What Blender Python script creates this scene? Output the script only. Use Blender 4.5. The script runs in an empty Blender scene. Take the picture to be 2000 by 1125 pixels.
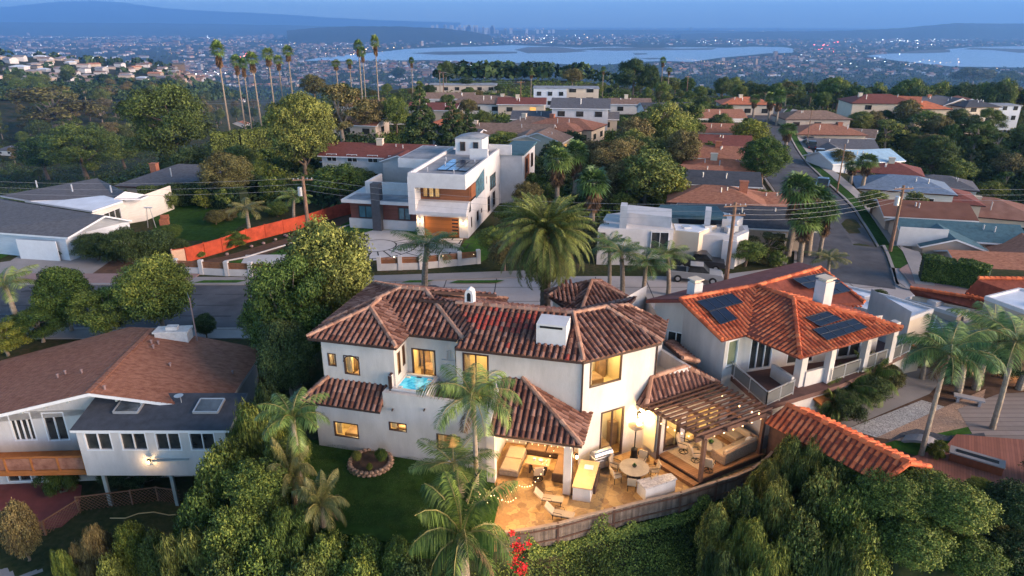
import bpy, bmesh, math, random
import numpy as np
from mathutils import Vector, Matrix
R = math.radians
PI = math.pi
random.seed(7)
SC = bpy.context.scene
COL = SC.collection
# --- camera
CAMH = 24.0
PITCH = R(21.2)
FPX = 1333.0
cam = bpy.data.cameras.new('camera')
cam.sensor_width = 36.0
cam.lens = 36.0 * FPX / 2000.0
cam.clip_start = 0.5
cam.clip_end = 80000
camo = bpy.data.objects.new('camera', cam)
COL.objects.link(camo)
camo.location = (0, 0, CAMH)
camo.rotation_euler = (R(90) - PITCH, 0, 0)
SC.camera = camo
# --- sky, sun, exposure
SUN_EL, SUN_AZ = R(17), R(112)      # azimuth clockwise from +Y (ahead) towards +X (right)
world = bpy.data.worlds.new("World")
SC.world = world
world.use_nodes = True
wn = world.node_tree
wn.nodes.clear()
sky = wn.nodes.new('ShaderNodeTexSky')
sky.sky_type = 'NISHITA'
sky.sun_disc = False
sky.sun_elevation = R(4.5)
sky.sun_rotation = SUN_AZ
sky.altitude = 200
sky.air_density = 1.0
sky.dust_density = 0.6
sky.ozone_density = 3.0
tint = wn.nodes.new('ShaderNodeMixRGB'); tint.blend_type = 'MULTIPLY'; tint.inputs[0].default_value = 1.0
wtc = wn.nodes.new('ShaderNodeTexCoord'); wsp = wn.nodes.new('ShaderNodeSeparateXYZ'); wrp = wn.nodes.new('ShaderNodeValToRGB')
wn.links.new(wtc.outputs['Generated'], wsp.inputs[0]); wn.links.new(wsp.outputs[2], wrp.inputs[0])
for i, (p_, c_) in enumerate(((0.0, (2.1, 3.0, 5.3, 1)), (.06, (2.2, 2.6, 4.1, 1)), (.3, (1.42, 1.02, .82, 1)))):
 e_ = wrp.color_ramp.elements[i] if i < 2 else wrp.color_ramp.elements.new(p_)
 e_.position = p_; e_.color = c_
wn.links.new(wrp.outputs[0], tint.inputs[2])
wn.links.new(sky.outputs[0], tint.inputs[1])
bg = wn.nodes.new('ShaderNodeBackground')
bg.inputs['Strength'].default_value = 0.15
wo = wn.nodes.new('ShaderNodeOutputWorld')
wn.links.new(tint.outputs[0], bg.inputs['Color'])
wn.links.new(bg.outputs[0], wo.inputs['Surface'])
sun = bpy.data.lights.new('sun', 'SUN')
sun.energy = 1.7
sun.angle = R(30)
sun.color = (1.0, 0.74, 0.55)
suno = bpy.data.objects.new('sun', sun)
COL.objects.link(suno)
sd = Vector((math.sin(SUN_AZ) * math.cos(SUN_EL), math.cos(SUN_AZ) * math.cos(SUN_EL), math.sin(SUN_EL)))
suno.rotation_euler = sd.to_track_quat('Z', 'Y').to_euler()
SC.view_settings.view_transform = 'Standard'
SC.view_settings.look = 'None'
SC.view_settings.gamma = 1
SC.view_settings.exposure = 1.96
try:
 SC.cycles.volume_bounces = 0
 SC.cycles.max_bounces = 6
 SC.cycles.transparent_max_bounces = 6
 SC.cycles.sample_clamp_indirect = 4
except Exception: pass
# --- picture ray helpers
CP, SP = math.cos(PITCH), math.sin(PITCH)
def ray(px, py):
 u = (px - 1000) / FPX; v = (562.5 - py) / FPX
 return Vector((u, CP + v * SP, -SP + v * CP))
def P(px, py, z=0.0):
 r = ray(px, py); t = (z - CAMH) / r.z
 return Vector((r.x * t, r.y * t, z))
def at_d(px, py, d):
 r = ray(px, py); t = d / r.y
 return Vector((r.x * t, r.y * t, CAMH + r.z * t))
def on_wall(px, py, a, b):
 """pixel -> (distance along a-b, z) on the vertical plane through a, b"""
 r = ray(px, py); a = Vector(a[:2]); b = Vector(b[:2]); d = (b - a).normalized(); n = Vector((d.y, -d.x))
 t = a.dot(n) / (r.x * n.x + r.y * n.y)
 q = Vector((r.x * t, r.y * t))
 return (q - a).dot(d), CAMH + r.z * t
def scr(v):
 dz = v[2] - CAMH; d = v[1] * CP - dz * SP; w = v[1] * SP + dz * CP
 return 1000 + FPX * v[0] / d, 562.5 - FPX * w / d
# --- terrain height
def lerp(a, b, t): return a + (b - a) * t
def pw(x, xs, ys):
 if x <= xs[0]: return ys[0]
 for i in range(1, len(xs)):
  if x <= xs[i]:
   return lerp(ys[i - 1], ys[i], (x - xs[i - 1]) / (xs[i] - xs[i - 1]))
 return ys[-1]
EDGE_X = [-60, -32, -24, -15.5, -12.8, -9.5, -6.2, -2.6, 0.9, 4, 6.9, 9.3, 11.5, 13.9, 16, 17.2, 18, 22, 26, 31, 60]
EDGE_Y = [31, 29.5, 29.0, 29.0, 29.9, 28.6, 27.9, 27.8, 28.3, 29.5, 30.6, 31.3, 32.3, 33.6, 35.0, 31.5, 27.0, 26.4, 28.6, 30.8, 38]
def s01(t):
 t = max(0.0, min(1.0, t)); return t * t * (3 - 2 * t)
TD = [110, 130, 180, 210, 300, 350, 500, 700, 1000, 1300, 1700, 2500, 40000]
TA = [-60, -36, -26, -15, -5, 5, 15, 22, 27, 36, 60]
TZ = [[0, 0, 0, 0, 0, 0, 0, 0, -.2, -3, -4],
  [-4, -3, -2, 0, 0, 0, 0, 0, -.6, -9, -9],
  [-15, -15, -10, 0, 0, 0, 0, -.3, -6, -14, -14],
  [-20, -20, -12, -1, 0, 0, 0, 0, -2, -2.5, -4],
  [-38, -38, -25, -4, 0, 0, -3, -6, -10, -12, -12],
  [-45, -45, -35, -14, -2, -2, -10, -14, -18, -22, -22],
  [-55, -55, -58, -55, -45, -42, -50, -48, -42, -42, -42],
  [-40, -42, -48, -100, -105, -105, -95, -85, -75, -70, -70],
  [-33, -33, -44, -140, -148, -148, -135, -125, -112, -102, -102],
  [-16, -18, -40, -162, -168, -168, -160, -150, -140, -130, -130],
  [-70, -70, -110, -176, -178, -178, -174, -170, -165, -160, -160],
  [-180] * 11, [-180] * 11]
def far_z(x, y):
 d = math.hypot(x, y)
 if d <= TD[0] * 0.8: return 0.0
 a = math.degrees(math.atan2(x, y)); a = max(-60, min(60, a))
 i = 0
 while i < len(TD) - 2 and d > TD[i + 1]: i += 1
 j = 0
 while j < len(TA) - 2 and a > TA[j + 1]: j += 1
 t = max(0, min(1, math.log(max(d, 1) / TD[i]) / math.log(TD[i + 1] / TD[i])))
 s = (a - TA[j]) / (TA[j + 1] - TA[j])
 return lerp(lerp(TZ[i][j], TZ[i][j + 1], s), lerp(TZ[i + 1][j], TZ[i + 1][j + 1], s), t)
def T(x, y):
 z = far_z(x, y)
 if y < 60 and abs(x) < 100:
  left = s01((-13.2 - x) / 1.5) * s01((49 - y) / 10.0)
  z -= 4.4 * left
  z += 0.9 * s01((x - 17.0) / 1.6) * s01((50 - y) / 4.0)
  yf = pw(x, EDGE_X, EDGE_Y)
  if y < yf: z -= 0.72 * (yf - y) + 1.5 * s01((yf - y) / .7) * s01((x + 14) / 2)
 return z
def G(px, py):
 """picture point -> ground point on the terrain"""
 r = ray(px, py); r = r / r.y
 y = 12.0
 while y < 30000:
  z = CAMH + r.z * y
  if z <= T(r.x * y, y):
   lo, hi = y / 1.016 - .12, y
   for _ in range(24):
    m = (lo + hi) / 2
    if CAMH + r.z * m <= T(r.x * m, m): hi = m
    else: lo = m
   return Vector((r.x * hi, hi, T(r.x * hi, hi)))
  y = y * 1.016 + .1
 return Vector((r.x * 20000, 20000, -180))
# --- objects and tags
ORG = {}
def tag(o, label=None, cat=None, group=None, kind=None, category=None):
 cat = cat or category
 if label: o['label'] = label
 if cat: o['category'] = cat
 if group: o['group'] = group
 if kind: o['kind'] = kind
 return o
def thing(name, label, cat, loc=(0, 0, 0), group=None, rz=0.0):
 o = bpy.data.objects.new(name, None); COL.objects.link(o)
 o.location = loc; o.rotation_euler = (0, 0, rz)
 o.empty_display_size = 0.3
 ORG[o.name] = (Vector(loc), rz)
 return tag(o, label, cat, group)
class MB:
 def __init__(s): s.v = []; s.f = []; s.m = []; s.r = []; s.cur = 0
 def add(s, verts, faces, rnd=None):
  b = len(s.v); s.v.extend([tuple(v) for v in verts])
  for f in faces:
   s.f.append(tuple(i + b for i in f)); s.m.append(s.cur)
   s.r.append(random.random() if rnd is None else rnd)
  return s
 def quad(s, a, b, c, d, rnd=None): return s.add([a, b, c, d], [(0, 1, 2, 3)], rnd)
 def poly(s, pts, rnd=None): return s.add(pts, [tuple(range(len(pts)))], rnd)
 def box(s, c, size, rz=0.0, bev=0.0, rnd=None):
  """axis box rotated by rz about its centre, optional chamfered top edges"""
  hx, hy, hz = size[0] / 2, size[1] / 2, size[2] / 2
  cr, sr = math.cos(rz), math.sin(rz)
  def w(x, y, z): return (c[0] + x * cr - y * sr, c[1] + x * sr + y * cr, c[2] + z)
  if bev <= 0:
   vs = [w(x, y, z) for z in (-hz, hz) for x, y in ((-hx, -hy), (hx, -hy), (hx, hy), (-hx, hy))]
   return s.add(vs, [(3, 2, 1, 0), (4, 5, 6, 7), (0, 1, 5, 4), (1, 2, 6, 5), (2, 3, 7, 6), (3, 0, 4, 7)], rnd)
  b = min(bev, hx * .9, hy * .9, hz * .9)
  L = []
  for z, i in ((-hz, b), (-hz + b, 0), (hz - b, 0), (hz, b)):
   L += [w(x * (hx - i), y * (hy - i), z) for x, y in ((-1, -1), (1, -1), (1, 1), (-1, 1))]
  F = [(3, 2, 1, 0), (12, 13, 14, 15)]
  for k in range(3):
   for q in range(4):
    F.append((k * 4 + q, k * 4 + (q + 1) % 4, k * 4 + 4 + (q + 1) % 4, k * 4 + 4 + q))
  return s.add(L, F, rnd)
 def beam(s, a, b, w, h, rnd=None):
  """rectangular bar from a to b, w across, h tall"""
  a = Vector(a); b = Vector(b); d = (b - a).normalized()
  up = Vector((0, 0, 1)) if abs(d.z) < .95 else Vector((0, 1, 0))
  x = d.cross(up).normalized() * w / 2; y = x.cross(d).normalized() * h / 2
  vs = [a - x - y, a + x - y, a + x + y, a - x + y, b - x - y, b + x - y, b + x + y, b - x + y]
  return s.add(vs, [(0, 1, 2, 3), (7, 6, 5, 4), (0, 4, 5, 1), (1, 5, 6, 2), (2, 6, 7, 3), (3, 7, 4, 0)], rnd)
 def tube(s, pts, rad, n=8, cap=True, rnd=None):
  pts = [Vector(p) for p in pts]
  if not hasattr(rad, '__len__'): rad = [rad] * len(pts)
  vs, F = [], []
  for i, p in enumerate(pts):
   d = (pts[min(i + 1, len(pts) - 1)] - pts[max(i - 1, 0)])
   if d.length < 1e-6: d = Vector((0, 0, 1))
   d.normalize()
   up = Vector((0, 0, 1)) if abs(d.z) < .9 else Vector((1, 0, 0))
   x = d.cross(up).normalized(); y = d.cross(x).normalized()
   for k in range(n):
    a = 2 * PI * k / n
    vs.append(p + x * math.cos(a) * rad[i] + y * math.sin(a) * rad[i])
  for i in range(len(pts) - 1):
   for k in range(n):
    F.append((i * n + k, i * n + (k + 1) % n, (i + 1) * n + (k + 1) % n, (i + 1) * n + k))
  if cap:
   F.append(tuple(range(n))[::-1]); F.append(tuple((len(pts) - 1) * n + k for k in range(n)))
  return s.add(vs, F, rnd)
 def lathe(s, c, prof, n=16, rnd=None):
  """prof: (radius, z) pairs"""
  vs, F = [], []
  for r, z in prof:
   for k in range(n):
    a = 2 * PI * k / n
    vs.append((c[0] + r * math.cos(a), c[1] + r * math.sin(a), c[2] + z))
  for i in range(len(prof) - 1):
   for k in range(n):
    F.append((i * n + k, i * n + (k + 1) % n, (i + 1) * n + (k + 1) % n, (i + 1) * n + k))
  F.append(tuple(range(n))[::-1]); F.append(tuple((len(prof) - 1) * n + k for k in range(n)))
  return s.add(vs, F, rnd)
 def prism(s, pts, z0, z1, rnd=None):
  """footprint (list of xy, counter-clockwise) from z0 to z1; z1 may be a list"""
  n = len(pts)
  zt = z1 if hasattr(z1, '__len__') else [z1] * n
  zb = z0 if hasattr(z0, '__len__') else [z0] * n
  vs = [(p[0], p[1], zb[i]) for i, p in enumerate(pts)] + [(p[0], p[1], zt[i]) for i, p in enumerate(pts)]
  F = [tuple(range(n))[::-1], tuple(range(n, 2 * n))] + [(i, (i + 1) % n, n + (i + 1) % n, n + i) for i in range(n)]
  return s.add(vs, F, rnd)
 def sphere(s, c, r, n=8, m=6, rnd=None):
  if not hasattr(r, '__len__'): r = (r, r, r)
  vs, F = [], []
  for i in range(m + 1):
   t = PI * i / m
   for k in range(n):
    a = 2 * PI * k / n
    vs.append((c[0] + r[0] * math.sin(t) * math.cos(a), c[1] + r[1] * math.sin(t) * math.sin(a), c[2] + r[2] * math.cos(t)))
  for i in range(m):
   for k in range(n):
    F.append((i * n + k, (i + 1) * n + k, (i + 1) * n + (k + 1) % n, i * n + (k + 1) % n))
  return s.add(vs, F, rnd)
 def build(s, name, mats, parent=None, smooth=False, local=False, **kw):
  me = bpy.data.meshes.new(name)
  v = s.v
  if parent is not None and not local:
   r = parent
   while r.parent is not None: r = r.parent
   if r.name in ORG:
    o, rz = ORG[r.name]
    if rz:
     c_, s_ = math.cos(-rz), math.sin(-rz)
     v = [((p[0] - o.x) * c_ - (p[1] - o.y) * s_, (p[0] - o.x) * s_ + (p[1] - o.y) * c_, p[2] - o.z) for p in v]
    else: v = [(p[0] - o.x, p[1] - o.y, p[2] - o.z) for p in v]
  me.from_pydata(v, [], s.f)
  if not isinstance(mats, (list, tuple)): mats = [mats]
  for m in mats: me.materials.append(m)
  if len(mats) > 1: me.polygons.foreach_set('material_index', s.m)
  at = me.attributes.new('rnd', 'FLOAT', 'FACE'); at.data.foreach_set('value', s.r)
  if smooth: me.polygons.foreach_set('use_smooth', [True] * len(s.f))
  me.update()
  o = bpy.data.objects.new(name, me); COL.objects.link(o)
  if parent is not None: o.parent = parent
  if kw: tag(o, **kw)
  return o
def top(name, mb, mats, label, cat, group=None, smooth=False):
 """a thing that is one mesh: move its origin to its foot"""
 xs = [v[0] for v in mb.v]; ys = [v[1] for v in mb.v]; z = min(v[2] for v in mb.v)
 c = Vector(((min(xs) + max(xs)) / 2, (min(ys) + max(ys)) / 2, z))
 mb.v = [(v[0] - c.x, v[1] - c.y, v[2] - c.z) for v in mb.v]
 o = mb.build(name, mats, None, smooth)
 o.location = c
 return tag(o, label, cat, group)
def kids(o): return [c for c in o.children]
def dup(o, loc=None, rz=None, sc=None, label=None, group=None, parent=None, cat=None):
 c = o.copy(); COL.objects.link(c)
 if parent is not None: c.parent = parent
 if loc is not None: c.location = loc
 if rz is not None: c.rotation_euler = (0, 0, rz)
 if sc is not None: c.scale = sc
 if label: c['label'] = label
 if group: c['group'] = group
 if cat: c['category'] = cat
 for ch in list(o.children): dup(ch, parent=c)
 return c
# --- materials
MATS = {}
def new_mat(name):
 m = bpy.data.materials.new(name); m.use_nodes = True
 nt = m.node_tree; b = nt.nodes['Principled BSDF']
 MATS[name] = m
 return m, nt, b
def mat(name, col, rough=.8, var=.15, scale=3.0, bump=0.0, bscale=None, metal=0.0, spec=.3, col2=None, rnd=0.0, stretch=None, obr=0.0):
 """procedural paint / stucco / stone: noise between two tones of the colour, optional per-face and per-object change"""
 m, nt, b = new_mat(name)
 L = nt.links
 tc = nt.nodes.new('ShaderNodeTexCoord'); mp = nt.nodes.new('ShaderNodeMapping')
 L.new(tc.outputs['Object'], mp.inputs[0])
 if stretch: mp.inputs['Scale'].default_value = stretch
 n = nt.nodes.new('ShaderNodeTexNoise'); n.inputs['Scale'].default_value = scale; n.inputs['Detail'].default_value = 6
 n.inputs['Roughness'].default_value = .65
 L.new(mp.outputs[0], n.inputs['Vector'])
 rp = nt.nodes.new('ShaderNodeValToRGB')
 c1 = [c * (1 - var) for c in col]; c2 = list(col2) if col2 else [min(1, c * (1 + var)) for c in col]
 rp.color_ramp.elements[0].position = .32; rp.color_ramp.elements[0].color = (*c1, 1)
 rp.color_ramp.elements[1].position = .68; rp.color_ramp.elements[1].color = (*c2, 1)
 L.new(n.outputs['Fac'], rp.inputs[0])
 out = rp.outputs[0]
 if rnd > 0 or obr > 0:
  hs = nt.nodes.new('ShaderNodeHueSaturation')
  L.new(out, hs.inputs['Color'])
  ma = nt.nodes.new('ShaderNodeMapRange')
  if rnd > 0:
   at = nt.nodes.new('ShaderNodeAttribute'); at.attribute_name = 'rnd'
   L.new(at.outputs['Fac'], ma.inputs[0]); k = rnd
  else:
   oi = nt.nodes.new('ShaderNodeObjectInfo'); L.new(oi.outputs['Random'], ma.inputs[0]); k = obr
  ma.inputs['To Min'].default_value = 1 - k; ma.inputs['To Max'].default_value = 1 + k
  L.new(ma.outputs[0], hs.inputs['Value'])
  out = hs.outputs[0]
 L.new(out, b.inputs['Base Color'])
 b.inputs['Roughness'].default_value = rough; b.inputs['Metallic'].default_value = metal
 b.inputs['Specular IOR Level'].default_value = spec
 if bump > 0:
  n2 = nt.nodes.new('ShaderNodeTexNoise'); n2.inputs['Scale'].default_value = bscale or scale * 4; n2.inputs['Detail'].default_value = 4
  L.new(mp.outputs[0], n2.inputs['Vector'])
  bp = nt.nodes.new('ShaderNodeBump'); bp.inputs['Strength'].default_value = bump; bp.inputs['Distance'].default_value = .05
  L.new(n2.outputs['Fac'], bp.inputs['Height']); L.new(bp.outputs[0], b.inputs['Normal'])
 return m
def ramp_mat(name, cols, rough=.85, noise=.25, scale=1.2, spec=.2, obr=0.0, trans=0.0):
 """colour picked per face by the 'rnd' attribute, softened by large noise; for tiles and leaves"""
 m, nt, b = new_mat(name)
 L = nt.links
 at = nt.nodes.new('ShaderNodeAttribute'); at.attribute_name = 'rnd'
 tc = nt.nodes.new('ShaderNodeTexCoord')
 n = nt.nodes.new('ShaderNodeTexNoise'); n.inputs['Scale'].default_value = scale; n.inputs['Detail'].default_value = 4
 L.new(tc.outputs['Object'], n.inputs['Vector'])
 mx = nt.nodes.new('ShaderNodeMath'); mx.operation = 'MULTIPLY_ADD'
 sb = nt.nodes.new('ShaderNodeMath'); sb.operation = 'SUBTRACT'; sb.inputs[1].default_value = .5
 L.new(n.outputs['Fac'], sb.inputs[0])
 L.new(sb.outputs[0], mx.inputs[0]); mx.inputs[1].default_value = noise * 4; L.new(at.outputs['Fac'], mx.inputs[2])
 rp = nt.nodes.new('ShaderNodeValToRGB'); cr = rp.color_ramp
 k = len(cols)
 while len(cr.elements) < k: cr.elements.new(.5)
 for i, c in enumerate(cols):
  cr.elements[i].position = i / (k - 1); cr.elements[i].color = (*c, 1)
 L.new(mx.outputs[0], rp.inputs[0])
 out = rp.outputs[0]
 if obr > 0:
  oi = nt.nodes.new('ShaderNodeObjectInfo')
  hs = nt.nodes.new('ShaderNodeHueSaturation'); L.new(out, hs.inputs['Color'])
  ma = nt.nodes.new('ShaderNodeMapRange'); L.new(oi.outputs['Random'], ma.inputs[0])
  ma.inputs['To Min'].default_value = 1 - obr; ma.inputs['To Max'].default_value = 1 + obr
  L.new(ma.outputs[0], hs.inputs['Value'])
  mb = nt.nodes.new('ShaderNodeMapRange'); L.new(oi.outputs['Random'], mb.inputs[0])
  mb.inputs['To Min'].default_value = .5 + obr * .08; mb.inputs['To Max'].default_value = .5 - obr * .08
  L.new(mb.outputs[0], hs.inputs['Hue'])
  out = hs.outputs[0]
 L.new(out, b.inputs['Base Color'])
 b.inputs['Roughness'].default_value = rough; b.inputs['Specular IOR Level'].default_value = spec
 if trans > 0:
  tr = nt.nodes.new('ShaderNodeBsdfTranslucent'); L.new(out, tr.inputs['Color'])
  ms = nt.nodes.new('ShaderNodeMixShader'); ms.inputs[0].default_value = trans
  L.new(b.outputs[0], ms.inputs[1]); L.new(tr.outputs[0], ms.inputs[2])
  L.new(ms.outputs[0], nt.nodes['Material Output'].inputs['Surface'])
 return m
def emit(name, col, strength, var=0.0, col2=None, scale=(1, 1, 1), nscale=1.5):
 m, nt, b = new_mat(name); L = nt.links
 b.inputs['Base Color'].default_value = (*[c * .5 for c in col], 1)
 b.inputs['Emission Strength'].default_value = strength
 if col2:
  tc = nt.nodes.new('ShaderNodeTexCoord'); mp = nt.nodes.new('ShaderNodeMapping'); mp.inputs['Scale'].default_value = scale
  L.new(tc.outputs['Object'], mp.inputs[0])
  n = nt.nodes.new('ShaderNodeTexNoise'); n.inputs['Scale'].default_value = nscale; n.inputs['Detail'].default_value = 3
  L.new(mp.outputs[0], n.inputs['Vector'])
  rp = nt.nodes.new('ShaderNodeValToRGB'); rp.color_ramp.elements[0].position = .38; rp.color_ramp.elements[1].position = .58
  rp.color_ramp.elements[0].color = (*col2, 1); rp.color_ramp.elements[1].color = (*col, 1)
  L.new(n.outputs['Fac'], rp.inputs[0]); L.new(rp.outputs[0], b.inputs['Emission Color'])
 else: b.inputs['Emission Color'].default_value = (*col, 1)
 b.inputs['Roughness'].default_value = .3
 return m
def patch_mat(name, c1, c2, mortar, scale, rough=.8, noise=.12, msize=.06, bump=.3, rnds=1.0):
 """irregular stones: voronoi cells with joints"""
 m, nt, b = new_mat(name); L = nt.links
 tc = nt.nodes.new('ShaderNodeTexCoord')
 nn = nt.nodes.new('ShaderNodeTexNoise'); nn.inputs['Scale'].default_value = scale * .8
 L.new(tc.outputs['Object'], nn.inputs['Vector'])
 va = nt.nodes.new('ShaderNodeVectorMath'); va.operation = 'MULTIPLY_ADD'
 L.new(nn.outputs['Color'], va.inputs[0]); va.inputs[1].default_value = (noise * 3,) * 3; L.new(tc.outputs['Object'], va.inputs[2])
 v = nt.nodes.new('ShaderNodeTexVoronoi'); v.inputs['Scale'].default_value = scale; v.voronoi_dimensions = '2D'
 v2 = nt.nodes.new('ShaderNodeTexVoronoi'); v2.inputs['Scale'].default_value = scale; v2.voronoi_dimensions = '2D'; v2.feature = 'DISTANCE_TO_EDGE'
 L.new(va.outputs[0], v.inputs['Vector']); L.new(va.outputs[0], v2.inputs['Vector'])
 sx = nt.nodes.new('ShaderNodeSeparateColor'); L.new(v.outputs['Color'], sx.inputs[0])
 rp = nt.nodes.new('ShaderNodeValToRGB'); rp.color_ramp.elements[0].color = (*c1, 1); rp.color_ramp.elements[1].color = (*c2, 1)
 n2 = nt.nodes.new('ShaderNodeTexNoise'); n2.inputs['Scale'].default_value = scale * 3; n2.inputs['Detail'].default_value = 5
 L.new(tc.outputs['Object'], n2.inputs['Vector'])
 av = nt.nodes.new('ShaderNodeMix'); av.inputs[0].default_value = .45
 L.new(sx.outputs[0], av.inputs[2]); L.new(n2.outputs['Fac'], av.inputs[3])
 L.new(av.outputs[0], rp.inputs[0])
 gt = nt.nodes.new('ShaderNodeMath'); gt.operation = 'LESS_THAN'; gt.inputs[1].default_value = msize
 L.new(v2.outputs['Distance'], gt.inputs[0])
 mx = nt.nodes.new('ShaderNodeMixRGB'); L.new(gt.outputs[0], mx.inputs[0]); L.new(rp.outputs[0], mx.inputs[1]); mx.inputs[2].default_value = (*mortar, 1)
 L.new(mx.outputs[0], b.inputs['Base Color'])
 b.inputs['Roughness'].default_value = rough
 bp = nt.nodes.new('ShaderNodeBump'); bp.inputs['Strength'].default_value = bump; bp.inputs['Distance'].default_value = .03
 L.new(v2.outputs['Distance'], bp.inputs['Height']); L.new(bp.outputs[0], b.inputs['Normal'])
 return m
def plank_mat(name, col, width=.14, axis=0, rough=.6, dark=.35, spec=.3, rot=0.0, var=.3):
 """boards of the given width laid side by side; thin dark joints"""
 m, nt, b = new_mat(name); L = nt.links
 tc = nt.nodes.new('ShaderNodeTexCoord'); mp = nt.nodes.new('ShaderNodeMapping'); mp.inputs['Rotation'].default_value = (0, 0, rot)
 L.new(tc.outputs['Object'], mp.inputs[0])
 sp = nt.nodes.new('ShaderNodeSeparateXYZ'); L.new(mp.outputs[0], sp.inputs[0])
 dv = nt.nodes.new('ShaderNodeMath'); dv.operation = 'DIVIDE'; dv.inputs[1].default_value = width; L.new(sp.outputs[axis], dv.inputs[0])
 fl = nt.nodes.new('ShaderNodeMath'); fl.operation = 'FLOOR'; L.new(dv.outputs[0], fl.inputs[0])
 wn_ = nt.nodes.new('ShaderNodeTexWhiteNoise'); wn_.noise_dimensions = '1D'; L.new(fl.outputs[0], wn_.inputs['W'])
 fr = nt.nodes.new('ShaderNodeMath'); fr.operation = 'FRACT'; L.new(dv.outputs[0], fr.inputs[0])
 lt = nt.nodes.new('ShaderNodeMath'); lt.operation = 'LESS_THAN'; lt.inputs[1].default_value = .08; L.new(fr.outputs[0], lt.inputs[0])
 n = nt.nodes.new('ShaderNodeTexNoise'); n.inputs['Scale'].default_value = 2.0; n.inputs['Detail'].default_value = 6; L.new(tc.outputs['Object'], n.inputs['Vector'])
 av = nt.nodes.new('ShaderNodeMix'); av.inputs[0].default_value = .5; L.new(wn_.outputs[0], av.inputs[2]); L.new(n.outputs['Fac'], av.inputs[3])
 rp = nt.nodes.new('ShaderNodeValToRGB'); rp.color_ramp.elements[0].color = (*[c * (1 - var) for c in col], 1); rp.color_ramp.elements[1].color = (*[min(1, c * (1 + var)) for c in col], 1)
 L.new(av.outputs[0], rp.inputs[0])
 mx = nt.nodes.new('ShaderNodeMixRGB'); L.new(lt.outputs[0], mx.inputs[0]); L.new(rp.outputs[0], mx.inputs[1]); mx.inputs[2].default_value = (*[c * dark for c in col], 1)
 L.new(mx.outputs[0], b.inputs['Base Color']); b.inputs['Roughness'].default_value = rough; b.inputs['Specular IOR Level'].default_value = spec
 return m
M = {}
M['stucco'] = mat('white_stucco', (.5, .465, .45), .9, .13, 1.1, .25, 25, stretch=(1, 1, .3))
M['stucco_warm'] = mat('cream_stucco', (.55, .46, .36), .9, .06, .8, .25, 25)
M['stucco_tan'] = mat('tan_stucco', (.45, .37, .3), .9, .07, .8, .25, 25)
M['white'] = mat('white_paint', (.54, .52, .525), .6, .09, 1.0, .08)
M['offwhite'] = mat('off_white_siding', (.6, .56, .52), .8, .08, 1.0, .15, stretch=(1, 1, 8))
M['lblue'] = mat('pale_grey_siding', (.5, .53, .58), .8, .08, 1.0, .15, stretch=(1, 1, 8))
M['brick_white'] = mat('white_painted_brick', (.6, .55, .52), .9, .16, 4, .5, 10)
M['brick'] = mat('red_brick', (.32, .12, .07), .9, .25, 5, .5, 12)
M['brown'] = mat('dark_brown_wood', (.055, .028, .022), .55, .25, 3, .1)
M['bronze'] = mat('dark_bronze_frame', (.06, .035, .03), .45, .1, 3)
M['timber'] = mat('stained_timber', (.1, .05, .035), .6, .3, 3, .15, stretch=(1, 1, 1))
M['post'] = mat('grey_post_paint', (.3, .33, .33), .7, .1, 2)
M['frame_white'] = mat('white_window_frame', (.65, .65, .67), .5, .05, 2)
M['black'] = mat('black_metal', (.02, .02, .022), .45, .2, 3, metal=.5)
M['steel'] = mat('brushed_steel', (.55, .55, .57), .3, .1, 4, metal=.9)
M['glass'] = mat('dark_window_glass', (.015, .02, .025), .06, .5, .8, spec=.6, col2=(.06, .06, .055))
M['glass_blue'] = mat('blue_tinted_glass', (.08, .16, .2), .06, .4, .8, spec=.6)
M['lit'] = emit('lit_window_pane', (1, .5, .13), .26, col2=(.95, .42, .1), scale=(1.2, 1.2, .9), nscale=1.2)
M['lit_pale'] = emit('lit_window_pane_pale', (1, .66, .27), .26, col2=(.55, .33, .12), scale=(1.3, 1.3, .6), nscale=1.6)
M['lit_dim'] = emit('lit_interior_dim', (.85, .5, .2), .18, col2=(.25, .14, .06), scale=(1.3, 1.3, .6), nscale=2)
M['bulb'] = emit('warm_bulb', (1, .72, .35), 8)
M['bulb_small'] = emit('warm_string_bulb', (1, .55, .24), 2.6)
M['bulb_cool'] = emit('cool_bulb', (.9, .95, 1), 4)
M['tile'] = ramp_mat('brown_clay_tile', [(.105, .042, .03), (.14, .06, .042), (.175, .08, .057), (.215, .105, .077), (.29, .155, .12)], .85, .2, .6)
M['tile_pan'] = mat('clay_tile_pan', (.05, .022, .022), .9, .3, 3)
M['tile_cap'] = ramp_mat('clay_ridge_tile', [(.2, .1, .07), (.36, .19, .13), (.42, .25, .18)], .8, .1, 1)
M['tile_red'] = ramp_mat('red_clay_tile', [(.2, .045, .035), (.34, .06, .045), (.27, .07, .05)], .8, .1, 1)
M['tile_or'] = ramp_mat('orange_clay_tile', [(.3, .065, .03), (.46, .1, .04), (.58, .14, .055), (.65, .19, .08)], .75, .12, .5)
M['tile_or_pan'] = mat('orange_tile_pan', (.17, .045, .03), .9, .3, 3)
M['sh_brown'] = mat('brown_asphalt_shingle', (.27, .1, .06), .95, .28, 2.2, .5, 14, col2=(.37, .17, .11), stretch=(1, 2.2, 1))
M['sh_grey'] = mat('grey_asphalt_shingle', (.1, .1, .115), .95, .25, 2.0, .4, 14, stretch=(1, 2.2, 1))
M['sh_dark'] = mat('dark_asphalt_shingle', (.05, .055, .07), .9, .25, 2.0, .3, 14)
M['sh_tan'] = mat('weathered_shake_roof', (.2, .13, .1), .95, .3, 1.6, .4, 10)
M['sh_teal'] = mat('teal_shingle_roof', (.05, .11, .14), .9, .25, 2, .3, 12)
M['sh_red'] = mat('red_brown_shingle', (.16, .05, .04), .9, .25, 2, .3, 12)
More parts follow.
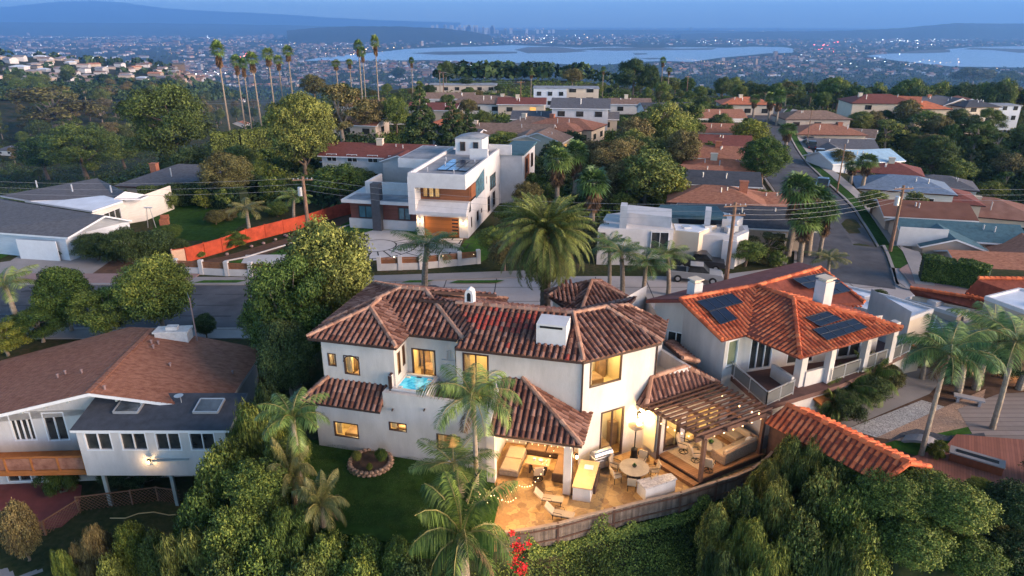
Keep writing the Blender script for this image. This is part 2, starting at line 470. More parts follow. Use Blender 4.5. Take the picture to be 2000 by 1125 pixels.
M['sh_orange'] = mat('orange_tile_far', (.45, .14, .07), .9, .3, 1.5, .4, 3)
M['sh_blue'] = mat('pale_blue_roof', (.28, .42, .55), .8, .15, 1.5)
M['flat_grey'] = mat('grey_flat_roof', (.2, .21, .24), .9, .25, .5, .1, col2=(.34, .35, .38))
M['flat_white'] = mat('white_flat_roof', (.6, .64, .72), .7, .12, .6, .05)
M['asphalt'] = mat('asphalt', (.072, .072, .085), .9, .3, .3, .3, 30, col2=(.105, .105, .12))
M['concrete'] = mat('concrete', (.27, .25, .25), .9, .1, .5, .2, 10)
M['concrete_l'] = mat('light_concrete', (.36, .33, .335), .9, .08, .5, .15, 10)
M['pink_conc'] = mat('pink_concrete', (.27, .18, .17), .9, .1, .8, .2, 10)
M['soil'] = mat('soil', (.1, .055, .035), 1, .35, 1.5, .5, 8)
M['wood_or'] = mat('orange_cedar', (.36, .12, .03), .6, .25, 2, .1, stretch=(1, 1, 6))
M['solar'] = mat('solar_cell_glass', (.008, .012, .03), .15, .3, 1, spec=.6)
M['alu'] = mat('aluminium', (.5, .5, .52), .4, .08, 3, metal=.6)
M['bark'] = mat('bark', (.15, .11, .08), .95, .3, 5, .6, 12)
M['bark_l'] = mat('pale_bark', (.25, .2, .155), .95, .25, 4, .5, 10)
M['rubber'] = mat('rubber', (.02, .02, .02), .8, .1, 3)
# --- terrain sheet
def make_terrain():
 NA, ND = 330, 250
 az = [R(-68 + 136 * i / NA) for i in range(NA + 1)]
 ds = [9 * (36000 / 9) ** ((j / ND) ** 1.0) for j in range(ND + 1)]
 rng = random.Random(3)
 vs, F = [], []
 for d in ds:
  for a in az:
   x, y = d * math.sin(a), d * math.cos(a)
   z = T(x, y)
   vs.append((x, y, z))
 n = NA + 1
 for j in range(ND):
  for i in range(NA):
   F.append((j * n + i, j * n + i + 1, (j + 1) * n + i + 1, (j + 1) * n + i))
 mb = MB(); mb.add(vs, F, 0)
 m, nt, b = new_mat('ground_cover_earth'); L = nt.links
 tc = nt.nodes.new('ShaderNodeTexCoord')
 n1 = nt.nodes.new('ShaderNodeTexNoise'); n1.inputs['Scale'].default_value = .12; n1.inputs['Detail'].default_value = 10
 n2 = nt.nodes.new('ShaderNodeTexNoise'); n2.inputs['Scale'].default_value = 2.5; n2.inputs['Detail'].default_value = 6
 L.new(tc.outputs['Object'], n1.inputs['Vector']); L.new(tc.outputs['Object'], n2.inputs['Vector'])
 rp = nt.nodes.new('ShaderNodeValToRGB'); cr = rp.color_ramp
 cr.elements[0].position = .35; cr.elements[0].color = (.022, .035, .014, 1)
 cr.elements[1].position = .62; cr.elements[1].color = (.085, .06, .035, 1)
 e = cr.elements.new(.5); e.color = (.045, .05, .022, 1)
 mx = nt.nodes.new('ShaderNodeMix'); mx.inputs[0].default_value = .5
 L.new(n1.outputs['Fac'], mx.inputs[2]); L.new(n2.outputs['Fac'], mx.inputs[3]); L.new(mx.outputs[0], rp.inputs[0])
 L.new(rp.outputs[0], b.inputs['Base Color']); b.inputs['Roughness'].default_value = 1; b.inputs['Specular IOR Level'].default_value = .05
 bp = nt.nodes.new('ShaderNodeBump'); bp.inputs['Strength'].default_value = .6; bp.inputs['Distance'].default_value = .1
 L.new(n2.outputs['Fac'], bp.inputs['Height']); L.new(bp.outputs[0], b.inputs['Normal'])
 mb.build('terrain', m, smooth=True, kind='structure')
make_terrain()
def sheet(name, pts, m, off=.004, kind='structure', z=None):
 mb = MB(); mb.poly([(p[0], p[1], (T(p[0], p[1]) if z is None else z) + off) for p in pts])
 return mb.build(name, m, kind=kind)
def ribbon(name, line, wid, m, off=.05, thick=0):
 """flat band along a line of (x, y)"""
 mb = MB(); L_, R_ = [], []
 for i, p in enumerate(line):
  a = Vector(line[max(i - 1, 0)]); b = Vector(line[min(i + 1, len(line) - 1)]); d = (b - a).normalized(); n = Vector((-d.y, d.x)) * wid / 2
  q = Vector(p); L_.append(q + n); R_.append(q - n)
 cells = []
 for i in range(len(line) - 1):
  k = max(1, int(wid / 2.3))
  for j in range(k):
   a0, a1 = j / k, (j + 1) / k
   cells.append([L_[i].lerp(R_[i], a0), L_[i].lerp(R_[i], a1), L_[i + 1].lerp(R_[i + 1], a1), L_[i + 1].lerp(R_[i + 1], a0)])
 for q in cells:
  z = [T(a.x, a.y) + off + (.14 if a.y > 88 else 0) for a in q]
  if thick:
   mb.prism([(a.x, a.y) for a in q], [t - thick for t in z], z)
  else: mb.poly([(a.x, a.y, t) for a, t in zip(q, z)])
 return mb.build(name, m, kind='structure')
def smooth_line(pts, n=6):
 out = []
 for i in range(len(pts) - 1):
  p0 = Vector(pts[max(i - 1, 0)]); p1 = Vector(pts[i]); p2 = Vector(pts[i + 1]); p3 = Vector(pts[min(i + 2, len(pts) - 1)])
  for k in range(n):
   t = k / n
   out.append(.5 * ((2 * p1) + (p2 - p0) * t + (2 * p0 - 5 * p1 + 4 * p2 - p3) * t * t + (3 * p1 - p0 - 3 * p2 + p3) * t ** 3))
 out.append(Vector(pts[-1])); return out
sheet('street_asphalt', [(-72, 52.4), (-9, 52.4), (-3.2, 58.3), (-7.5, 62.6), (-72, 62.6)], M['asphalt'], .012, z=0)
sheet('street_concrete', [(-14, 51.0), (31, 51), (34, 55), (39, 60), (41.5, 64), (41, 67.6), (30.5, 68.6), (20, 65.2), (8, 65.2), (-14, 64.4)], M['concrete_l'], .004)
ribbon('kerb', [(-72, 62.75), (-25, 62.75), (-8, 62.9)], .3, M['concrete'], .13, .14)
ribbon('kerb', [(-72, 52.2), (-12, 52.2)], .3, M['concrete'], .13, .14)
ribbon('pavement', [(-72, 64.4), (-32, 64.2)], 3.0, M['pink_conc'], .10, .1)
ribbon('pavement', [(-32, 63.8), (-24, 63.75), (-13, 64.3), (-4, 65.2), (4, 66)], 1.9, M['concrete'], .10, .1)
ribbon('pavement', [(-72, 51.2), (-12, 51.2)], 1.7, M['concrete'], .10, .1)
M['lawn'] = mat('lawn_grass', (.028, .068, .014), 1, .35, 1.6, .7, 60, spec=.05)
M['lawn_b'] = mat('bright_turf', (.045, .11, .02), 1, .3, 1.2, .7, 60, spec=.05)
for a, b in ((-31.5, -27.2), (-23.4, -20), (-18.2, -15), (-11.0, -8.6), (-6.2, -1.5)):
 sheet('verge_grass', [(a, 63.0), (b, 63.05), (b + .8, 63.75), (a + .8, 63.7)], M['lawn_b'], .125)
jm = MB(); rj = random.Random(12)
for x in range(-12, 40, 5): jm.poly([(x, 51.2, .010), (x + .08, 51.2, .010), (x + .5, 65.0, .010), (x + .42, 65.0, .010)])
for y in (54.6, 58.4, 62.0): jm.poly([(-8, y, .0125), (37, y, .0125), (37, y + .08, .0125), (-8, y + .08, .0125)])
for y in (55.0, 57.4, 60.1): 
 x = -70
 while x < -12: l = rj.uniform(3, 9); jm.poly([(x, y + rj.uniform(-.1, .1), .018), (x + l, y + rj.uniform(-.2, .2), .018), (x + l, y + rj.uniform(.05, .25), .018), (x, y + .14, .018)]); x += l * 1.15
for k in range(9):
 x, y = rj.uniform(-60, -12), rj.uniform(53.5, 61.5); jm.poly([(x + math.cos(a) * rj.uniform(.3, .8), y + math.sin(a) * rj.uniform(.2, .5), .02) for a in (0, .7, 1.4, 2.1, 2.8, 3.5, 4.2, 4.9, 5.6)])
jm.build('street_seams', mat('tar_seam', (.04, .04, .045), .9, .3, 2), kind='structure')
right_edge = [(37.6, 62.5), (39.7, 67.4), (43.4, 77.4), (47.9, 94.5), (53.2, 120), (58.6, 141), (64, 160), (71, 182), (80.5, 208), (92, 235)]
centre = smooth_line([(x - 4.6, y + .8) for x, y in right_edge])
ribbon('road', centre, 9.0, M['asphalt'], .02)
kr = smooth_line([(x + .2, y) for x, y in right_edge])
ribbon('kerb', kr, .3, M['concrete'], .14, .14)
ribbon('kerb', smooth_line([(41.0, 59.5), (38.8, 61.0), (37.9, 62.6), (39.9, 67.4)]), .3, M['concrete'], .14, .14)
ribbon('kerb', smooth_line([(x - 9.4, y + 1.6) for x, y in right_edge[1:]]), .3, M['concrete'], .14, .14)
ribbon('verge_grass', smooth_line([(x + 1.2, y) for x, y in right_edge[1:]]), 1.6, M['lawn'], .09)
ribbon('pavement', smooth_line([(x + 2.9, y) for x, y in right_edge]), 1.7, M['concrete'], .12, .1)
ribbon('pavement', smooth_line([(x - 11.2, y + 1.6) for x, y in right_edge[1:]]), 1.6, M['concrete'], .12, .1)
sheet('corner_pavement', [(38.6, 60.6), (42, 59), (44.5, 61.5), (44.6, 66.5), (43.0, 69.5), (40.3, 67.0)], M['pink_conc'], .10)
for a, name in (((45.6, 72.2), 0), ((50.5, 88), 1), ((54.5, 104), 2), ((57.8, 120), 3)):
 x, y = a
 sheet('driveway', [(x - 2.4, y - 2.4), (x + 7, y - 1.5), (x + 7, y + 3), (x - 1.2, y + 3)], M['concrete'], .13)
sheet('driveway', [P(-60, 545), P(60, 545), P(180, 535), P(230, 500), P(150, 480), P(60, 485), P(20, 510), P(-60, 520)], M['concrete'], .02)
sheet('front_bank', [P(110, 555), P(300, 556), P(380, 548), P(330, 505), P(170, 500), P(160, 530)], M['soil'], .016)
sheet('front_lawn', [P(-80, 520), P(-10, 510), P(50, 484), P(40, 470), P(-80, 470)], M['lawn_b'], .016)
sheet('back_lawn', [P(300, 470), P(430, 470), P(500, 420), P(380, 395), P(300, 410)], M['lawn'], .016)
sheet('front_turf', [P(440, 512), P(520, 500), P(640, 452), P(720, 415), P(820, 432), P(822, 470), P(650, 500), P(480, 515)], M['lawn_b'], .016)
sheet('side_turf', [P(890, 500), P(908, 470), P(960, 440), P(1010, 470), P(940, 512)], M['lawn_b'], .016)
sheet('planting_bed', [P(370, 515), P(440, 500), P(560, 465), P(700, 412), P(720, 414), P(640, 452), P(500, 503), P(440, 514)], M['soil'], .012)
M['paver'] = mat('pale_paver', (.46, .44, .44), .85, .08, 1.0, .15, 10)
def pavers():
 mb = MB()
 joint = .16
 rng = random.Random(5)
 c = P(735, 480)
 poly = [P(470, 516), P(480, 498), P(640, 497), P(660, 470), P(735, 448), P(790, 452), P(822, 466), P(905, 466), P(890, 500), P(760, 508), P(640, 512)]
 mb.poly([(p.x, p.y, .022) for p in poly]); mb.cur = 1
 for rr in (2.2, 4.6, 7.0):
  n = 48
  for k in range(n):
   a0, a1 = 2 * PI * k / n, 2 * PI * (k + 1) / n
   q = [(c.x + math.cos(a) * r_, c.y + math.sin(a) * r_ * 1.0) for a, r_ in ((a0, rr), (a1, rr), (a1, rr + joint), (a0, rr + joint))]
   if q[0][1] < 68.2 or q[0][1] > 79 : continue
   mb.poly([(x, y, .027) for x, y in q])
 for k in range(22):
  a = 2 * PI * k / 22 + .1
  for r0, r1 in ((2.3, 4.6), (4.7, 7.0)):
   aa = a + (.14 if r0 > 3 else 0)
   p = (c.x + math.cos(aa) * r0, c.y + math.sin(aa) * r0); q = (c.x + math.cos(aa) * r1, c.y + math.sin(aa) * r1)
   if min(p[1], q[1]) < 68.2 or max(p[1], q[1]) > 78.5: continue
   n = Vector((-(q[1] - p[1]), q[0] - p[0])).normalized() * joint / 2
   mb.poly([(p[0] - n.x, p[1] - n.y, .027), (q[0] - n.x, q[1] - n.y, .027), (q[0] + n.x, q[1] + n.y, .027), (p[0] + n.x, p[1] + n.y, .027)])
 x0, x1 = -9.2, -4.6
 for i, y in enumerate([69.6, 71.2, 72.8, 74.4, 76.0, 77.4]):
  mb.poly([(x0 - .2, y, .028), (x1 + .2, y, .028), (x1 + .2, y + joint, .028), (x0 - .2, y + joint, .028)])
  for k in range(3):
   x = x0 + 1.0 + k * 1.9 + (.95 if i % 2 else 0)
   if x > x1: continue
   mb.poly([(x, y, .031), (x + joint, y, .031), (x + joint + .25, y + 1.6, .031), (x + .25, y + 1.6, .031)])
 mb.build('paver_court', [M['paver'], mat('dark_gravel_joint', (.03, .03, .03), 1, .3, 8)], kind='structure')
pavers()
yz = .9
M['gravel'] = patch_mat('grey_gravel', (.3, .29, .29), (.55, .54, .54), (.2, .19, .19), 5, msize=.08)
M['peach'] = patch_mat('peach_gravel', (.3, .19, .13), (.5, .33, .24), (.2, .13, .1), 7, msize=.08)
def ysheet(name, px, m, off): return sheet(name, [P(a, b, yz) for a, b in px], m, off, z=yz)
ysheet('yard_concrete', [(1560, 838), (1660, 835), (1815, 770), (1860, 720), (1700, 720), (1600, 790)], M['concrete'], .02)
ysheet('gravel_bed', [(1655, 838), (1800, 782), (1845, 795), (1712, 855)], M['gravel'], .026)
ysheet('peach_gravel_bed', [(1712, 855), (1845, 795), (1925, 760), (1910, 830), (1760, 862)], M['peach'], .024)
ysheet('yard_turf', [(1715, 870), (1790, 850), (1905, 822), (1930, 850), (1905, 870), (1830, 905), (1760, 880)], M['lawn_b'], .018)
ysheet('garden_earth', [(1560, 905), (1560, 790), (1800, 690), (2120, 690), (2120, 860), (1850, 850), (1810, 910)], M['soil'], .010)
ysheet('dry_stream', [(1725, 868), (1770, 852), (1850, 862), (1925, 856), (1922, 846), (1850, 852), (1790, 838), (1760, 846)], mat('dark_pebbles', (.06, .065, .08), .8, .4, 6, .5, 20), .034)
ysheet('stone_paving', [(1870, 800), (1900, 850), (2120, 880), (2120, 760), (1950, 770)], plank_mat('weathered_boards', (.24, .2, .19), .5, 1, .85), .03)
lz = -4.4
def lsheet(name, px, m, off, z=lz): return sheet(name, [P(a, b, z) for a, b in px], m, off, z=z)
lsheet('red_patio', [(-90, 935), (70, 930), (160, 948), (155, 1000), (120, 1030), (20, 1045), (-90, 1050)], mat('red_painted_concrete', (.2, .055, .05), .75, .2, 1.0, .1), .02)
lsheet('concrete_path', [(-60, 1120), (0, 1112), (90, 1098), (120, 1104), (20, 1140), (-60, 1160)], M['concrete'], .03, z=-4.45)
lawn = [(-12.9, 29.9), (-9.6, 27.9), (-6.2, 27.0), (-2.6, 26.75), (-1.0, 26.75), (-.6, 30), (-1.2, 32.9), (-12.3, 35.9), (-13, 35.6)]
mb_ = MB(); mb_.prism(lawn, -.9, .02); mb_.build('villa_lawn', M['lawn'], kind='structure')
M['flag'] = patch_mat('flagstone_patio', (.14, .06, .025), (.54, .34, .13), (.24, .15, .08), 2.3, .6, .3, .028, .3)
patio = [(-1.2, 32.9), (-.7, 30), (-1.0, 26.7), (.9, 27.15), (3.95, 28.2), (6.8, 29.3), (9.2, 30.0), (11.4, 31.05), (13.7, 32.3), (15.8, 34.4), (16.4, 36.3), (15.8, 37.6), (13.5, 38.5), (8.4, 36.2), (3.6, 34.2), (3.4, 33)]
patio = [(-1.2, 32.9), (-.7, 30), (-1.05, 27.3)] + [(P(a, b, .35).x, P(a, b, .35).y + .1) for a, b in ((1030, 1033), (1090, 1022), (1150, 1005), (1200, 993), (1250, 980), (1330, 962), (1400, 940), (1435, 930), (1470, 915))] + [(15.5, 34.9), (16.2, 36.3), (15.8, 37.6), (13.5, 38.5), (8.4, 36.2), (4.2, 35.7), (-.2, 36.0)]
mb_ = MB(); mb_.prism(patio, -.9, .03); mb_.build('patio', M['flag'], kind='structure')
sheet('side_lawn', [(14.2, 34.1), (14.6, 33.9), (15.6, 35.1), (16.1, 36.2), (15.6, 37.3), (14.2, 37.6), (13.2, 36.5)], M['lawn_b'], .05)
sheet('back_court', [(-14, 40), (-2, 40), (18, 38.5), (26, 44), (26, 51.5), (-14, 51.5)], M['concrete'], .006)
# --- bay, sandbars, far ridges
WZ = -178.6
M['water'] = mat('bay_water', (.13, .15, .2), .3, .15, .002, .1, .02, spec=.6)
def wsheet(name, px, m, z, smooth=True):
 mb = MB(); mb.poly([P(a, b, z) for a, b in px]); return mb.build(name, m, kind='structure')
wsheet('bay_water', [(585, 119), (640, 110), (720, 104), (790, 96), (850, 93), (930, 91), (1000, 88), (1060, 90), (1130, 93), (1200, 91), (1270, 94), (1340, 92), (1420, 93), (1470, 91), (1530, 92), (1558, 96), (1548, 103), (1500, 104), (1450, 109), (1405, 113), (1350, 121), (1300, 119), (1240, 121), (1180, 127), (1100, 125), (1040, 122), (960, 124), (900, 121), (850, 117), (780, 118), (720, 121), (650, 118)], M['water'], WZ)
wsheet('bay_water', [(1690, 109), (1730, 105), (1790, 103), (1830, 101), (1850, 96), (1900, 92), (2000, 90), (2200, 90), (2300, 134), (2100, 133), (2000, 132), (1940, 131), (1860, 130), (1800, 124), (1740, 117)], M['water'], WZ)
M['sand'] = mat('wet_sandbar', (.11, .1, .085), 1, .3, .002)
for px in ([(800, 104), (850, 101), (930, 100), (1010, 101), (1010, 104), (940, 106), (860, 107)],
   [(1005, 97), (1030, 92), (1080, 91), (1110, 94), (1150, 100), (1100, 103), (1030, 104)],
   [(1110, 97), (1180, 93), (1280, 93), (1330, 95), (1400, 94), (1390, 97), (1300, 98), (1200, 99)],
   [(1236, 104), (1262, 104), (1266, 106), (1240, 107)], [(1245, 114), (1280, 113), (1302, 114), (1270, 116)],
   [(1880, 96), (1900, 93), (1960, 95), (2000, 96), (2200, 97), (2200, 101), (1990, 103), (1940, 98)],
   [(1735, 104), (1800, 98), (1855, 97), (1856, 102), (1800, 104)]):
 wsheet('sandbar', px, M['sand'], WZ + .6)
def ridge(name, line, d, foot, m, back=1.3):
 """hills: crest through the picture points at distance d, sloping down both ways"""
 mb = MB(); rng = random.Random(len(line))
 pts = []
 for i in range(len(line) - 1):
  for k in range(8):
   t = k / 8; pts.append((lerp(line[i][0], line[i + 1][0], t), lerp(line[i][1], line[i + 1][1], t) + rng.uniform(-.5, .5)))
 pts.append(line[-1])
 rows = []
 for px, py in pts:
  c = at_d(px, py, d); x = c.x / d
  rows.append([(x * d * foot, d * foot, -181), (x * d * (.4 + .6 * foot) , d * (.4 + .6 * foot), lerp(-181, c.z, .45 + rng.uniform(-.08, .08))), tuple(c), (x * d * back, d * back, -181)])
 vs = [p for r_ in rows for p in r_]
 F = [(i * 4 + k, (i + 1) * 4 + k, (i + 1) * 4 + k + 1, i * 4 + k + 1) for i in range(len(rows) - 1) for k in range(3)]
 mb.add(vs, F, 0); return mb.build(name, m, kind='structure', smooth=True)
M['hill'] = mat('far_hillside', (.03, .036, .03), 1, .25, .001)
ridge('hills', [(-400, 20), (-200, 22), (0, 15), (60, 8), (120, 3), (180, 1), (240, 5), (320, 16), (420, 22), (520, 26), (640, 34), (760, 40), (900, 44)], 26000, .8, M['hill'])
ridge('hills', [(560, 60), (620, 54), (700, 51), (780, 52), (860, 55), (925, 62), (960, 70)], 8800, .9, M['hill'])
ridge('hills', [(1330, 66), (1420, 64), (1500, 61), (1600, 61), (1700, 58), (1760, 55), (1830, 48), (1870, 45), (1930, 46), (2000, 46), (2100, 48), (2300, 50)], 11500, .84, M['hill'])
ridge('hills', [(-400, 44), (-100, 42), (100, 44), (300, 45), (500, 48), (700, 52)], 16000, .75, M['hill'])
ridge('hills', [(950, 60), (1100, 58), (1250, 59), (1400, 60), (1500, 62)], 14500, .9, M['hill'])
# --- air
def haze():
 mb = MB(); mb.prism([(-34000, -300), (34000, -300), (34000, 37500), (-34000, 37500)], -184, 950)
 m = bpy.data.materials.new('air'); m.use_nodes = True; nt = m.node_tree; nt.nodes.clear()
 o = nt.nodes.new('ShaderNodeOutputMaterial'); v = nt.nodes.new('ShaderNodeVolumePrincipled')
 v.inputs['Color'].default_value = (.2, .48, 1.0, 1); v.inputs['Density'].default_value = 9e-5
 v.inputs['Anisotropy'].default_value = .1
 nt.links.new(v.outputs[0], o.inputs['Volume'])
 ob = mb.build('haze', m); tag(ob, 'blue evening haze thickening over the city and bay', 'haze', kind='stuff')
haze()
# --- building kit
def tile_face(mb, pts, pitch=.34, row=.42, h=.085, red=None, seed=0):
 """barrel tiles laid down the slope of a planar roof face; mb material slots 0 pan, 1 tile, 2 cap, 3 red tile"""
 rng = random.Random(seed + len(mb.v))
 pts = [Vector(p) for p in pts]
 n = Vector((0, 0, 0))
 for i in range(len(pts)):
  a, b = pts[i], pts[(i + 1) % len(pts)]
  n += a.cross(b)
 n.normalize()
 if n.z < 0: n = -n; pts = pts[::-1]
 s = (Vector((0, 0, -1)) + n * n.z).normalized()
 a = n.cross(s).normalized()
 o = pts[0]
 q = [((p - o).dot(a), (p - o).dot(s)) for p in pts]
 mb.cur = 0
 mb.poly([tuple(p) for p in pts], .5)
 a0 = min(p[0] for p in q); a1 = max(p[0] for p in q)
 k = int((a1 - a0) / pitch)
 for i in range(k + 1):
  ac = a0 + (i + .5) * pitch
  xs = []
  for j in range(len(q)):
   p, r = q[j], q[(j + 1) % len(q)]
   if (p[0] - ac) * (r[0] - ac) < 0:
    t = (ac - p[0]) / (r[0] - p[0]); xs.append(p[1] + t * (r[1] - p[1]))
  xs.sort()
  for j in range(0, len(xs) - 1, 2):
   s0, s1 = xs[j], xs[j + 1] + .05
   m = max(1, round((s1 - s0) / row)); st = (s1 - s0) / m
   for r in range(m):
    u0 = s0 + r * st; u1 = u0 + st + .04
    w0, w1 = pitch * .27, pitch * .36
    jx = rng.uniform(-.012, .012); jh = rng.uniform(0, .012)
    vs = []
    for uu, ww, hh in ((u0, w0, h * .75), (u1, w1, h + .022 + jh)):
     for an in (0, 45, 90, 135, 180):
      c_, s_ = math.cos(R(an)), math.sin(R(an))
      vs.append(tuple(o + s * uu + a * (ac + jx + ww * c_) + n * (hh * s_ + .004)))
    F = [(k2, k2 + 1, k2 + 6, k2 + 5) for k2 in range(4)] + [(5, 6, 7, 8, 9)]
    mb.cur = 1
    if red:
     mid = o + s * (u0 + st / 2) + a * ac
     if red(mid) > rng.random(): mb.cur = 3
    rv = rng.random()
    if rng.random() < .12: rv = min(1, rv + .5)
    mb.add(vs, F, rv)
 mb.cur = 0
def cap_row(mb, a, b, r=.13, step=.42):
 a, b = Vector(a), Vector(b); L_ = (b - a).length; m = max(1, round(L_ / step)); d = (b - a).normalized()
 mb.cur = 2
 for i in range(m):
  p = a + d * (L_ * i / m); q = a + d * (L_ * (i + 1) / m + .03)
  mb.tube([p + Vector((0, 0, .01)), q + Vector((0, 0, .05))], [r, r * 1.12], 7, True, random.random())
 mb.cur = 0
def slab(mb, pts, th=.2):
 """solid under a roof face, straight down"""
 top_ = [tuple(p) for p in pts]; bot = [(p[0], p[1], p[2] - th) for p in pts]; n = len(pts)
 mb.add([(p[0], p[1], p[2] - .012) for p in pts] + bot, [tuple(range(n, 2 * n))[::-1], tuple(range(n))] + [(i, n + i, n + (i + 1) % n, (i + 1) % n) for i in range(n)])
def frame_pt(o, ang, u, v):
 c_, s_ = math.cos(ang), math.sin(ang); return (o[0] + u * c_ - v * s_, o[1] + u * s_ + v * c_)
def roof_faces(o, ang, L_, W_, z, pitch, kind='hip', oh=.45):
 """planar faces of a roof over a rectangle with front-left wall corner o; returns faces, caps, apex height"""
 u0, u1, v0, v1 = -oh, L_ + oh, -oh, W_ + oh
 def p(u, v, zz): x, y = frame_pt(o, ang, u, v); return Vector((x, y, zz))
 lw, ww = u1 - u0, v1 - v0
 ze = z
 if kind == 'hip':
  if lw >= ww:
   h = ww / 2; zr = ze + h * pitch
   A, B = p(u0 + h, v0 + h, zr), p(u1 - h, v0 + h, zr)
   c = [p(u0, v0, ze), p(u1, v0, ze), p(u1, v1, ze), p(u0, v1, ze)]
   fs = [[c[0], c[1], B, A], [c[1], c[2], B], [c[2], c[3], A, B], [c[3], c[0], A]]
  else:
   h = lw / 2; zr = ze + h * pitch
   A, B = p(u0 + h, v0 + h, zr), p(u0 + h, v1 - h, zr)
   c = [p(u0, v0, ze), p(u1, v0, ze), p(u1, v1, ze), p(u0, v1, ze)]
   fs = [[c[0], c[1], A], [c[1], c[2], B, A], [c[2], c[3], B], [c[3], c[0], A, B]]
  caps = [(c[0], A), (c[1], A if lw < ww else B), (c[2], B), (c[3], B if lw < ww else A), (A, B)]
  if (A - B).length < .3: caps = caps[:4]
  return fs, caps, zr, []
 if kind == 'gable':      # ridge along u
  h = ww / 2; zr = ze + h * pitch
  A, B = p(u0, v0 + h, zr), p(u1, v0 + h, zr)
  c = [p(u0, v0, ze), p(u1, v0, ze), p(u1, v1, ze), p(u0, v1, ze)]
  g = [[p(0, 0, ze), p(0, W_, ze), p(0, W_ / 2, zr - .1)], [p(L_, 0, ze), p(L_, W_, ze), p(L_, W_ / 2, zr - .1)]]
  return [[c[0], c[1], B, A], [c[2], c[3], A, B]], [(A, B)], zr, g
 if kind == 'gable_v':
  h = lw / 2; zr = ze + h * pitch
  A, B = p(u0 + h, v0, zr), p(u0 + h, v1, zr)
  c = [p(u0, v0, ze), p(u1, v0, ze), p(u1, v1, ze), p(u0, v1, ze)]
  g = [[p(0, 0, ze), p(L_, 0, ze), p(L_ / 2, 0, zr - .1)], [p(0, W_, ze), p(L_, W_, ze), p(L_ / 2, W_, zr - .1)]]
  return [[c[0], A, B, c[3]], [c[1], c[2], B, A]], [(A, B)], zr, g
def wall_run(mb, a, b, z0, z1, ops, depth=.16):
 """outer wall face from a to b (outside on the right-hand side when walking a->b) with real openings ops=(u0,u1,za,zb)"""
 a = Vector(a[:2]); b = Vector(b[:2]); Lw = (b - a).length; d = (b - a) / Lw; n = Vector((d.y, -d.x))
 ops = [(max(.02, o[0]), min(Lw - .02, o[1]), max(z0 + .01, o[2]), min(z1 - .01, o[3])) for o in ops]
 us = sorted(set([0, Lw] + [o[0] for o in ops] + [o[1] for o in ops]))
 zs = sorted(set([z0, z1] + [o[2] for o in ops] + [o[3] for o in ops]))
 def p(u, z, k=0): q = a + d * u - n * k; return (q.x, q.y, z)
 for i in range(len(us) - 1):
  for j in range(len(zs) - 1):
   um, zm = (us[i] + us[i + 1]) / 2, (zs[j] + zs[j + 1]) / 2
   if any(o[0] < um < o[1] and o[2] < zm < o[3] for o in ops): continue
   mb.quad(p(us[i], zs[j]), p(us[i + 1], zs[j]), p(us[i + 1], zs[j + 1]), p(us[i], zs[j + 1]))
 for u0, u1, za, zb in ops:
  mb.quad(p(u0, za), p(u0, za, depth), p(u0, zb, depth), p(u0, zb)); mb.quad(p(u1, za, depth), p(u1, za), p(u1, zb), p(u1, zb, depth))
  mb.quad(p(u0, zb), p(u0, zb, depth), p(u1, zb, depth), p(u1, zb)); mb.quad(p(u0, za, depth), p(u0, za), p(u1, za), p(u1, za, depth))
def window_part(root, a, b, u0, u1, za, zb, frame, pane, cols=2, rows=1, depth=.1, name='window', fw=.07, arch=False, label=None):
 """frame bars with mullions (part) and its glass (sub-part), set back in the opening"""
 a = Vector(a[:2]); b = Vector(b[:2]); d = (b - a).normalized(); n = Vector((d.y, -d.x)); ang = math.atan2(d.y, d.x)
 def c(u, z, k=0): q = a + d * u - n * k; return (q.x, q.y, z)
 mb = MB(); w, h = u1 - u0, zb - za
 um, zm = (u0 + u1) / 2, (za + zb) / 2
 for u in (u0 + fw / 2, u1 - fw / 2): mb.box(c(u, zm, depth - .05), (fw, .12, h), ang)
 for z in (za + fw / 2, zb - fw / 2): mb.box(c(um, z, depth - .053), (w - 2 * fw, .115, fw), ang)
 for i in range(1, cols): mb.box(c(u0 + w * i / cols, zm, depth - .045), (fw * .8, .09, h - 2 * fw), ang)
 for j in range(1, rows): mb.box(c(um, za + h * j / rows, depth - .040), (w - 2 * fw, .08, fw * .55), ang)
 f = mb.build(name, frame, root)
 if label: f['label'] = label
 g = MB()
 if arch: pass
 g.quad(c(u0, za, depth + .02), c(u1, za, depth + .02), c(u1, zb, depth + .02), c(u0, zb, depth + .02))
 g.build('pane', pane, f); return f
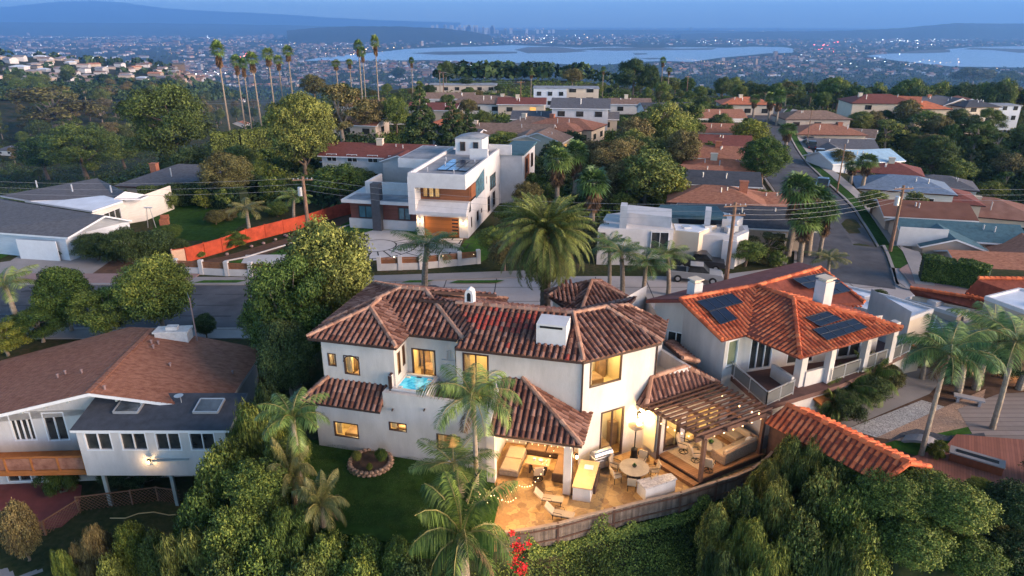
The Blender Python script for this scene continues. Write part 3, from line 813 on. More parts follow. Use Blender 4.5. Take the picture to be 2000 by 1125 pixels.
def room(root, a, b, u0, u1, za, zb, w=14, deep=2.2, seed=0, col='room_wall'):
 """furnished lit room behind an opening, with clear glass in front"""
 a = Vector(a[:2]); b = Vector(b[:2]); d = (b - a).normalized(); n = Vector((d.y, -d.x)); rg = random.Random(seed + int(u0 * 9)); ang = math.atan2(d.y, d.x)
 fl = za - (.05 if zb - za > 1.7 else .8); ce = zb + .25; x0, x1 = u0 - .5, u1 + .5
 def c(u, z, k): q = a + d * u - n * k; return (q.x, q.y, z)
 m = MB(); k0, k1 = .2, deep
 m.quad(c(x0, fl, k1), c(x1, fl, k1), c(x1, ce, k1), c(x0, ce, k1)); m.quad(c(x0, fl, k0), c(x0, fl, k1), c(x0, ce, k1), c(x0, ce, k0)); m.quad(c(x1, fl, k1), c(x1, fl, k0), c(x1, ce, k0), c(x1, ce, k1))
 m.quad(c(x0, ce, k0), c(x0, ce, k1), c(x1, ce, k1), c(x1, ce, k0)); m.quad(c(x0, fl, k0), c(x1, fl, k0), c(x1, fl, k1), c(x0, fl, k1))
 r = m.build('room', M[col], root)
 f = MB(); um = lerp(u0, u1, rg.uniform(.3, .7)); wd = (x1 - x0) * .42
 f.box(c(um, fl + .3, deep * .62), (wd, .9, .55), ang, .04); f.box(c(lerp(x0, x1, rg.choice((.18, .85))), fl + .8, deep - .3), (.5, .4, 1.6), ang); f.build('furniture', M['wicker_x'], r)
 g = MB(); g.box(c(lerp(u0, u1, rg.uniform(.35, .65)), lerp(fl, ce, .62), deep - .03), ((x1 - x0) * .22, .03, (ce - fl) * .2), ang); g.build('picture', M['bronze'], r)
 q = MB(); s_ = rg.choice((0, 1)); uu = u0 + .06 if s_ == 0 else u1 - .3; cu = []
 for i in range(7): q.box(c(uu + i * .045, (za + zb) / 2, .3 + .02 * (i % 2)), (.05, .02, zb - za), ang)
 q.build('curtain', M['curtain'], r)
 l = bpy.data.lights.new('room_light', 'POINT'); l.energy = w * 1.7; l.color = (1, .76, .38); l.shadow_soft_size = .2
 o = bpy.data.objects.new('room_light', l); COL.objects.link(o); o.parent = root; o.location = Vector(c(lerp(u0, u1, .6), ce - .5, deep * .5)) - ORG[root.name][0]
def px_win(a, b, x0, y0, x1, y1, xb=None):
 """opening from picture corners: left-top and right-bottom"""
 ua, za = on_wall(x0, y0, a, b); ub, zb = on_wall(x1, y1, a, b)
 return min(ua, ub), max(ua, ub), min(za, zb), max(za, zb)
def tiled_roof(root, faces, caps, name='roof', pitch=.34, th=.22, mats=None, red=None, fascia=None, h=.085):
 mb = MB()
 for f in faces: tile_face(mb, f, pitch, red=red, h=h)
 for a, b in caps: cap_row(mb, a, b)
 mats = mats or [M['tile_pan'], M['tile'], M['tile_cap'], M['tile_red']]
 r = mb.build(name, mats, root)
 s = MB()
 for f in faces: slab(s, f, th)
 s.build('fascia', fascia or M['bronze'], r)
 return r
ORM = [M['tile_or_pan'], M['tile_or'], M['tile_or'], M['tile_red']]
M['room_wall'] = mat('warm_room_paint', (.7, .58, .36), .9, .06, 1); M['wicker_x'] = mat('furniture_fabric', (.3, .2, .13), .8, .3, 2); M['curtain'] = mat('cream_curtain', (.6, .5, .36), .9, .1, 5, stretch=(8, 8, 1))
def clear_glass():
 m = bpy.data.materials.new('clear_glass'); m.use_nodes = True; nt = m.node_tree; nt.nodes.clear(); o = nt.nodes.new('ShaderNodeOutputMaterial'); x = nt.nodes.new('ShaderNodeMixShader'); t_ = nt.nodes.new('ShaderNodeBsdfTransparent'); g = nt.nodes.new('ShaderNodeBsdfGlossy')
 g.inputs['Roughness'].default_value = .04; t_.inputs[0].default_value = (.95, .95, .93, 1); f = nt.nodes.new('ShaderNodeFresnel'); f.inputs[0].default_value = 1.5
 nt.links.new(f.outputs[0], x.inputs[0]); nt.links.new(t_.outputs[0], x.inputs[1]); nt.links.new(g.outputs[0], x.inputs[2]); nt.links.new(x.outputs[0], o.inputs[0]); return m
M['clear'] = clear_glass()
def lit_win(root, a, b, o, cols=2, w=14, deep=2.2, seed=0, **kw):
 room(root, a, b, *o, w=w, deep=deep, seed=seed); return window_part(root, a, b, *o, M['bronze'], M['clear'], cols, 1, **kw)
# --- the villa
HA = -math.atan2(.242, .970)
def uv(u, v, z=None):
 x, y = u * .970 + v * .242, u * -.242 + v * .970
 return (x, y) if z is None else (x, y, z)
def villa():
 root = thing('villa', 'white stucco two storey villa with brown clay tile roofs and lit windows', 'house', (0, 36, 0))
 ZE = 7.2
 w = MB()
 L0 = uv(-19.95, 31.45); L1 = uv(-9.0, 31.45)
 side_l = uv(-19.95, 40.3)
 ops = [px_win(L0, L1, *q) for q in ((651, 822, 702, 858), (759, 823, 795, 845), (852, 846, 892, 884))]
 ops[2] = (ops[2][0], ops[2][0] + 1.45, ops[2][2], ops[2][3])
 wall_run(w, L0, L1, -.2, 3.35, ops)
 wall_run(w, side_l, L0, -.2, 3.35, [])
 for o, c_ in zip(ops, (1, 2, 1)): lit_win(root, L0, L1, o, c_, 16, 2.0, c_)
 P0, P1 = uv(-15.5, 31.45), uv(-9.0, 31.45)
 w.prism([uv(-15.5, 31.452), uv(-9.0, 31.452), uv(-9.0, 31.7), uv(-15.5, 31.7)], 3.35, 4.32)
 w.prism([uv(-15.5, 31.7), uv(-15.26, 31.7), uv(-15.26, 33.2), uv(-15.5, 33.2)], 3.35, 4.32)
 w.prism([uv(-9.25, 31.7), uv(-9.0, 31.7), uv(-9.0, 33.0), uv(-9.25, 33.0)], 3.35, 5.2)
 w.prism([uv(-9.75, 32.4), uv(-9.25, 32.4), uv(-9.25, 33.0), uv(-9.75, 33.0)], 3.5, 4.75)
 A0, A1 = uv(-19.5, 32.15), uv(-14.95, 32.15)
 B1 = uv(-14.95, 34.0)
 C1 = uv(-11.5, 34.0)
 wa = [px_win(A0, A1, 639, 689, 658, 716), px_win(A0, A1, 670, 693, 704, 734)]
 wall_run(w, A0, A1, 3.3, ZE, wa)
 lit_win(root, A0, A1, wa[0], 1, 7, 1.6)
 u0, u1, za, zb = wa[1]
 f = lit_win(root, A0, A1, (u0, u1, za, zb), 1, 12, 1.6, 3, label='tall arched window glowing orange')
 arch = MB(); a_ = Vector(A0); d_ = (Vector(A1) - a_).normalized(); n_ = Vector((d_.y, -d_.x)); rr = (u1 - u0) / 2; zc = zb - rr * .95
 def ap(u, z, k=0): q = a_ + d_ * u - n_ * k; return (q.x, q.y, z)
 for sgn in (-1, 1):
  prev = None
  for i in range(7):
   t = PI / 2 * i / 6
   uu = (u0 + u1) / 2 + sgn * rr * math.cos(t); zz = zc + rr * .95 * math.sin(t)
   if prev: w.quad(ap(prev[0], prev[1]), ap(uu, zz), ap(uu, zb), ap(prev[0], zb)); arch.beam(ap(prev[0], prev[1], .03), ap(uu, zz, .03), .1, .07)
   prev = (uu, zz)
 arch.build('arch', M['bronze'], f)
 wb = [(.42, .85, 4.9, 6.3), (1.15, 1.55, 5.1, 6.4)]
 wall_run(w, A1, B1, 3.3, ZE, wb)
 for o in wb: window_part(root, A1, B1, *o, M['bronze'], M['lit'], 1, 1)
 B0 = uv(-14.95, 34.0); wc = [px_win(B0, C1, 803, 679, 853, 748)]
 wc = [(wc[0][0], wc[0][1], 3.55, wc[0][3])]
 wall_run(w, B0, C1, 3.3, ZE, wc)
 lit_win(root, B0, C1, wc[0], 2, 30, 2.6, 1, name='glass_door', fw=.1)
 wall_run(w, C1, uv(-11.5, 32.95), 3.3, ZE, [])
 D0, D1 = uv(-11.5, 32.95), uv(-4.3, 32.95)
 wd = [px_win(D0, D1, 903, 688, 955, 740)]; wd = [(wd[0][0], wd[0][1], 3.55, wd[0][3])]
 wall_run(w, D0, D1, 3.3, ZE, wd)
 lit_win(root, D0, D1, wd[0], 2, 30, 2.6, 2, name='glass_door', fw=.1)
 wall_run(w, uv(-19.5, 40.3), A0, 3.3, ZE, [])
 wall_run(w, uv(-4.3, 38.9), uv(-19.5, 40.3), 0, ZE, [])
 E0 = Vector(D1); dr = Vector((.89, .456)); nr = Vector((.456, -.89))
 E1 = E0 + dr * 5.1
 E0t = (E0.x, E0.y); E1t = (E1.x, E1.y)
 we = [px_win(E0t, E1t, 1153, 706, 1213, 742), px_win(E0t, E1t, 1174, 806, 1216, 858)]
 we[1] = (we[1][0], we[1][1], .06, we[1][3])
 wall_run(w, E0t, E1t, -.1, ZE, we)
 lit_win(root, E0t, E1t, we[0], 1, 26, 2.4, 5, fw=.08, label='wide picture window lit from inside')
 lit_win(root, E0t, E1t, we[1], 2, 20, 1.5, 6, name='sliding_door', fw=.11)
 wall_run(w, uv(-9.0, 34.5), uv(-4.3, 34.5), 0, 3.4, [])
 wall_run(w, uv(-9.0, 31.45), uv(-9.0, 34.5), 0, 3.4, [])
 w.prism([uv(-4.32, 33.2), uv(-4.02, 33.2), uv(-4.02, 34.5), uv(-4.32, 34.5)], 0, 3.3)
 E2 = E1 + dr * 3.6
 back = -nr
 q = [E1, E1 + dr * 2.7, E1 + dr * 2.7 + back * 3.2, E1 + back * 3.2]
 w.prism([(p.x, p.y) for p in (E1 + nr * -.02, E1 + dr * 2.75, E1 + dr * 2.75 + back * .22, E1 + back * .2)], 3.3, 4.75)
 w.prism([(p.x, p.y) for p in (E1 + dr * 2.53 + back * .22, E1 + dr * 2.75 + back * .22, E1 + dr * 2.75 + back * 3, E1 + dr * 2.53 + back * 3)], 3.3, 4.75)
 F1 = E1 + back * 2.6
 wall_run(w, (E1.x, E1.y), (F1.x, F1.y), 3.3, ZE, [])
 F2 = F1 + dr * 2.6
 wall_run(w, (F1.x, F1.y), (F2.x, F2.y), 3.3, 6.4, [])
 wall_run(w, (F2.x, F2.y), (F2.x - .2, F2.y + 5), 0, 6.4, [])
 wall_run(w, (F2.x - .2, F2.y + 5), uv(-4.3, 38.9), 0, ZE, [])
 X0 = E1 + dr * -.55; X1 = X0 + nr * 1.5; X2 = X1 + dr * 5.2; X3 = X2 - nr * 4
 wall_run(w, (X0.x, X0.y), (X1.x, X1.y), 0, 3.4, [])
 X1t, X2t = (X1.x, X1.y), (X2.x, X2.y)
 wx = [(.35, 1.55, .55, 2.75), (1.9, 4.6, .55, 2.75)]
 wall_run(w, X1t, X2t, 0, 3.4, wx)
 lit_win(root, X1t, X2t, wx[0], 1, 10, 1.2, 7, name='sliding_door', fw=.12)
 lit_win(root, X1t, X2t, wx[1], 3, 26, 2.2, 8, name='sliding_door', fw=.1)
 wall_run(w, X2t, (X3.x, X3.y), 0, 3.4, [])
 w.prism([(p.x, p.y) for p in (X1 + nr * .02 - dr * .02, X1 + nr * .02 + dr * .02, X1 - nr * .1 + dr * .02, X1 - nr * .1 - dr * .02)], 0, 3.3)
 w.prism([uv(-15.4, 31.6), uv(-9.1, 31.6), uv(-9.1, 33.0), uv(-11.4, 33.0), uv(-11.4, 34.1), uv(-15.4, 34.1)], 3.2, 3.5)
 wall = w.build('wall', M['stucco'], root)
 dk = MB(); dk.prism([uv(-15.2, 31.75), uv(-9.3, 31.75), uv(-9.3, 32.9), uv(-11.6, 32.9), uv(-11.6, 33.95), uv(-15.2, 33.95)], 3.5, 3.54)
 dk.build('terrace_deck', plank_mat('terrace_boards', (.13, .07, .05), .14, 1, .6), root)
 bal = MB(); bal.prism([(p.x, p.y) for p in q], 3.6, 3.66); bal.build('balcony_floor', M['stucco_warm'], root)
 o = uv(-20.05, 33.5)
 k = .45
 def hip(u0, u1, v0, v1, z, pitch, kind='hip'):
  c = uv(u0 + k, v0 + k); return roof_faces(c, HA, u1 - u0 - 2 * k, v1 - v0 - 2 * k, z, pitch, kind, k)
 red = lambda p: .85 if (scr(p)[0] > 915 and scr(p)[0] < 1050 and abs(scr(p)[1] - (612 + (scr(p)[0] - 915) * .07)) < 17 - abs(scr(p)[0] - 985) * .06) else .03
 redbox = None
 fs, cp = [], []
 f1, c1, z1, _ = hip(-20.05, -11.2, 33.5, 40.7, ZE, .36)
 def on3(px, py):
  r = ray(px, py); rv = r.x * .242 + r.y * .970; t = (7.2 - CAMH - .36 * 32.45) / (r.z - .36 * rv)
  return Vector((r.x * t, r.y * t, CAMH + r.z * t))
 K3, A3 = on3(926, 643), on3(890, 592)
 f1[1] = [f1[0][1], K3, A3, f1[0][2]]; fs += f1; cp += c1[:2] + c1[3:]
 f2, c2, z2, _ = hip(-20.05, -14.55, 31.65, 38.5, ZE, .362); fs += f2; cp += [c2[0], c2[1], c2[4]]
 tiled_roof(root, fs, cp)
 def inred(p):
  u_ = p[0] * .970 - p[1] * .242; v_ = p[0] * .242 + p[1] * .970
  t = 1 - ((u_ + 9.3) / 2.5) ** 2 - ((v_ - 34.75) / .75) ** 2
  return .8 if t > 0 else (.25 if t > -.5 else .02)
 R1 = P(1120, 612, 8.42); R2 = P(1183, 600, 8.42); R3 = P(1227, 597, 8.3)
 Fp = P(1140, 705, ZE); Gp = P(1293, 667, ZE); G2 = P(1299, 631, ZE)
 E_ = Vector(uv(-11.4, 32.45, ZE)); EL = Vector(uv(-14.8, 35.87, 8.43)); EB = Vector(uv(-15, 39.3, ZE))
 El = Vector(uv(-12.0, 32.45, ZE))
 FB = Vector((8, 44, ZE))
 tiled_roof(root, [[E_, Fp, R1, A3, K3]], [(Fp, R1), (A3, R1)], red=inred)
 bk1 = Vector(uv(-5.2, 39.3, ZE))
 tiled_roof(root, [[Fp, Gp, R2, R1], [Gp, G2, R3, R2]], [(Gp, R2), (R1, R2), (R2, R3), (G2, R3)])
 tiled_roof(root, [[EL, R1, bk1, EB], [R1, R2, R3, Vector((8.2, 41.8, ZE)), bk1]], [])
 s0 = Vector(uv(-20.5, 30.95, 3.38)); s1 = Vector(uv(-15.5, 30.95, 3.38)); s2 = Vector(uv(-15.5, 32.2, 4.4)); s3 = Vector(uv(-18.7, 32.2, 4.4)); 
 s4 = Vector(uv(-20.5, 40.6, 3.38)); s5 = Vector(uv(-19.5, 32.2 + .9, 4.4))
 s3 = Vector(uv(-19.25, 32.2, 4.4))
 s6 = Vector(uv(-19.25, 40.6, 4.4))
 tiled_roof(root, [[s0, s1, s2, s3], [s4, s0, s3, s6]], [(s0, s3)], name='skirt_roof', pitch=.34)
 a0 = Vector(uv(-8.85, 30.2, 3.5)); a1 = Vector(uv(-3.78, 30.2, 3.5)); a2 = Vector(uv(-3.73, 34.6, 3.5)); a3 = Vector(uv(-7.6, 33.0, 5.45)); a4 = Vector(uv(-8.85, 33.0, 5.45))
 tiled_roof(root, [[a0, a1, a3, a4], [a1, a2, a3]], [(a1, a3)], name='loggia_roof')
 lw = MB()
 lw.prism([uv(-9.05, 30.5), uv(-8.8, 30.5), uv(-8.8, 33.0), uv(-9.05, 33.0)], 3.2, [3.95, 3.95, 5.6, 5.6])
 lw.prism([uv(-9.05, 30.5), uv(-8.6, 30.5), uv(-8.6, 30.95), uv(-9.05, 30.95)], 0, 3.2)
 lw.build('parapet_wall', M['stucco'], root)
 for u_ in (-4.75,):
  c_ = MB(); c_.prism([uv(u_, 30.45), uv(u_ + .42, 30.45), uv(u_ + .42, 30.87), uv(u_, 30.87)], 0, 3.3); c_.build('column', M['stucco'], root)
  dd = MB(); dd.tube([uv(u_ + .49, 30.5, .02), uv(u_ + .49, 30.5, 3.3)], .04); dd.build('downspout', M['bronze'], root)
 bm_ = MB(); bm_.prism([uv(-8.6, 30.5), uv(-4.0, 30.5), uv(-4.0, 30.8), uv(-8.6, 30.8)], 3.02, 3.3); bm_.prism([uv(-4.3, 30.8), uv(-4.0, 30.8), uv(-4.0, 34.4), uv(-4.3, 34.4)], 3.02, 3.3)
 bm_.build('lintel', M['stucco_warm'], root)
 b0 = X0 + nr * .1 - dr * .75
 Y0 = Vector((X0.x, X0.y, 0)) + Vector((-dr.x * .5, -dr.y * .5, 3.4)) + Vector((nr.x * .2, nr.y * .2, 0))
 Y1 = P(1262, 797, 3.4); Y2 = P(1405, 748, 3.4); Yt = P(1272, 737, 4.75); Yu = P(1337, 716, 4.75); Y0 = P(1222, 770, 3.4)
 Y3 = Y2 + Vector((-.456, .89, 0)) * 4
 tiled_roof(root, [[Y0, Y1, Yt], [Y1, Y2, Yu, Yt], [Y2, Y3, Yu]], [(Y1, Yt), (Yt, Yu), (Y2, Yu)], name='lower_roof')
 rt = [P(1296, 668, 5.5), P(1330, 690, 5.5)]
 z0 = P(1333, 699, 4.9); z1 = P(1364, 706, 4.2); z2 = P(1314, 663, 4.2); z3 = P(1297, 668, 4.9)
 tiled_roof(root, [[z0, z1, z2, z3]], [(z0, z1)], name='lower_roof')
 ch = MB(); ch.prism([uv(-6.95, 33.35), uv(-5.3, 33.35), uv(-5.3, 34.75), uv(-6.95, 34.75)], 7.2, 8.72); c0 = ch.build('chimney', M['white'], root)
 sl = MB(); sl.prism([uv(-6.75, 33.32), uv(-5.5, 33.32), uv(-5.5, 33.345), uv(-6.75, 33.345)], 8.5, 8.62); sl.build('vent_slot', M['black'], c0)
 tp = uv(-11.55, 36.0)
 cu = MB(); prof = [(-.2, 8.15), (.2, 8.15), (.2, 8.85), (.14, 9.02), (0, 9.1), (-.14, 9.02), (-.2, 8.85)]
 vs = [uv(-11.55 + a, 35.8, z) for a, z in prof] + [uv(-11.55 + a, 36.2, z) for a, z in prof]; n = len(prof)
 s_ = 1.3
 vs = [(tp[0] + (v[0] - tp[0]) * s_, tp[1] + (v[1] - tp[1]) * s_, 8.15 + (v[2] - 8.15) * s_) for v in vs]
 cu.add(vs, [tuple(range(n))[::-1] if False else tuple(range(n)), tuple(range(n, 2 * n))[::-1]] + [((i + 1) % n, i, n + i, n + (i + 1) % n) for i in range(n)])
 c1_ = cu.build('vent_turret', M['white'], root)
 nc = MB(); vs = [uv(-11.55 + a * .45 * 1.3, 35.73, 8.6 + (z - 8.15) * .6) for a, z in prof]; nc.add(vs, [tuple(range(n))]); nc.build('niche', M['black'], c1_)
 g = MB(); g.tube([(Fp.x + .1, Fp.y + .55, 7.1), (E0.x + .05, E0.y - .05, 6.9), (E0.x + .05, E0.y - .06, 3.2)], .05); g.build('downspout', M['bronze'], root)
 g = MB(); g.tube([(X1.x - .02, X1.y - .05, .05), (X1.x - .02, X1.y - .05, 3.3)], .085); g.build('downspout', M['bronze'], root)
 g = MB(); g.tube([(E1.x, E1.y - .04, 3.9), (E1.x, E1.y - .04, 7.0)], .05); g.build('downspout', M['bronze'], root)
 for x_ in (768, 830):
  u_, z_ = on_wall(x_, 799, P0, P1); q_ = Vector(P0) + (Vector(P1) - Vector(P0)).normalized() * u_
  s = MB(); s.tube([(q_.x, q_.y + .1, z_), (q_.x - .05, q_.y - .16, z_ - .02)], .05); s.build('scupper', M['bronze'], root)
 return E0, E1, dr, nr, X1, X2
E0, E1, dr, nr, X1, X2 = villa()
def back_wing():
 t = thing('garage_wing', 'low brown tiled garage wing standing behind the villa roof', 'outbuilding', (-6, 48, 0))
 w = MB(); o = uv(-19.5, 46.0)
 w.prism([uv(-21, 41.5), uv(-12.8, 41.5), uv(-12.8, 47.6), uv(-21, 47.6)], 0, 3.9); w.build('wall', M['stucco'], t)
 f, c, z, _ = roof_faces(uv(-21, 41.5), HA, 8.2, 6.1, 3.9, .36, 'hip', .45)
 tiled_roof(t, f, c)
 t2 = thing('gate_pavilion', 'small square tiled pavilion with a lit wall behind the date palm', 'outbuilding', (6, 50, 0))
 c = P(1150, 590, 4.1)
 w = MB(); w.box((6.2, 49.6, 2.0), (4.4, 4.4, 4.0), .45); w.build('wall', M['stucco_warm'], t2)
 o = frame_pt((6.2, 49.6), .45, -2.2, -2.2)
 f, cc, z, _ = roof_faces(o, .45, 4.4, 4.4, 4.0, .5, 'hip', .5); tiled_roof(t2, f, cc)
 t3 = thing('entry_wing', 'low tiled entry roof and warm lit gable beside the date palm', 'outbuilding', (3.5, 45, 0))
 w = MB(); w.prism([(3.2, 44.5), (6.2, 43.4), (7.4, 46.2), (4.2, 47.2)], 0, 3.4); w.build('wall', M['stucco_warm'], t3)
 a = P(1072, 578, 4.6); b = P(1110, 604, 3.6); c_ = Vector((7.6, 46.8, 3.7)); d = P(1108, 556, 4.7)
 tiled_roof(t3, [[a, b, c_, d]], [(a, d)])
back_wing()
# --- things on the villa's patio
M['cushion'] = mat('beige_cushion', (.38, .29, .2), .9, .08, 4, .2, 40)
M['wicker_d'] = mat('dark_wicker', (.06, .035, .022), .8, .3, 10, .5, 60)
M['wicker_g'] = mat('grey_wicker', (.22, .17, .13), .8, .25, 10, .5, 60)
M['table_top'] = mat('cast_stone_top', (.36, .3, .23), .6, .12, 4)
M['granite'] = mat('speckled_granite', (.36, .34, .35), .4, .45, 9, .05)
M['deckwood'] = plank_mat('deck_boards', (.26, .13, .06), .15, 1, .6, rot=-.49)
M['plant'] = ramp_mat('house_plant_leaves', [(.03, .08, .02), (.07, .16, .04), (.12, .22, .07)], .7)
M['pot'] = mat('dark_pot', (.05, .045, .045), .6, .2, 4)
def tuft(mb, c, r, h, n=40, seed=0):
 rng = random.Random(seed)
 for i in range(n):
  a = rng.uniform(0, 2 * PI); e = rng.uniform(.2, 1.3); l = r * rng.uniform(.5, 1)
  d = Vector((math.cos(a) * math.cos(e), math.sin(a) * math.cos(e), math.sin(e) * h / r)) * l
  s = Vector((-math.sin(a), math.cos(a), 0)) * l * .16
  o = Vector(c); mb.quad(o, o + d * .5 + s, o + d, o + d * .5 - s)
def lamp(root, loc, w, col=(1, .64, .28), r=.08, name='glow'):
 l = bpy.data.lights.new(name, 'POINT'); l.energy = w; l.color = col; l.shadow_soft_size = r
 o = bpy.data.objects.new(name, l); COL.objects.link(o); o.parent = root
 b = ORG[root.name][0] if root.name in ORG else root.location
 o.location = Vector(loc) - Vector(b); return o
def wall_lamp(p, n, label, w, h=.5, group=None):
 """lantern on a wall: bracket, cage, glowing bulb"""
 p = Vector(p); n = Vector((n[0], n[1], 0)).normalized()
 t = thing('wall_lamp', label, 'lamp', p, group)
 m = MB(); ang = math.atan2(n.y, n.x)
 m.box(p + n * .02, (.04, .12, .22), ang); m.beam(p + n * .03, p + n * .16, .03, .03); m.build('bracket', M['black'], t)
 q = p + n * .2
 m = MB(); m.lathe(q, [(.03, .26), (.09, .2), (.1, .18), (.1, .16), (.02, .155)], 8); m.lathe(q, [(.02, -.14), (.08, -.12), (.08, -.1), (.02, -.095)], 8)
 for k in range(4):
  a = PI / 2 * k + .4; m.tube([q + Vector((math.cos(a) * .08, math.sin(a) * .08, -.11)), q + Vector((math.cos(a) * .09, math.sin(a) * .09, .17))], .008, 4)
 m.build('lantern_cage', M['black'], t)
 m = MB(); m.sphere(q, (.06, .06, .1), 8, 6); m.build('bulb', M['bulb'], t)
 lamp(t, q + n * .15, w); return t
DA, DB, DC, DD = Vector((X1.x + .05, X1.y - .1)), Vector((10.35, 31.35)), Vector((14.75, 33.75)), Vector((12.9, 37.3))
DZ = .5
def deck():
 t = thing('raised_deck', 'raised wooden deck with two steps under the pergola', 'deck', (11, 34, 0))
 m = MB(); m.prism([tuple(p) for p in (DA, DB, DC, DD)], DZ - .09, DZ); m.build('deck_boards', M['deckwood'], t)
 m = MB(); q = [DA + Vector((.08, .05)), DB + Vector((0, .12)), DC + Vector((-.12, 0)), DD]
 m.prism([tuple(p) for p in q], -.6, DZ - .092); m.build('skirting', M['brown'], t)
 n = Vector((-(DB - DA).y, (DB - DA).x)).normalized() * -1
 if n.x > 0: n = -n
 m = MB(); a, b = DA + n * .0, DB + n * .0
 m.prism([tuple(a + n * .42), tuple(b + n * .42), tuple(b + n * .0), tuple(a + n * .0)], .03, .26); m.build('step', M['deckwood'], t)
 m = MB(); 
 rug = [Vector(P(*q, DZ)[:2]) for q in ((1293, 875), (1365, 918), (1440, 880), (1372, 842))]
 mr = MB(); mr.prism([tuple(p) for p in rug], DZ + .003, DZ + .02); top('rug', mr, mat('woven_beige_rug', (.42, .31, .2), .95, .2, 9, .3, 40), 'woven beige rug spread on the raised deck', 'rug')
deck()
def pergola():
 t = thing('pergola', 'dark brown timber pergola with slatted top over the deck', 'pergola', (11, 34, 0))
 for px, py, h in ((1367, 940, 3.2), (1482, 885, 3.2)):
  p = P(px, py, DZ); m = MB(); m.box((p.x, p.y, (DZ + h) / 2), (.2, .2, h - DZ), .5); m.build('post', M['timber'], t)
 z = 3.3
 a = P(1264, 800, z); b = P(1367, 856, z); c = P(1498, 808, z); d = P(1420, 758, z)
 d = a + (c - b)
 e = (c - b).normalized() * .35
 for s_, e_ in ((b - e, c + e),):
  m = MB(); m.beam(s_, e_, .16, .26); m.build('beam', M['timber'], t)
 for f in (0, .33, .66, 1.0):
  m = MB(); p = a.lerp(d, f); q = b.lerp(c, f); k = (q - p).normalized() * .3; m.beam(p + Vector((0, 0, .14)), q + k + Vector((0, 0, .14)), .07, .2); m.build('rafter', M['timber'], t)
 n = 11
 for i in range(n):
  f = i / (n - 1); p = a.lerp(b, f); q = d.lerp(c, f)
  m = MB(); m.beam(p - e * .8 + Vector((0, 0, .28)), q + e + Vector((0, 0, .28)), .085, .14); m.build('slat', M['timber'], t)
pergola()
def string_lights(label, pts, n, sag=.12, group='string lights', r=.02, w=None):
 t = thing('string_lights', label, 'string lights', pts[0], group)
 L_ = []
 for i in range(len(pts) - 1):
  a, b = Vector(pts[i]), Vector(pts[i + 1])
  for k in range(10):
   f = k / 10; q = a.lerp(b, f); q.z -= sag * 4 * f * (1 - f); L_.append(q)
 L_.append(Vector(pts[-1]))
 m = MB(); m.tube(L_, .008, 4); m.build('cord', M['black'], t)
 for k in range(n):
  f = (k + .5) / n * (len(L_) - 1); i = int(f); q = L_[i].lerp(L_[min(i + 1, len(L_) - 1)], f - i)
  m = MB(); m.sphere(q - Vector((0, 0, .07)), (r, r, r * 1.3), 6, 5); m.build('bulb', M['bulb_small'], t)
 if w:
  for q in (L_[len(L_) // 3], L_[2 * len(L_) // 3]): lamp(t, q - Vector((0, 0, .3)), w, (1, .6, .28), .15)
 return t
string_lights('bulb string along the left and front beams of the pergola', [P(1272, 815, 2.95), P(1367, 858, 2.95), P(1495, 812, 2.95)], 14, .08, w=38, r=.035)
string_lights('bulb string across the top of the pergola', [P(1395, 762, 3.7), P(1462, 800, 3.7), P(1490, 806, 3.7)], 4, .05, r=.04)
string_lights('bulb string under the loggia eave', [uv(-8.7, 30.3, 3.25), uv(-4.2, 30.3, 3.25)], 13, .12)
string_lights('bulb string hung inside the loggia', [uv(-8.5, 32.5, 3.0), uv(-6.5, 31.4, 2.8), uv(-4.4, 31.8, 3.0)], 8, .1)
string_lights('double row of bulbs over the end of the patio beside the palm', [P(1070, 900, 2.4), P(1040, 945, 2.0), P(1012, 945, 2.0), P(962, 985, 2.0), P(935, 960, 2.1)], 22, .12, w=34)
string_lights('bulbs wound round the palm trunks by the patio', [P(930, 945, 2.2), P(938, 985, 1.6), P(962, 962, 2.4), P(990, 978, 1.6), P(1010, 968, 1.8)], 16, .1, w=10)
string_lights('loose bulb string by the loggia column', [P(1056, 905, 1.2), P(1073, 890, 1.6), P(1090, 862, 2.2), P(1104, 850, 2.8)], 7, .08)
def dining_chair(name='patio_chair', mat_=None):
 t = thing(name, 'x', 'chair', (0, 0, 0)); m_ = mat_ or M['cushion']
 b = MB(); b.box((0, 0, .44), (.48, .48, .09), 0, .02); b.build('seat', m_, t, local=True)
 b = MB(); b.add([(-.24, .2, .46), (.24, .2, .46), (.24, .3, .95), (-.24, .3, .95), (-.24, .26, .46), (.24, .26, .46), (.24, .36, .95), (-.24, .36, .95)],
     [(0, 1, 2, 3), (7, 6, 5, 4), (0, 4, 5, 1), (1, 5, 6, 2), (2, 6, 7, 3), (3, 7, 4, 0)]); b.build('backrest', m_, t, local=True)
 for x in (-.21, .21):
  for y in (-.21, .21):
   b = MB(); b.tube([(x, y, 0), (x, y, .42)], .018, 6); b.build('leg', M['black'], t, local=True)
  b = MB(); b.tube([(x * 1.12, .28, .68), (x * 1.12, -.2, .66), (x * 1.1, -.22, .42)], .016, 6); b.build('armrest', M['black'], t, local=True)
 return t
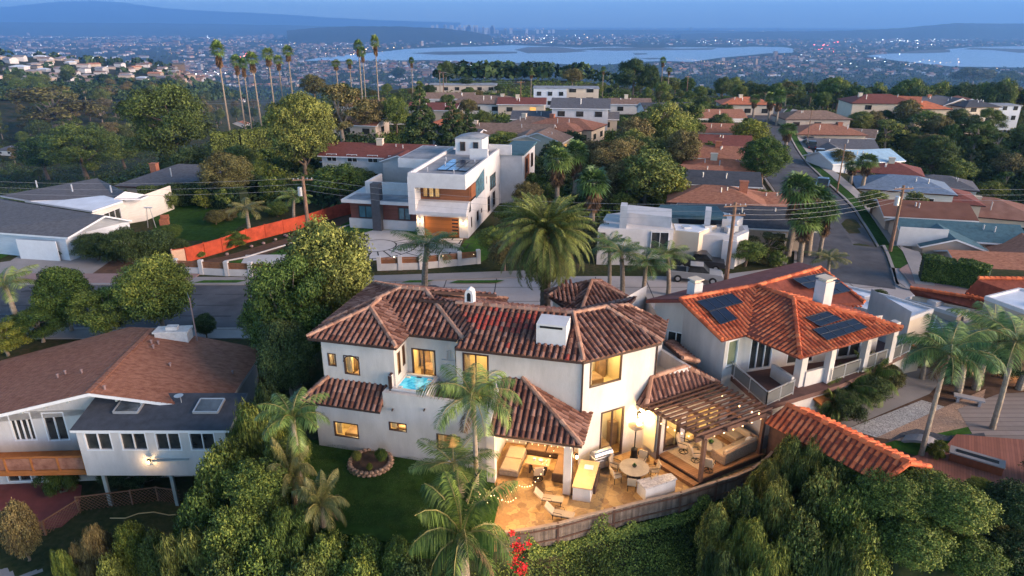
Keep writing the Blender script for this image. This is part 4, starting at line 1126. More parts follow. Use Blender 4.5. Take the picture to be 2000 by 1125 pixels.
def swivel_chair(col, name='swivel_chair'):
 t = thing(name, 'x', 'chair', (0, 0, 0))
 b = MB(); b.box((0, 0, .46), (.56, .54, .14), 0, .04); b.build('seat', col, t, local=True)
 b = MB(); b.add([(-.27, .2, .48), (.27, .2, .48), (.25, .4, 1.1), (-.25, .4, 1.1), (-.27, .3, .48), (.27, .3, .48), (.25, .5, 1.08), (-.25, .5, 1.08)],
     [(0, 1, 2, 3), (7, 6, 5, 4), (0, 4, 5, 1), (1, 5, 6, 2), (2, 6, 7, 3), (3, 7, 4, 0)]); b.build('backrest', col, t, local=True)
 b = MB(); b.tube([(0, 0, .08), (0, 0, .4)], .035, 8)
 n = 14; b.tube([(.26 * math.cos(2 * PI * k / n), .26 * math.sin(2 * PI * k / n), .03) for k in range(n + 1)], .02, 6)
 for k in range(4): b.tube([(0, 0, .12), (.26 * math.cos(PI / 2 * k + .7), .26 * math.sin(PI / 2 * k + .7), .03)], .018, 6)
 b.build('swivel_base', M['black'], t, local=True)
 for x in (-.3, .3):
  b = MB(); b.tube([(x, .34, .74), (x, -.2, .7), (x, -.24, .42)], .022, 6); b.build('armrest', M['black'], t, local=True)
 return t
def place(o, x, y, z, rz, label, group=None):
 o.location = (x, y, z); o.rotation_euler = (0, 0, rz); o['label'] = label
 if group: o['group'] = group
 return o
tc = P(1239, 912, .74)
def round_table(c, r, z, label, name='round_table'):
 t = thing(name, label, 'table', (c[0], c[1], z - .74))
 b = MB(); b.lathe((c[0], c[1], z), [(r - .04, -.05), (r, -.04), (r, -.01), (r - .02, 0)], 40); b.build('tabletop', M['table_top'], t)
 b = MB(); b.lathe((c[0], c[1], z - .74), [(.4, 0), (.4, .03), (.1, .08), (.08, .35), (.12, .6), (.3, .69)], 14); b.build('pedestal', M['black'], t); return t
round_table(tc, .84, .74, 'large round patio table with pale top between the bench counter and the grill')
def bowl_plant(c, z, label, r=.16):
 t = thing('potted_plant', label, 'plant', (c[0], c[1], z)); b = MB(); b.lathe((c[0], c[1], z), [(.05, 0), (.1, .03), (.14, .1), (.12, .1)], 12); b.build('pot', M['pot'], t)
 b = MB(); tuft(b, (c[0], c[1], z + .08), r, .2, 60, 3); b.build('leaves', M['plant'], t)
bowl_plant(tc, .745, 'small green plant bowl in the middle of the round patio table')
ch0 = dining_chair()
DIRS = ['nearest the fence', 'nearest the counter front', 'on the grill side', 'nearest the villa wall', 'nearest the deck steps', 'on the bench counter side']
for i, a in enumerate((255, 200, 150, 60, 5, 308)):
 aa = R(a); x, y = tc.x + math.cos(aa) * 1.12, tc.y + math.sin(aa) * 1.12
 o = ch0 if i == 0 else dup(ch0)
 place(o, x, y, .03, aa - PI / 2, 'beige patio chair at the round table, ' + DIRS[i], 'chairs round the patio table')
def bench():
 t = thing('bench_counter', 'long low white counter with speckled granite top by the fence', 'counter', (8, 31.1, 0))
 a, b = P(1247, 962, .72), P(1325, 948, .72)
 q = [P(1246, 942, .8) + Vector((0, .15, 0)), P(1264, 963, .8) + Vector((0, .3, 0)), P(1327, 944, .8) + Vector((-.1, .35, 0)), P(1310, 929, .8) + Vector((0, .15, 0))]
 m = MB(); m.prism([(p.x, p.y) for p in q], -.1, .76); m.build('base', M['stucco'], t)
 c = sum((p for p in q), Vector()) / 4
 m = MB(); m.prism([(c.x + (p.x - c.x) * 1.06, c.y + (p.y - c.y) * 1.06) for p in q], .762, .84); m.build('worktop', M['granite'], t)
bench()
def kitchen():
 t = thing('kitchen_counter', 'outdoor kitchen counter with tan top between loggia column and grill', 'counter', (4.5, 32, 0))
 q = [uv(-4.15, 30.1), uv(-3.2, 30.1), uv(-3.1, 32.5), uv(-4.05, 32.5)]
 m = MB(); m.prism(q, 0, .88); m.build('base', M['stucco'], t)
 q = [uv(-4.2, 30.02), uv(-3.12, 30.02), uv(-3.03, 32.55), uv(-4.1, 32.55)]
 m = MB(); m.prism(q, .882, .95); m.build('worktop', mat('tan_stone_top', (.42, .29, .15), .4, .12, 3), t)
 m = MB(); m.box((*uv(-3.55, 31.9), .97), (.5, .4, .03), HA); m.build('sink_cover', M['white'], t)
 m = MB(); m.prism([uv(-3.12, 30.5), uv(-2.98, 30.5), uv(-2.95, 32.3), uv(-3.1, 32.3)], .3, .8); m.build('stools_shelf', M['brown'], t)
kitchen()
def grill():
 p = P(1167, 868, 0); ang = .47
 t = thing('barbecue_grill', 'stainless steel barbecue grill with domed hood against the villa wall', 'grill', (5.15, 33.1, 0))
 c = (5.15, 33.1)
 def w(x, y, z): a, b = frame_pt(c, ang, x, y); return (a, b, z)
 m = MB(); m.box((c[0], c[1], .5), (1.25, .6, .62), ang); m.build('cabinet', M['steel'], t)
 for x in (-.31, .31):
  m = MB(); q = w(x, -.31, .48); m.box(q, (.56, .03, .5), ang); d = m.build('cabinet_door', M['steel'], t)
  m = MB(); m.tube([w(x - .2, -.345, .68), w(x + .2, -.345, .68)], .013, 6); m.build('handle', M['black'], d)
 m = MB(); m.box(w(0, -.02, .86), (1.3, .62, .1), ang); m.build('control_panel', M['steel'], t)
 for k in range(4):
  m = MB(); q = w(-.42 + k * .28, -.34, .87); m.tube([q, w(-.42 + k * .28, -.38, .87)], .03, 8); m.build('knob', M['black'], t)
 vs = []; n = 9
 for x in (-.6, .6):
  for k in range(n): a = PI * k / (n - 1); vs.append(w(x, -math.cos(a) * .3, .91 + math.sin(a) * .34))
 m = MB(); m.add(vs, [tuple(range(n)), tuple(range(n, 2 * n))[::-1]] + [(k + 1, k, n + k, n + k + 1) for k in range(n - 1)])
 h = m.build('hood', M['steel'], t, smooth=False)
 m = MB(); m.tube([w(-.45, -.36, 1.08), w(.45, -.36, 1.08)], .018, 6); m.build('handle', M['black'], h)
 for x in (-.58, .58):
  for y in (-.26, .26):
   m = MB(); m.tube([w(x, y, .03), w(x, y, .2)], .04, 8); m.build('wheel', M['rubber'], t)
grill()
def heater():
 p = Vector((7.2, 34.0, .03))
 t = thing('patio_heater', 'tall patio heater with round reflector beside the wall lamp', 'heater', p)
 m = MB(); m.lathe(p, [(.24, 0), (.24, .06), (.2, .1), (.2, .65), (.1, .72)], 14); m.build('base', M['black'], t)
 m = MB(); m.tube([p + Vector((0, 0, .7)), p + Vector((0, 0, 1.85))], .035, 8); m.build('pole', M['black'], t)
 m = MB(); m.lathe(p, [(.09, 1.85), (.12, 2.0), (.12, 2.15), (.08, 2.2)], 12); m.build('burner', M['steel'], t)
 m = MB(); m.lathe(p, [(.46, 2.18), (.47, 2.2), (.3, 2.28), (.06, 2.34), (.02, 2.34)], 18); m.build('reflector', mat('warm_steel_reflector', (.5, .4, .28), .4, .1, 3, metal=.7), t)
 m = MB(); q = Vector((7.75, 34.0, .03))
 t = thing('tarp_bundle', 'dark covered bundle on the patio beside the heater base', 'cover', q)
 for k in range(5): m.sphere(q + Vector((.12 * math.cos(k * 1.3), .12 * math.sin(k * 1.3), .2 + .05 * k)), (.22, .2, .24), 8, 6)
 m.build('tarp', M['pot'], t)
heater()
pl = E0 + dr * 3.35
pw_ = P(1223, 800, 2.5)
wn2 = Vector((nr.x, nr.y))
_p = Vector((E1.x, E1.y)) - dr * 1.05
wall_lamp((_p.x, _p.y, 2.55), nr, 'bright wall lantern beside the patio heater', 110)
_q = Vector(uv(-4.3, 30.7))
wall_lamp((*uv(-4.30, 30.7), 2.35), (.97, -.24), 'bright lantern on the loggia column above the counter', 85)
def lounger():
 t = thing('sun_lounger', 'x', 'lounger', (0, 0, 0))
 f = MB()
 for x in (-.3, .3): f.tube([(x, -.95, .32), (x, .35, .32), (x, .35, .32)], .022, 6)
 for y in (-.9, .3): f.tube([(-.3, y, .32), (.3, y, .32)], .02, 6)
 f.build('frame', M['black'], t, local=True)
 b = MB(); b.box((0, -.3, .36), (.58, 1.32, .07), 0, .02); b.build('seat', M['cushion'], t, local=True)
 b = MB(); b.add([(-.29, .37, .34), (.29, .37, .34), (.29, .85, .82), (-.29, .85, .82), (-.29, .31, .4), (.29, .31, .4), (.29, .8, .88), (-.29, .8, .88)],
     [(3, 2, 1, 0), (4, 5, 6, 7), (0, 1, 5, 4), (1, 2, 6, 5), (2, 3, 7, 6), (3, 0, 4, 7)]); b.build('backrest', M['cushion'], t, local=True)
 for x in (-.3, .3):
  for y in (-.85, .3):
   b = MB(); b.tube([(x, y, 0), (x, y, .32)], .02, 6); b.build('leg', M['black'], t, local=True)
  b = MB(); b.tube([(x * 1.1, .3, .34), (x * 1.1, .25, .58), (x * 1.1, -.25, .56), (x * 1.1, -.3, .34)], .016, 6); b.build('armrest', M['black'], t, local=True)
 return t
lo = lounger(); p = P(1071, 988, .4); q = P(1082, 1006, .4)
place(lo, p.x, p.y + .75, .03, R(78), 'cushioned sun lounger farther from the fence', 'sun loungers at the patio edge')
lo.scale = (.86, .86, .86)
place(dup(lo), q.x + .25, q.y + .25, .03, R(74), 'cushioned sun lounger right beside the fence', 'sun loungers at the patio edge')
def slab_table(c, ang, lx, ly, z, label):
 t = thing('dining_table', label, 'table', (c[0], c[1], z - .74))
 m = MB(); m.box((c[0], c[1], z - .03), (lx, ly, .06), ang, .01); m.build('tabletop', mat('tan_wood_top', (.34, .22, .12), .5, .15, 3), t)
 for x in (-1, 1):
  a, b = frame_pt(c, ang, x * lx * .32, 0); m = MB(); m.box((a, b, z - .4), (.1, ly * .7, .66), ang); m.build('leg', M['wicker_d'], t)
 m = MB(); m.box((c[0] - .2, c[1] + .1, z + .06), (.14, .14, .12), ang); m.lathe((c[0] + .15, c[1], z), [(.06, 0), (.13, .07), (.12, .08)], 10)
 top('candle_tray', m, M['white'], 'white candle and bowl on the loggia dining table', 'tableware')
cc = P(1051, 900, .78)
slab_table(cc, HA, 1.35, .8, .78, 'rectangular dining table under the loggia roof')
sc0 = swivel_chair(M['cushion'])
p = P(1051, 925, .4); place(sc0, p.x, p.y, .03, PI + .1, 'beige swivel chair drawn up to the loggia table')
def sofa(o, ang, parts, label, col, base, pil=(), group=None):
 """parts: (x, y, lx, ly) seat blocks and backs in the local frame"""
 t = thing('sofa', label, 'sofa', (o[0], o[1], o[2]))
 for kind, x, y, lx, ly, z0, z1 in parts:
  m = MB(); a, b = frame_pt(o, ang, x, y); m.box((a, b, o[2] + (z0 + z1) / 2), (lx, ly, z1 - z0), ang, .05 if kind != 'base' else .02)
  m.build(kind, base if kind in ('base', 'frame_back') else col, t)
 for i, (x, y, z, s, r_) in enumerate(pil):
  a, b = frame_pt(o, ang, x, y); m = MB(); m.sphere((a, b, o[2] + z), (s * .5, s * .22, s * .5), 8, 6); m.build('pillow', M['offwhite'], t)
 return t
o = (*uv(-6.3, 33.9), .03)
sofa(o, HA, [('base', 0, 0, 2.6, .85, .05, .36), ('seat_cushion', -.62, -.05, 1.2, .78, .36, .5), ('seat_cushion', .62, -.05, 1.2, .78, .36, .5), ('frame_back', 0, .36, 2.6, .16, .3, .85),
 ('base', 1.2, -1.5, .85, 2.1, .05, .36), ('seat_cushion', 1.16, -1.5, .76, 2.0, .36, .5), ('frame_back', 1.58, -1.5, .14, 2.1, .3, .8), ('frame_back', 1.2, -2.56, .86, .1, .05, .62)],
 'dark wicker corner sofa with pillows inside the loggia', mat('brown_cushion', (.2, .12, .07), .9, .1, 4), M['wicker_d'], [(-.9, .2, .68, .5, 0), (.35, .2, .68, .5, 0), (.9, .22, .68, .48, 0)])
o = (*uv(-8.0, 32.4), .03)
sofa(o, HA, [('base', 0, 0, 1.1, 2.4, .05, .34), ('seat_cushion', 0, .6, 1.0, 1.15, .34, .48), ('seat_cushion', 0, -.6, 1.0, 1.15, .34, .48)],
 'low beige daybed along the left side of the loggia', M['cushion'], M['wicker_g'])
ll = thing('ceiling_lamp', 'glowing ceiling lamp inside the loggia', 'lamp', uv(-6.4, 32.6, 3.2))
m = MB(); m.lathe(uv(-6.4, 32.6, 3.05), [(.12, .15), (.14, .12), (.14, .02), (.05, 0)], 12); m.build('shade', M['bulb'], ll)
lamp(ll, uv(-6.4, 32.6, 2.8), 210, (1, .62, .26), .3)
rc = P(1388, 868, DZ + .42)
t = thing('coffee_table', 'round stone coffee table with a plant on the raised deck', 'table', (rc.x, rc.y, DZ))
m = MB(); m.lathe((rc.x, rc.y, DZ + .02), [(.2, 0), (.24, .1), (.2, .36), (.66, .37), (.7, .4), (.7, .44), (.67, .46)], 28); m.build('tabletop', M['table_top'], t)
bowl_plant((rc.x, rc.y), DZ + .49, 'leafy plant bowl on the round coffee table', .28)
sc1 = dup(sc0)
p = P(1336, 872, DZ + .4); place(sc1, p.x, p.y, DZ + .02, R(65), 'high-backed beige swivel chair nearest the villa wall on the deck', 'swivel chairs on the deck')
p = P(1346, 884, DZ + .4); place(dup(sc0), p.x + .35, p.y - .25, DZ + .02, R(100), 'beige swivel chair in the middle of the deck row', 'swivel chairs on the deck')
p = P(1357, 893, DZ + .4); place(dup(sc0), p.x + .6, p.y - .75, DZ + .02, R(150), 'beige swivel chair nearest the front post of the deck', 'swivel chairs on the deck')
sa = P(1402, 912, DZ); sb = P(1470, 880, DZ)
an = math.atan2(sb.y - sa.y, sb.x - sa.x)
o = ((sa.x + sb.x) / 2 + .1, (sa.y + sb.y) / 2 + .45, DZ)
sofa(o, an, [('base', 0, 0, 2.9, .9, .06, .34), ('seat_cushion', -.7, .06, 1.35, .74, .34, .5), ('seat_cushion', .7, .06, 1.35, .74, .34, .5), ('frame_back', 0, -.42, 2.95, .14, .04, .84),
 ('back_cushion', 0, -.28, 2.7, .18, .5, .88), ('frame_back', -1.45, .05, .12, .9, .04, .62),
 ('base', 1.1, 1.5, .9, 2.1, .06, .34), ('seat_cushion', 1.05, 1.05, .78, 1.0, .34, .5), ('seat_cushion', 1.05, 2.05, .78, 1.0, .34, .5), ('frame_back', 1.52, 1.1, .14, 2.9, .04, .84), ('back_cushion', 1.38, 1.3, .18, 2.4, .5, .88)],
 'large beige wicker corner sofa on the raised deck', M['cushion'], mat('tan_wicker', (.3, .2, .13), .8, .25, 10, .4, 60), [(1.0, -.1, .66, .5, 0), (1.1, 2.4, .66, .5, 0)])
def board_fence():
 t = thing('board_fence', 'curved weathered board fence with pale rail round the patio edge', 'fence', (8, 29, 0))
 px = [(975, 1040), (1030, 1033), (1090, 1022), (1150, 1005), (1200, 993), (1250, 980), (1330, 962), (1400, 940), (1435, 930), (1470, 915), (1500, 892), (1517, 872), (1518, 855), (1505, 842), (1480, 833), (1450, 828)]
 zs = [.35] * 6 + [.4] * 2 + [.45, .5, .6, .7, .75, .8, .8, .8]
 pts = [P(a, b, z) for (a, b), z in zip(px, zs)]
 sm = []
 for i in range(len(pts) - 1):
  for k in range(4): sm.append(pts[i].lerp(pts[i + 1], k / 4))
 sm.append(pts[-1])
 rng = random.Random(2)
 bw = plank_mat('weathered_fence_boards', (.2, .16, .14), .13, 0, .9, .5)
 m = MB()
 tot = 0
 for i in range(len(sm) - 1):
  a, b = sm[i], sm[i + 1]; n = max(1, round((b - a).length / .15))
  for k in range(n):
   p = a.lerp(b, k / n + .06 / n); q = a.lerp(b, (k + 1) / n - .04 / n); d = (q - p).normalized(); nn = Vector((d.y, -d.x, 0)) * .012
   z1 = p.z - .05 + rng.uniform(-.01, .01); z0 = z1 - 1.25
   m.add([(p.x - nn.x, p.y - nn.y, z0), (q.x - nn.x, q.y - nn.y, z0), (q.x + nn.x, q.y + nn.y, z0), (p.x + nn.x, p.y + nn.y, z0),
     (p.x - nn.x, p.y - nn.y, z1), (q.x - nn.x, q.y - nn.y, z1), (q.x + nn.x, q.y + nn.y, z1), (p.x + nn.x, p.y + nn.y, z1)],
     [(3, 2, 1, 0), (4, 5, 6, 7), (0, 1, 5, 4), (1, 2, 6, 5), (2, 3, 7, 6), (3, 0, 4, 7)])
 m.build('fence_boards', mat('grey_fence_boards', (.14, .105, .085), .9, .3, 2, .3, 20, rnd=.3), t)
 m = MB()
 for i in range(len(sm) - 1): m.beam(sm[i], sm[i + 1] + (sm[i + 1] - sm[i]) * .02, .16, .05)
 m.build('top_rail', mat('pale_rail', (.3, .22, .17), .8, .15, 3), t)
 m = MB()
 for i in range(len(sm) - 1):
  a, b = sm[i], sm[i + 1]; d = (b - a).normalized(); n = Vector((d.y, -d.x, 0)) * .04
  for dz in (.25, .95): m.beam(a + n - Vector((0, 0, dz)), b + n - Vector((0, 0, dz)), .04, .08)
 m.build('rail', M['timber'], t)
 for a in (2, 4, 6, 7, 9, 11, 13):
  p = pts[a]; m = MB(); m.box((p.x, p.y, p.z - .72), (.12, .12, 1.5), 0); m.build('post', M['timber'], t)
board_fence()
pc = P(724, 907, .0)
t = thing('stone_ring_planter', 'round planting bed edged with rough stones on the lawn', 'planter', (pc.x, pc.y, 0))
m = MB(); m.lathe((pc.x, pc.y, .02), [(1.1, 0), (1.1, .16), (.6, .22), (.02, .24)], 24); m.build('soil', M['soil'], t)
rng = random.Random(9); m = MB()
for ring in (0, 1):
 for k in range(26):
  a = 2 * PI * (k + .5 * ring) / 26; r_ = 1.22 - ring * .05
  m.sphere((pc.x + math.cos(a) * r_, pc.y + math.sin(a) * r_, .1 + ring * .15), (.16, .15, .11), 6, 4)
m.build('stone_edging', mat('field_stones', (.3, .19, .13), .9, .3, 6, .5, 10, rnd=.35), t)
def tub():
 q = [P(752, 764, 4.35), P(833, 776, 4.35), P(851, 742, 4.35), P(788, 736, 4.35)]
 o, b = Vector(uv(-15.1, 31.8)), Vector(uv(-12.95, 31.8))
 t = thing('hot_tub', 'square hot tub with bright blue water and raised cover on the terrace', 'hot tub', uv(-14, 32.8, 3.54))
 def w(x, y, z): return uv(-15.1 + x, 31.8 + y, z)
 m = MB(); S_ = 2.15; ZT = 4.42
 outer = [(0, 0), (S_, 0), (S_, S_ * .95), (0, S_ * .95)]; inner = [(.2, .2), (S_ - .2, .2), (S_ - .2, S_ * .95 - .2), (.2, S_ * .95 - .2)]
 vs = [w(x, y, 3.54) for x, y in outer] + [w(x, y, ZT) for x, y in outer] + [w(x, y, ZT) for x, y in inner] + [w(lerp(x, S_ / 2, .25), lerp(y, S_ * .47, .25), 3.8) for x, y in inner]
 F = []
 for b0 in (0, 4, 8):
  for k in range(4): F.append((b0 + k, b0 + (k + 1) % 4, b0 + 4 + (k + 1) % 4, b0 + 4 + k))
 F.append((12, 13, 14, 15)); m.add(vs, F); m.build('shell', M['white'], t)
 mw, nt, b_ = new_mat('tub_water'); b_.inputs['Roughness'].default_value = .05
 n = nt.nodes.new('ShaderNodeTexNoise'); n.inputs['Scale'].default_value = 3; n.inputs['Detail'].default_value = 4
 tc_ = nt.nodes.new('ShaderNodeTexCoord'); nt.links.new(tc_.outputs['Object'], n.inputs['Vector'])
 rp = nt.nodes.new('ShaderNodeValToRGB'); rp.color_ramp.elements[0].position = .4; rp.color_ramp.elements[1].position = .62
 rp.color_ramp.elements[0].color = (.01, .3, .55, 1); rp.color_ramp.elements[1].color = (.12, .6, .8, 1)
 nt.links.new(n.outputs['Fac'], rp.inputs[0]); nt.links.new(rp.outputs[0], b_.inputs['Base Color']); nt.links.new(rp.outputs[0], b_.inputs['Emission Color']); b_.inputs['Emission Strength'].default_value = .12
 bp = nt.nodes.new('ShaderNodeBump'); bp.inputs['Strength'].default_value = .4; bp.inputs['Distance'].default_value = .05; nt.links.new(n.outputs['Fac'], bp.inputs['Height']); nt.links.new(bp.outputs[0], b_.inputs['Normal'])
 m = MB(); m.poly([w(x, y, ZT - .08) for x, y in inner]); m.build('water', mw, t)
 for x, y in ((.4, .4), (1.7, .4), (1.75, 1.6), (.4, 1.6)):
  m = MB(); m.box(w(x, y, ZT - .06), (.26, .2, .07), HA, .03); m.build('headrest', M['white'], t)
 m = MB(); m.box(w(1.05, 1.72, ZT - .04), (.3, .1, .04), HA); m.build('control_panel', M['pot'], t)
 m = MB(); a = w(-.05, .05, ZT + .02); b2 = w(-.05, 2.0, ZT + .02)
 m.beam(Vector(a) + Vector((0, 0, .38)), Vector(b2) + Vector((0, 0, .38)), .12, .8); cv = m.build('cover', M['white'], t)
 m = MB(); m.beam(Vector(a) + Vector((0, 0, .8)), Vector(b2) + Vector((0, 0, .8)), .15, .05); m.box(Vector(a) + Vector((0, 0, .35)), (.2, .1, .8), HA); m.build('cover_edge', M['brown'], cv)
 p = Vector(uv(-12.3, 33.95, 5.6)); m = MB(); m.box(p + Vector((0, 0, -.1)), (.9, .08, .05), HA); m.tube([p + Vector((-.1, 0, 0)), p + Vector((-.1, -.02, .5)), p + Vector((.1, -.02, .55)), p + Vector((.1, 0, 0))], .025, 6)
 top('wall_sconce', m, M['alu'], 'small metal wall sconce over a shelf between the terrace doors', 'sconce')
tub()
# --- neighbouring houses close by
def panel_box(t, name, c, size, ang, m): mb = MB(); mb.box(c, size, ang); return mb.build(name, m, t)
def left_house():
 pk = P(172, 768, 2.9); bk = P(292, 648, 2.9)
 v = (bk - pk); v.z = 0; Lr = v.length; v.normalize(); u = Vector((v.y, -v.x, 0)); ang = math.atan2(u.y, u.x)
 t = thing('shingle_roof_house', 'long white house with brown shingle gable roof and glazed sunroom on posts', 'house', (pk.x, pk.y + 4, -4.4))
 def W(a, b, z): q = pk + u * a + v * b; return Vector((q.x, q.y, z))
 sl = .225
 HR, HL = 7.7, 12.0
 def zz(a): return 2.9 - sl * abs(a)
 rt = [W(0, 0, 2.9), W(HR, .3, zz(HR)), W(HR + .3, 9.0, zz(HR)), W(0, 9.6, 2.9)]
 lt = [W(-HL, 0, zz(HL)), W(0, 0, 2.9), W(0, 9.6, 2.9), W(-2.5, 11.2, zz(2.5)), W(-HL, 10.5, zz(HL))]
 m = MB()
 for f in (rt, lt): slab(m, f, .22)
 r = m.build('fascia', M['frame_white'], t)
 m = MB()
 for f in (rt, lt): m.poly([p + Vector((0, 0, .012)) for p in f])
 r = m.build('roof', M['sh_brown'], t)
 m = MB()   # shingle courses and ridge caps
 rng = random.Random(4)
 for f, s_ in ((1, 1), (-1, -1)):
  a = .3
  while a < (HR if f > 0 else HL):
   m.beam(W(f * a, .1, zz(a) + .02), W(f * a, 8.8 if f > 0 else 9.6, zz(a) + .02), .03, .02); a += .32
 m.build('shingle_courses', M['sh_brown'], r)
 m = MB()
 for k in range(26): m.box(W(0, .2 + k * .36, 2.93), (.36, .3, .04), ang)
 m.build('ridge_caps', M['sh_brown'], r)
 w = MB()
 a0, a1 = W(-HL, 1.3, 0), W(HR - .3, 1.3, 0)
 ops = [px_win(a0, a1, 12, 806, 74, 860), px_win(a0, a1, 79, 806, 138, 860)]
 zt = 1.0
 wall_run(w, a0, a1, -4.5, zt, ops)
 w.add([W(-HL, 1.3, zt), W(HR - .3, 1.3, zt), W(HR - .3, 1.3, zz(HR) - .1), W(0, 1.3, 2.8), W(-HL, 1.3, zz(HL) - .1)], [(0, 1, 2, 3, 4)])
 b1 = W(HR - .3, 8.6, 0); wall_run(w, a1, b1, -4.5, zz(HR) - .1, [])
 wall_run(w, b1, W(-HL, 8.8, 0), -4.5, .2, [])
 w.build('wall', M['stucco'], t)
 for o, c in zip(ops, (4, 2)): window_part(t, a0, a1, *o, M['frame_white'], M['glass'], c, 1, fw=.08)
 for k in range(-3, 6):
  p = W(k * 1.45, .15, zz(abs(k * 1.45)) - .3); m = MB(); m.beam(p, p + v * 1.3, .14, .22); m.build('rafter_end', M['post'], t)
 s0, s1 = W(-1.3, -1.5, 0), W(HR - 1.2, -1.5, 0)
 e0 = P(148, 846, 1.1); e1 = P(440, 846, 1.1)
 s0, s1 = Vector((e0.x, e0.y, 0)), Vector((e1.x, e1.y, 0))
 d = (s1 - s0).normalized(); n = Vector((-d.y, d.x, 0)); s2, s3 = s1 + n * 3.2, s0 + n * 3.2
 w = MB(); zf = -1.95
 wins = [px_win(s0, s1, *q) for q in ((161, 845, 223, 880), (231, 845, 291, 880), (300, 845, 357, 880), (367, 845, 424, 880))]
 wall_run(w, s0, s1, zf, 1.3, wins)
 sw = [(.35, 1.5, -.35, .85), (1.65, 2.8, -.35, .85)]
 wall_run(w, s1, s2, zf, 1.3, sw); wall_run(w, s3, s0, zf, 1.3, [])
 w.poly([(p.x, p.y, zf) for p in (s0, s3, s2, s1)])
 sr = w.build('sunroom', M['stucco'], t)
 for o in wins: window_part(t, s0, s1, *o, M['frame_white'], M['glass'], 2, 1, fw=.07)
 for o in sw: window_part(t, s1, s2, *o, M['frame_white'], M['glass'], 2, 1, fw=.07)
 m = MB(); q = [s0 - d * .25 - n * .12, s1 + d * .3 - n * .12, s2 + d * .3, s3 - d * .25]; zb = 2.0
 rf = [Vector((q[0].x, q[0].y, 1.36)), Vector((q[1].x, q[1].y, 1.36)), Vector((q[2].x, q[2].y, zb)), Vector((q[3].x, q[3].y, zb))]
 slab(m, rf, .16); g = m.build('sunroom_fascia', M['frame_white'], t)
 m = MB(); m.poly([p + Vector((0, 0, .006)) for p in rf]); g = m.build('sunroom_roof', M['sh_dark'], t)
 for px in ((193, 797, 258, 822), (355, 796, 412, 818)):
  c = None
  uu = (on_wall(px[0] + 25, 812, s0, s1)[0])
  base = s0 + d * uu + n * 1.9; sl_ = (zb - 1.36) / 3.32
  f = MB(); h = .14
  cs = [base + d * a + n * b for a, b in ((-.75, -.6), (.75, -.6), (.75, .6), (-.75, .6))]
  zs = [1.36 + sl_ * (2.15 + b) for b in (-.6, -.6, .6, .6)]
  for k in range(4):
   p, q_ = cs[k], cs[(k + 1) % 4]; f.beam((p.x, p.y, zs[k] + h / 2), (q_.x, q_.y, zs[(k + 1) % 4] + h / 2), .09, h)
  fr = f.build('skylight', M['alu'], t); f = MB(); f.poly([(p.x, p.y, z + h * .8) for p, z in zip(cs, zs)]); f.build('pane', mat('skylight_glass', (.07, .085, .1), .08, .6, .7, spec=.6), fr)
 for a in (.8, 5.0, 9.0):
  p = s0 + d * a + n * .3; m = MB(); m.box((p.x, p.y, (zf - 4.5) / 2), (.2, .2, abs(-4.5 - zf)), ang); m.build('post', M['post'], t)
 m = MB(); b0, b1_ = W(-HL, -.6, 0), s0 - d * .05; b1_ = Vector((b1_.x, b1_.y, 0)) + n * .5
 bz = -1.9
 m.prism([(b0.x, b0.y), (b1_.x, b1_.y), (b1_.x + n.x * 2.2, b1_.y + n.y * 2.2), (b0.x + n.x * 2, b0.y + n.y * 2)], bz - .35, bz); bf = m.build('balcony_floor', M['wood_or'], t)
 bd = (b1_ - b0).normalized(); Lb = (b1_ - b0).length
 m = MB(); m.beam(b0 + Vector((0, 0, bz + 1.0)), b1_ + Vector((0, 0, bz + 1.0)), .12, .08)
 for k in range(int(Lb / 1.6) + 1):
  p = b0 + bd * (k * 1.6 + .2); m.box((p.x, p.y, bz + .45), (.11, .11, 1.0), ang)
 m.build('railing', M['wood_or'], t)
 m = MB(); m.beam(b0 + Vector((0, 0, bz + .5)), b1_ + Vector((0, 0, bz + .5)), .03, .8); m.build('railing_panel', M['sh_brown'], t)
 lo = [px_win(a0, a1, 12, 908, 62, 936)]
 f0, f1_ = W(-HL, 1.25, 0), W(-2.5, 1.25, 0)
 window_part(t, f0, f1_, *px_win(f0, f1_, 8, 910, 66, 938), M['frame_white'], M['glass'], 2, 1, fw=.08, depth=.0)
 c = P(362, 652, 1.9); c = W((c - pk).dot(u), 8.7, 0); m = MB(); m.box((c.x, c.y, 1.9), (2.3, 1.0, 2.3), ang); ch = m.build('chimney', M['brick_white'], t)
 m = MB(); m.box((c.x, c.y, 3.12), (2.5, 1.15, .12), ang); m.box((c.x, c.y, 3.3), (.8, .5, .25), ang); m.build('chimney_cap', M['brick_white'], ch)
 for px, py in ((128, 730), (160, 728), (113, 737), (300, 680), (296, 670), (310, 672), (333, 715), (205, 760), (455, 730)):
  for a_ in range(30):
   pass
  r_ = ray(px, py); best = None
  for s_ in range(600, 1500):
   y = s_ * .03 + 10; q_ = Vector((r_.x / r_.y * y, y, CAMH + r_.z / r_.y * y)); aa = (q_ - pk).dot(u)
   if q_.z <= zz(aa) + .05: best = q_; break
  if best: m = MB(); m.tube([best - Vector((0, 0, .1)), best + Vector((0, 0, .22))], .06, 8); m.lathe(best + Vector((0, 0, .2)), [(.1, 0), (.1, .04), (.03, .08)], 8); m.build('roof_vent', M['pink_conc'], r)
 p = P(352, 784, 2.0); p = W((p - pk).dot(u), .3, 0); z = zz((p - pk).dot(u))
 m = MB(); m.tube([(p.x, p.y, z), (p.x, p.y, z + .55)], .025, 6); m.lathe((p.x - .1, p.y, z + .5), [(.02, 0), (.18, .05), (.28, .12), (.27, .12)], 14)
 top('satellite_dish', m, M['alu'], 'small satellite dish on the front edge of the brown shingle roof', 'dish')
 q_ = s0 + d * on_wall(290, 884, s0, s1)[0]
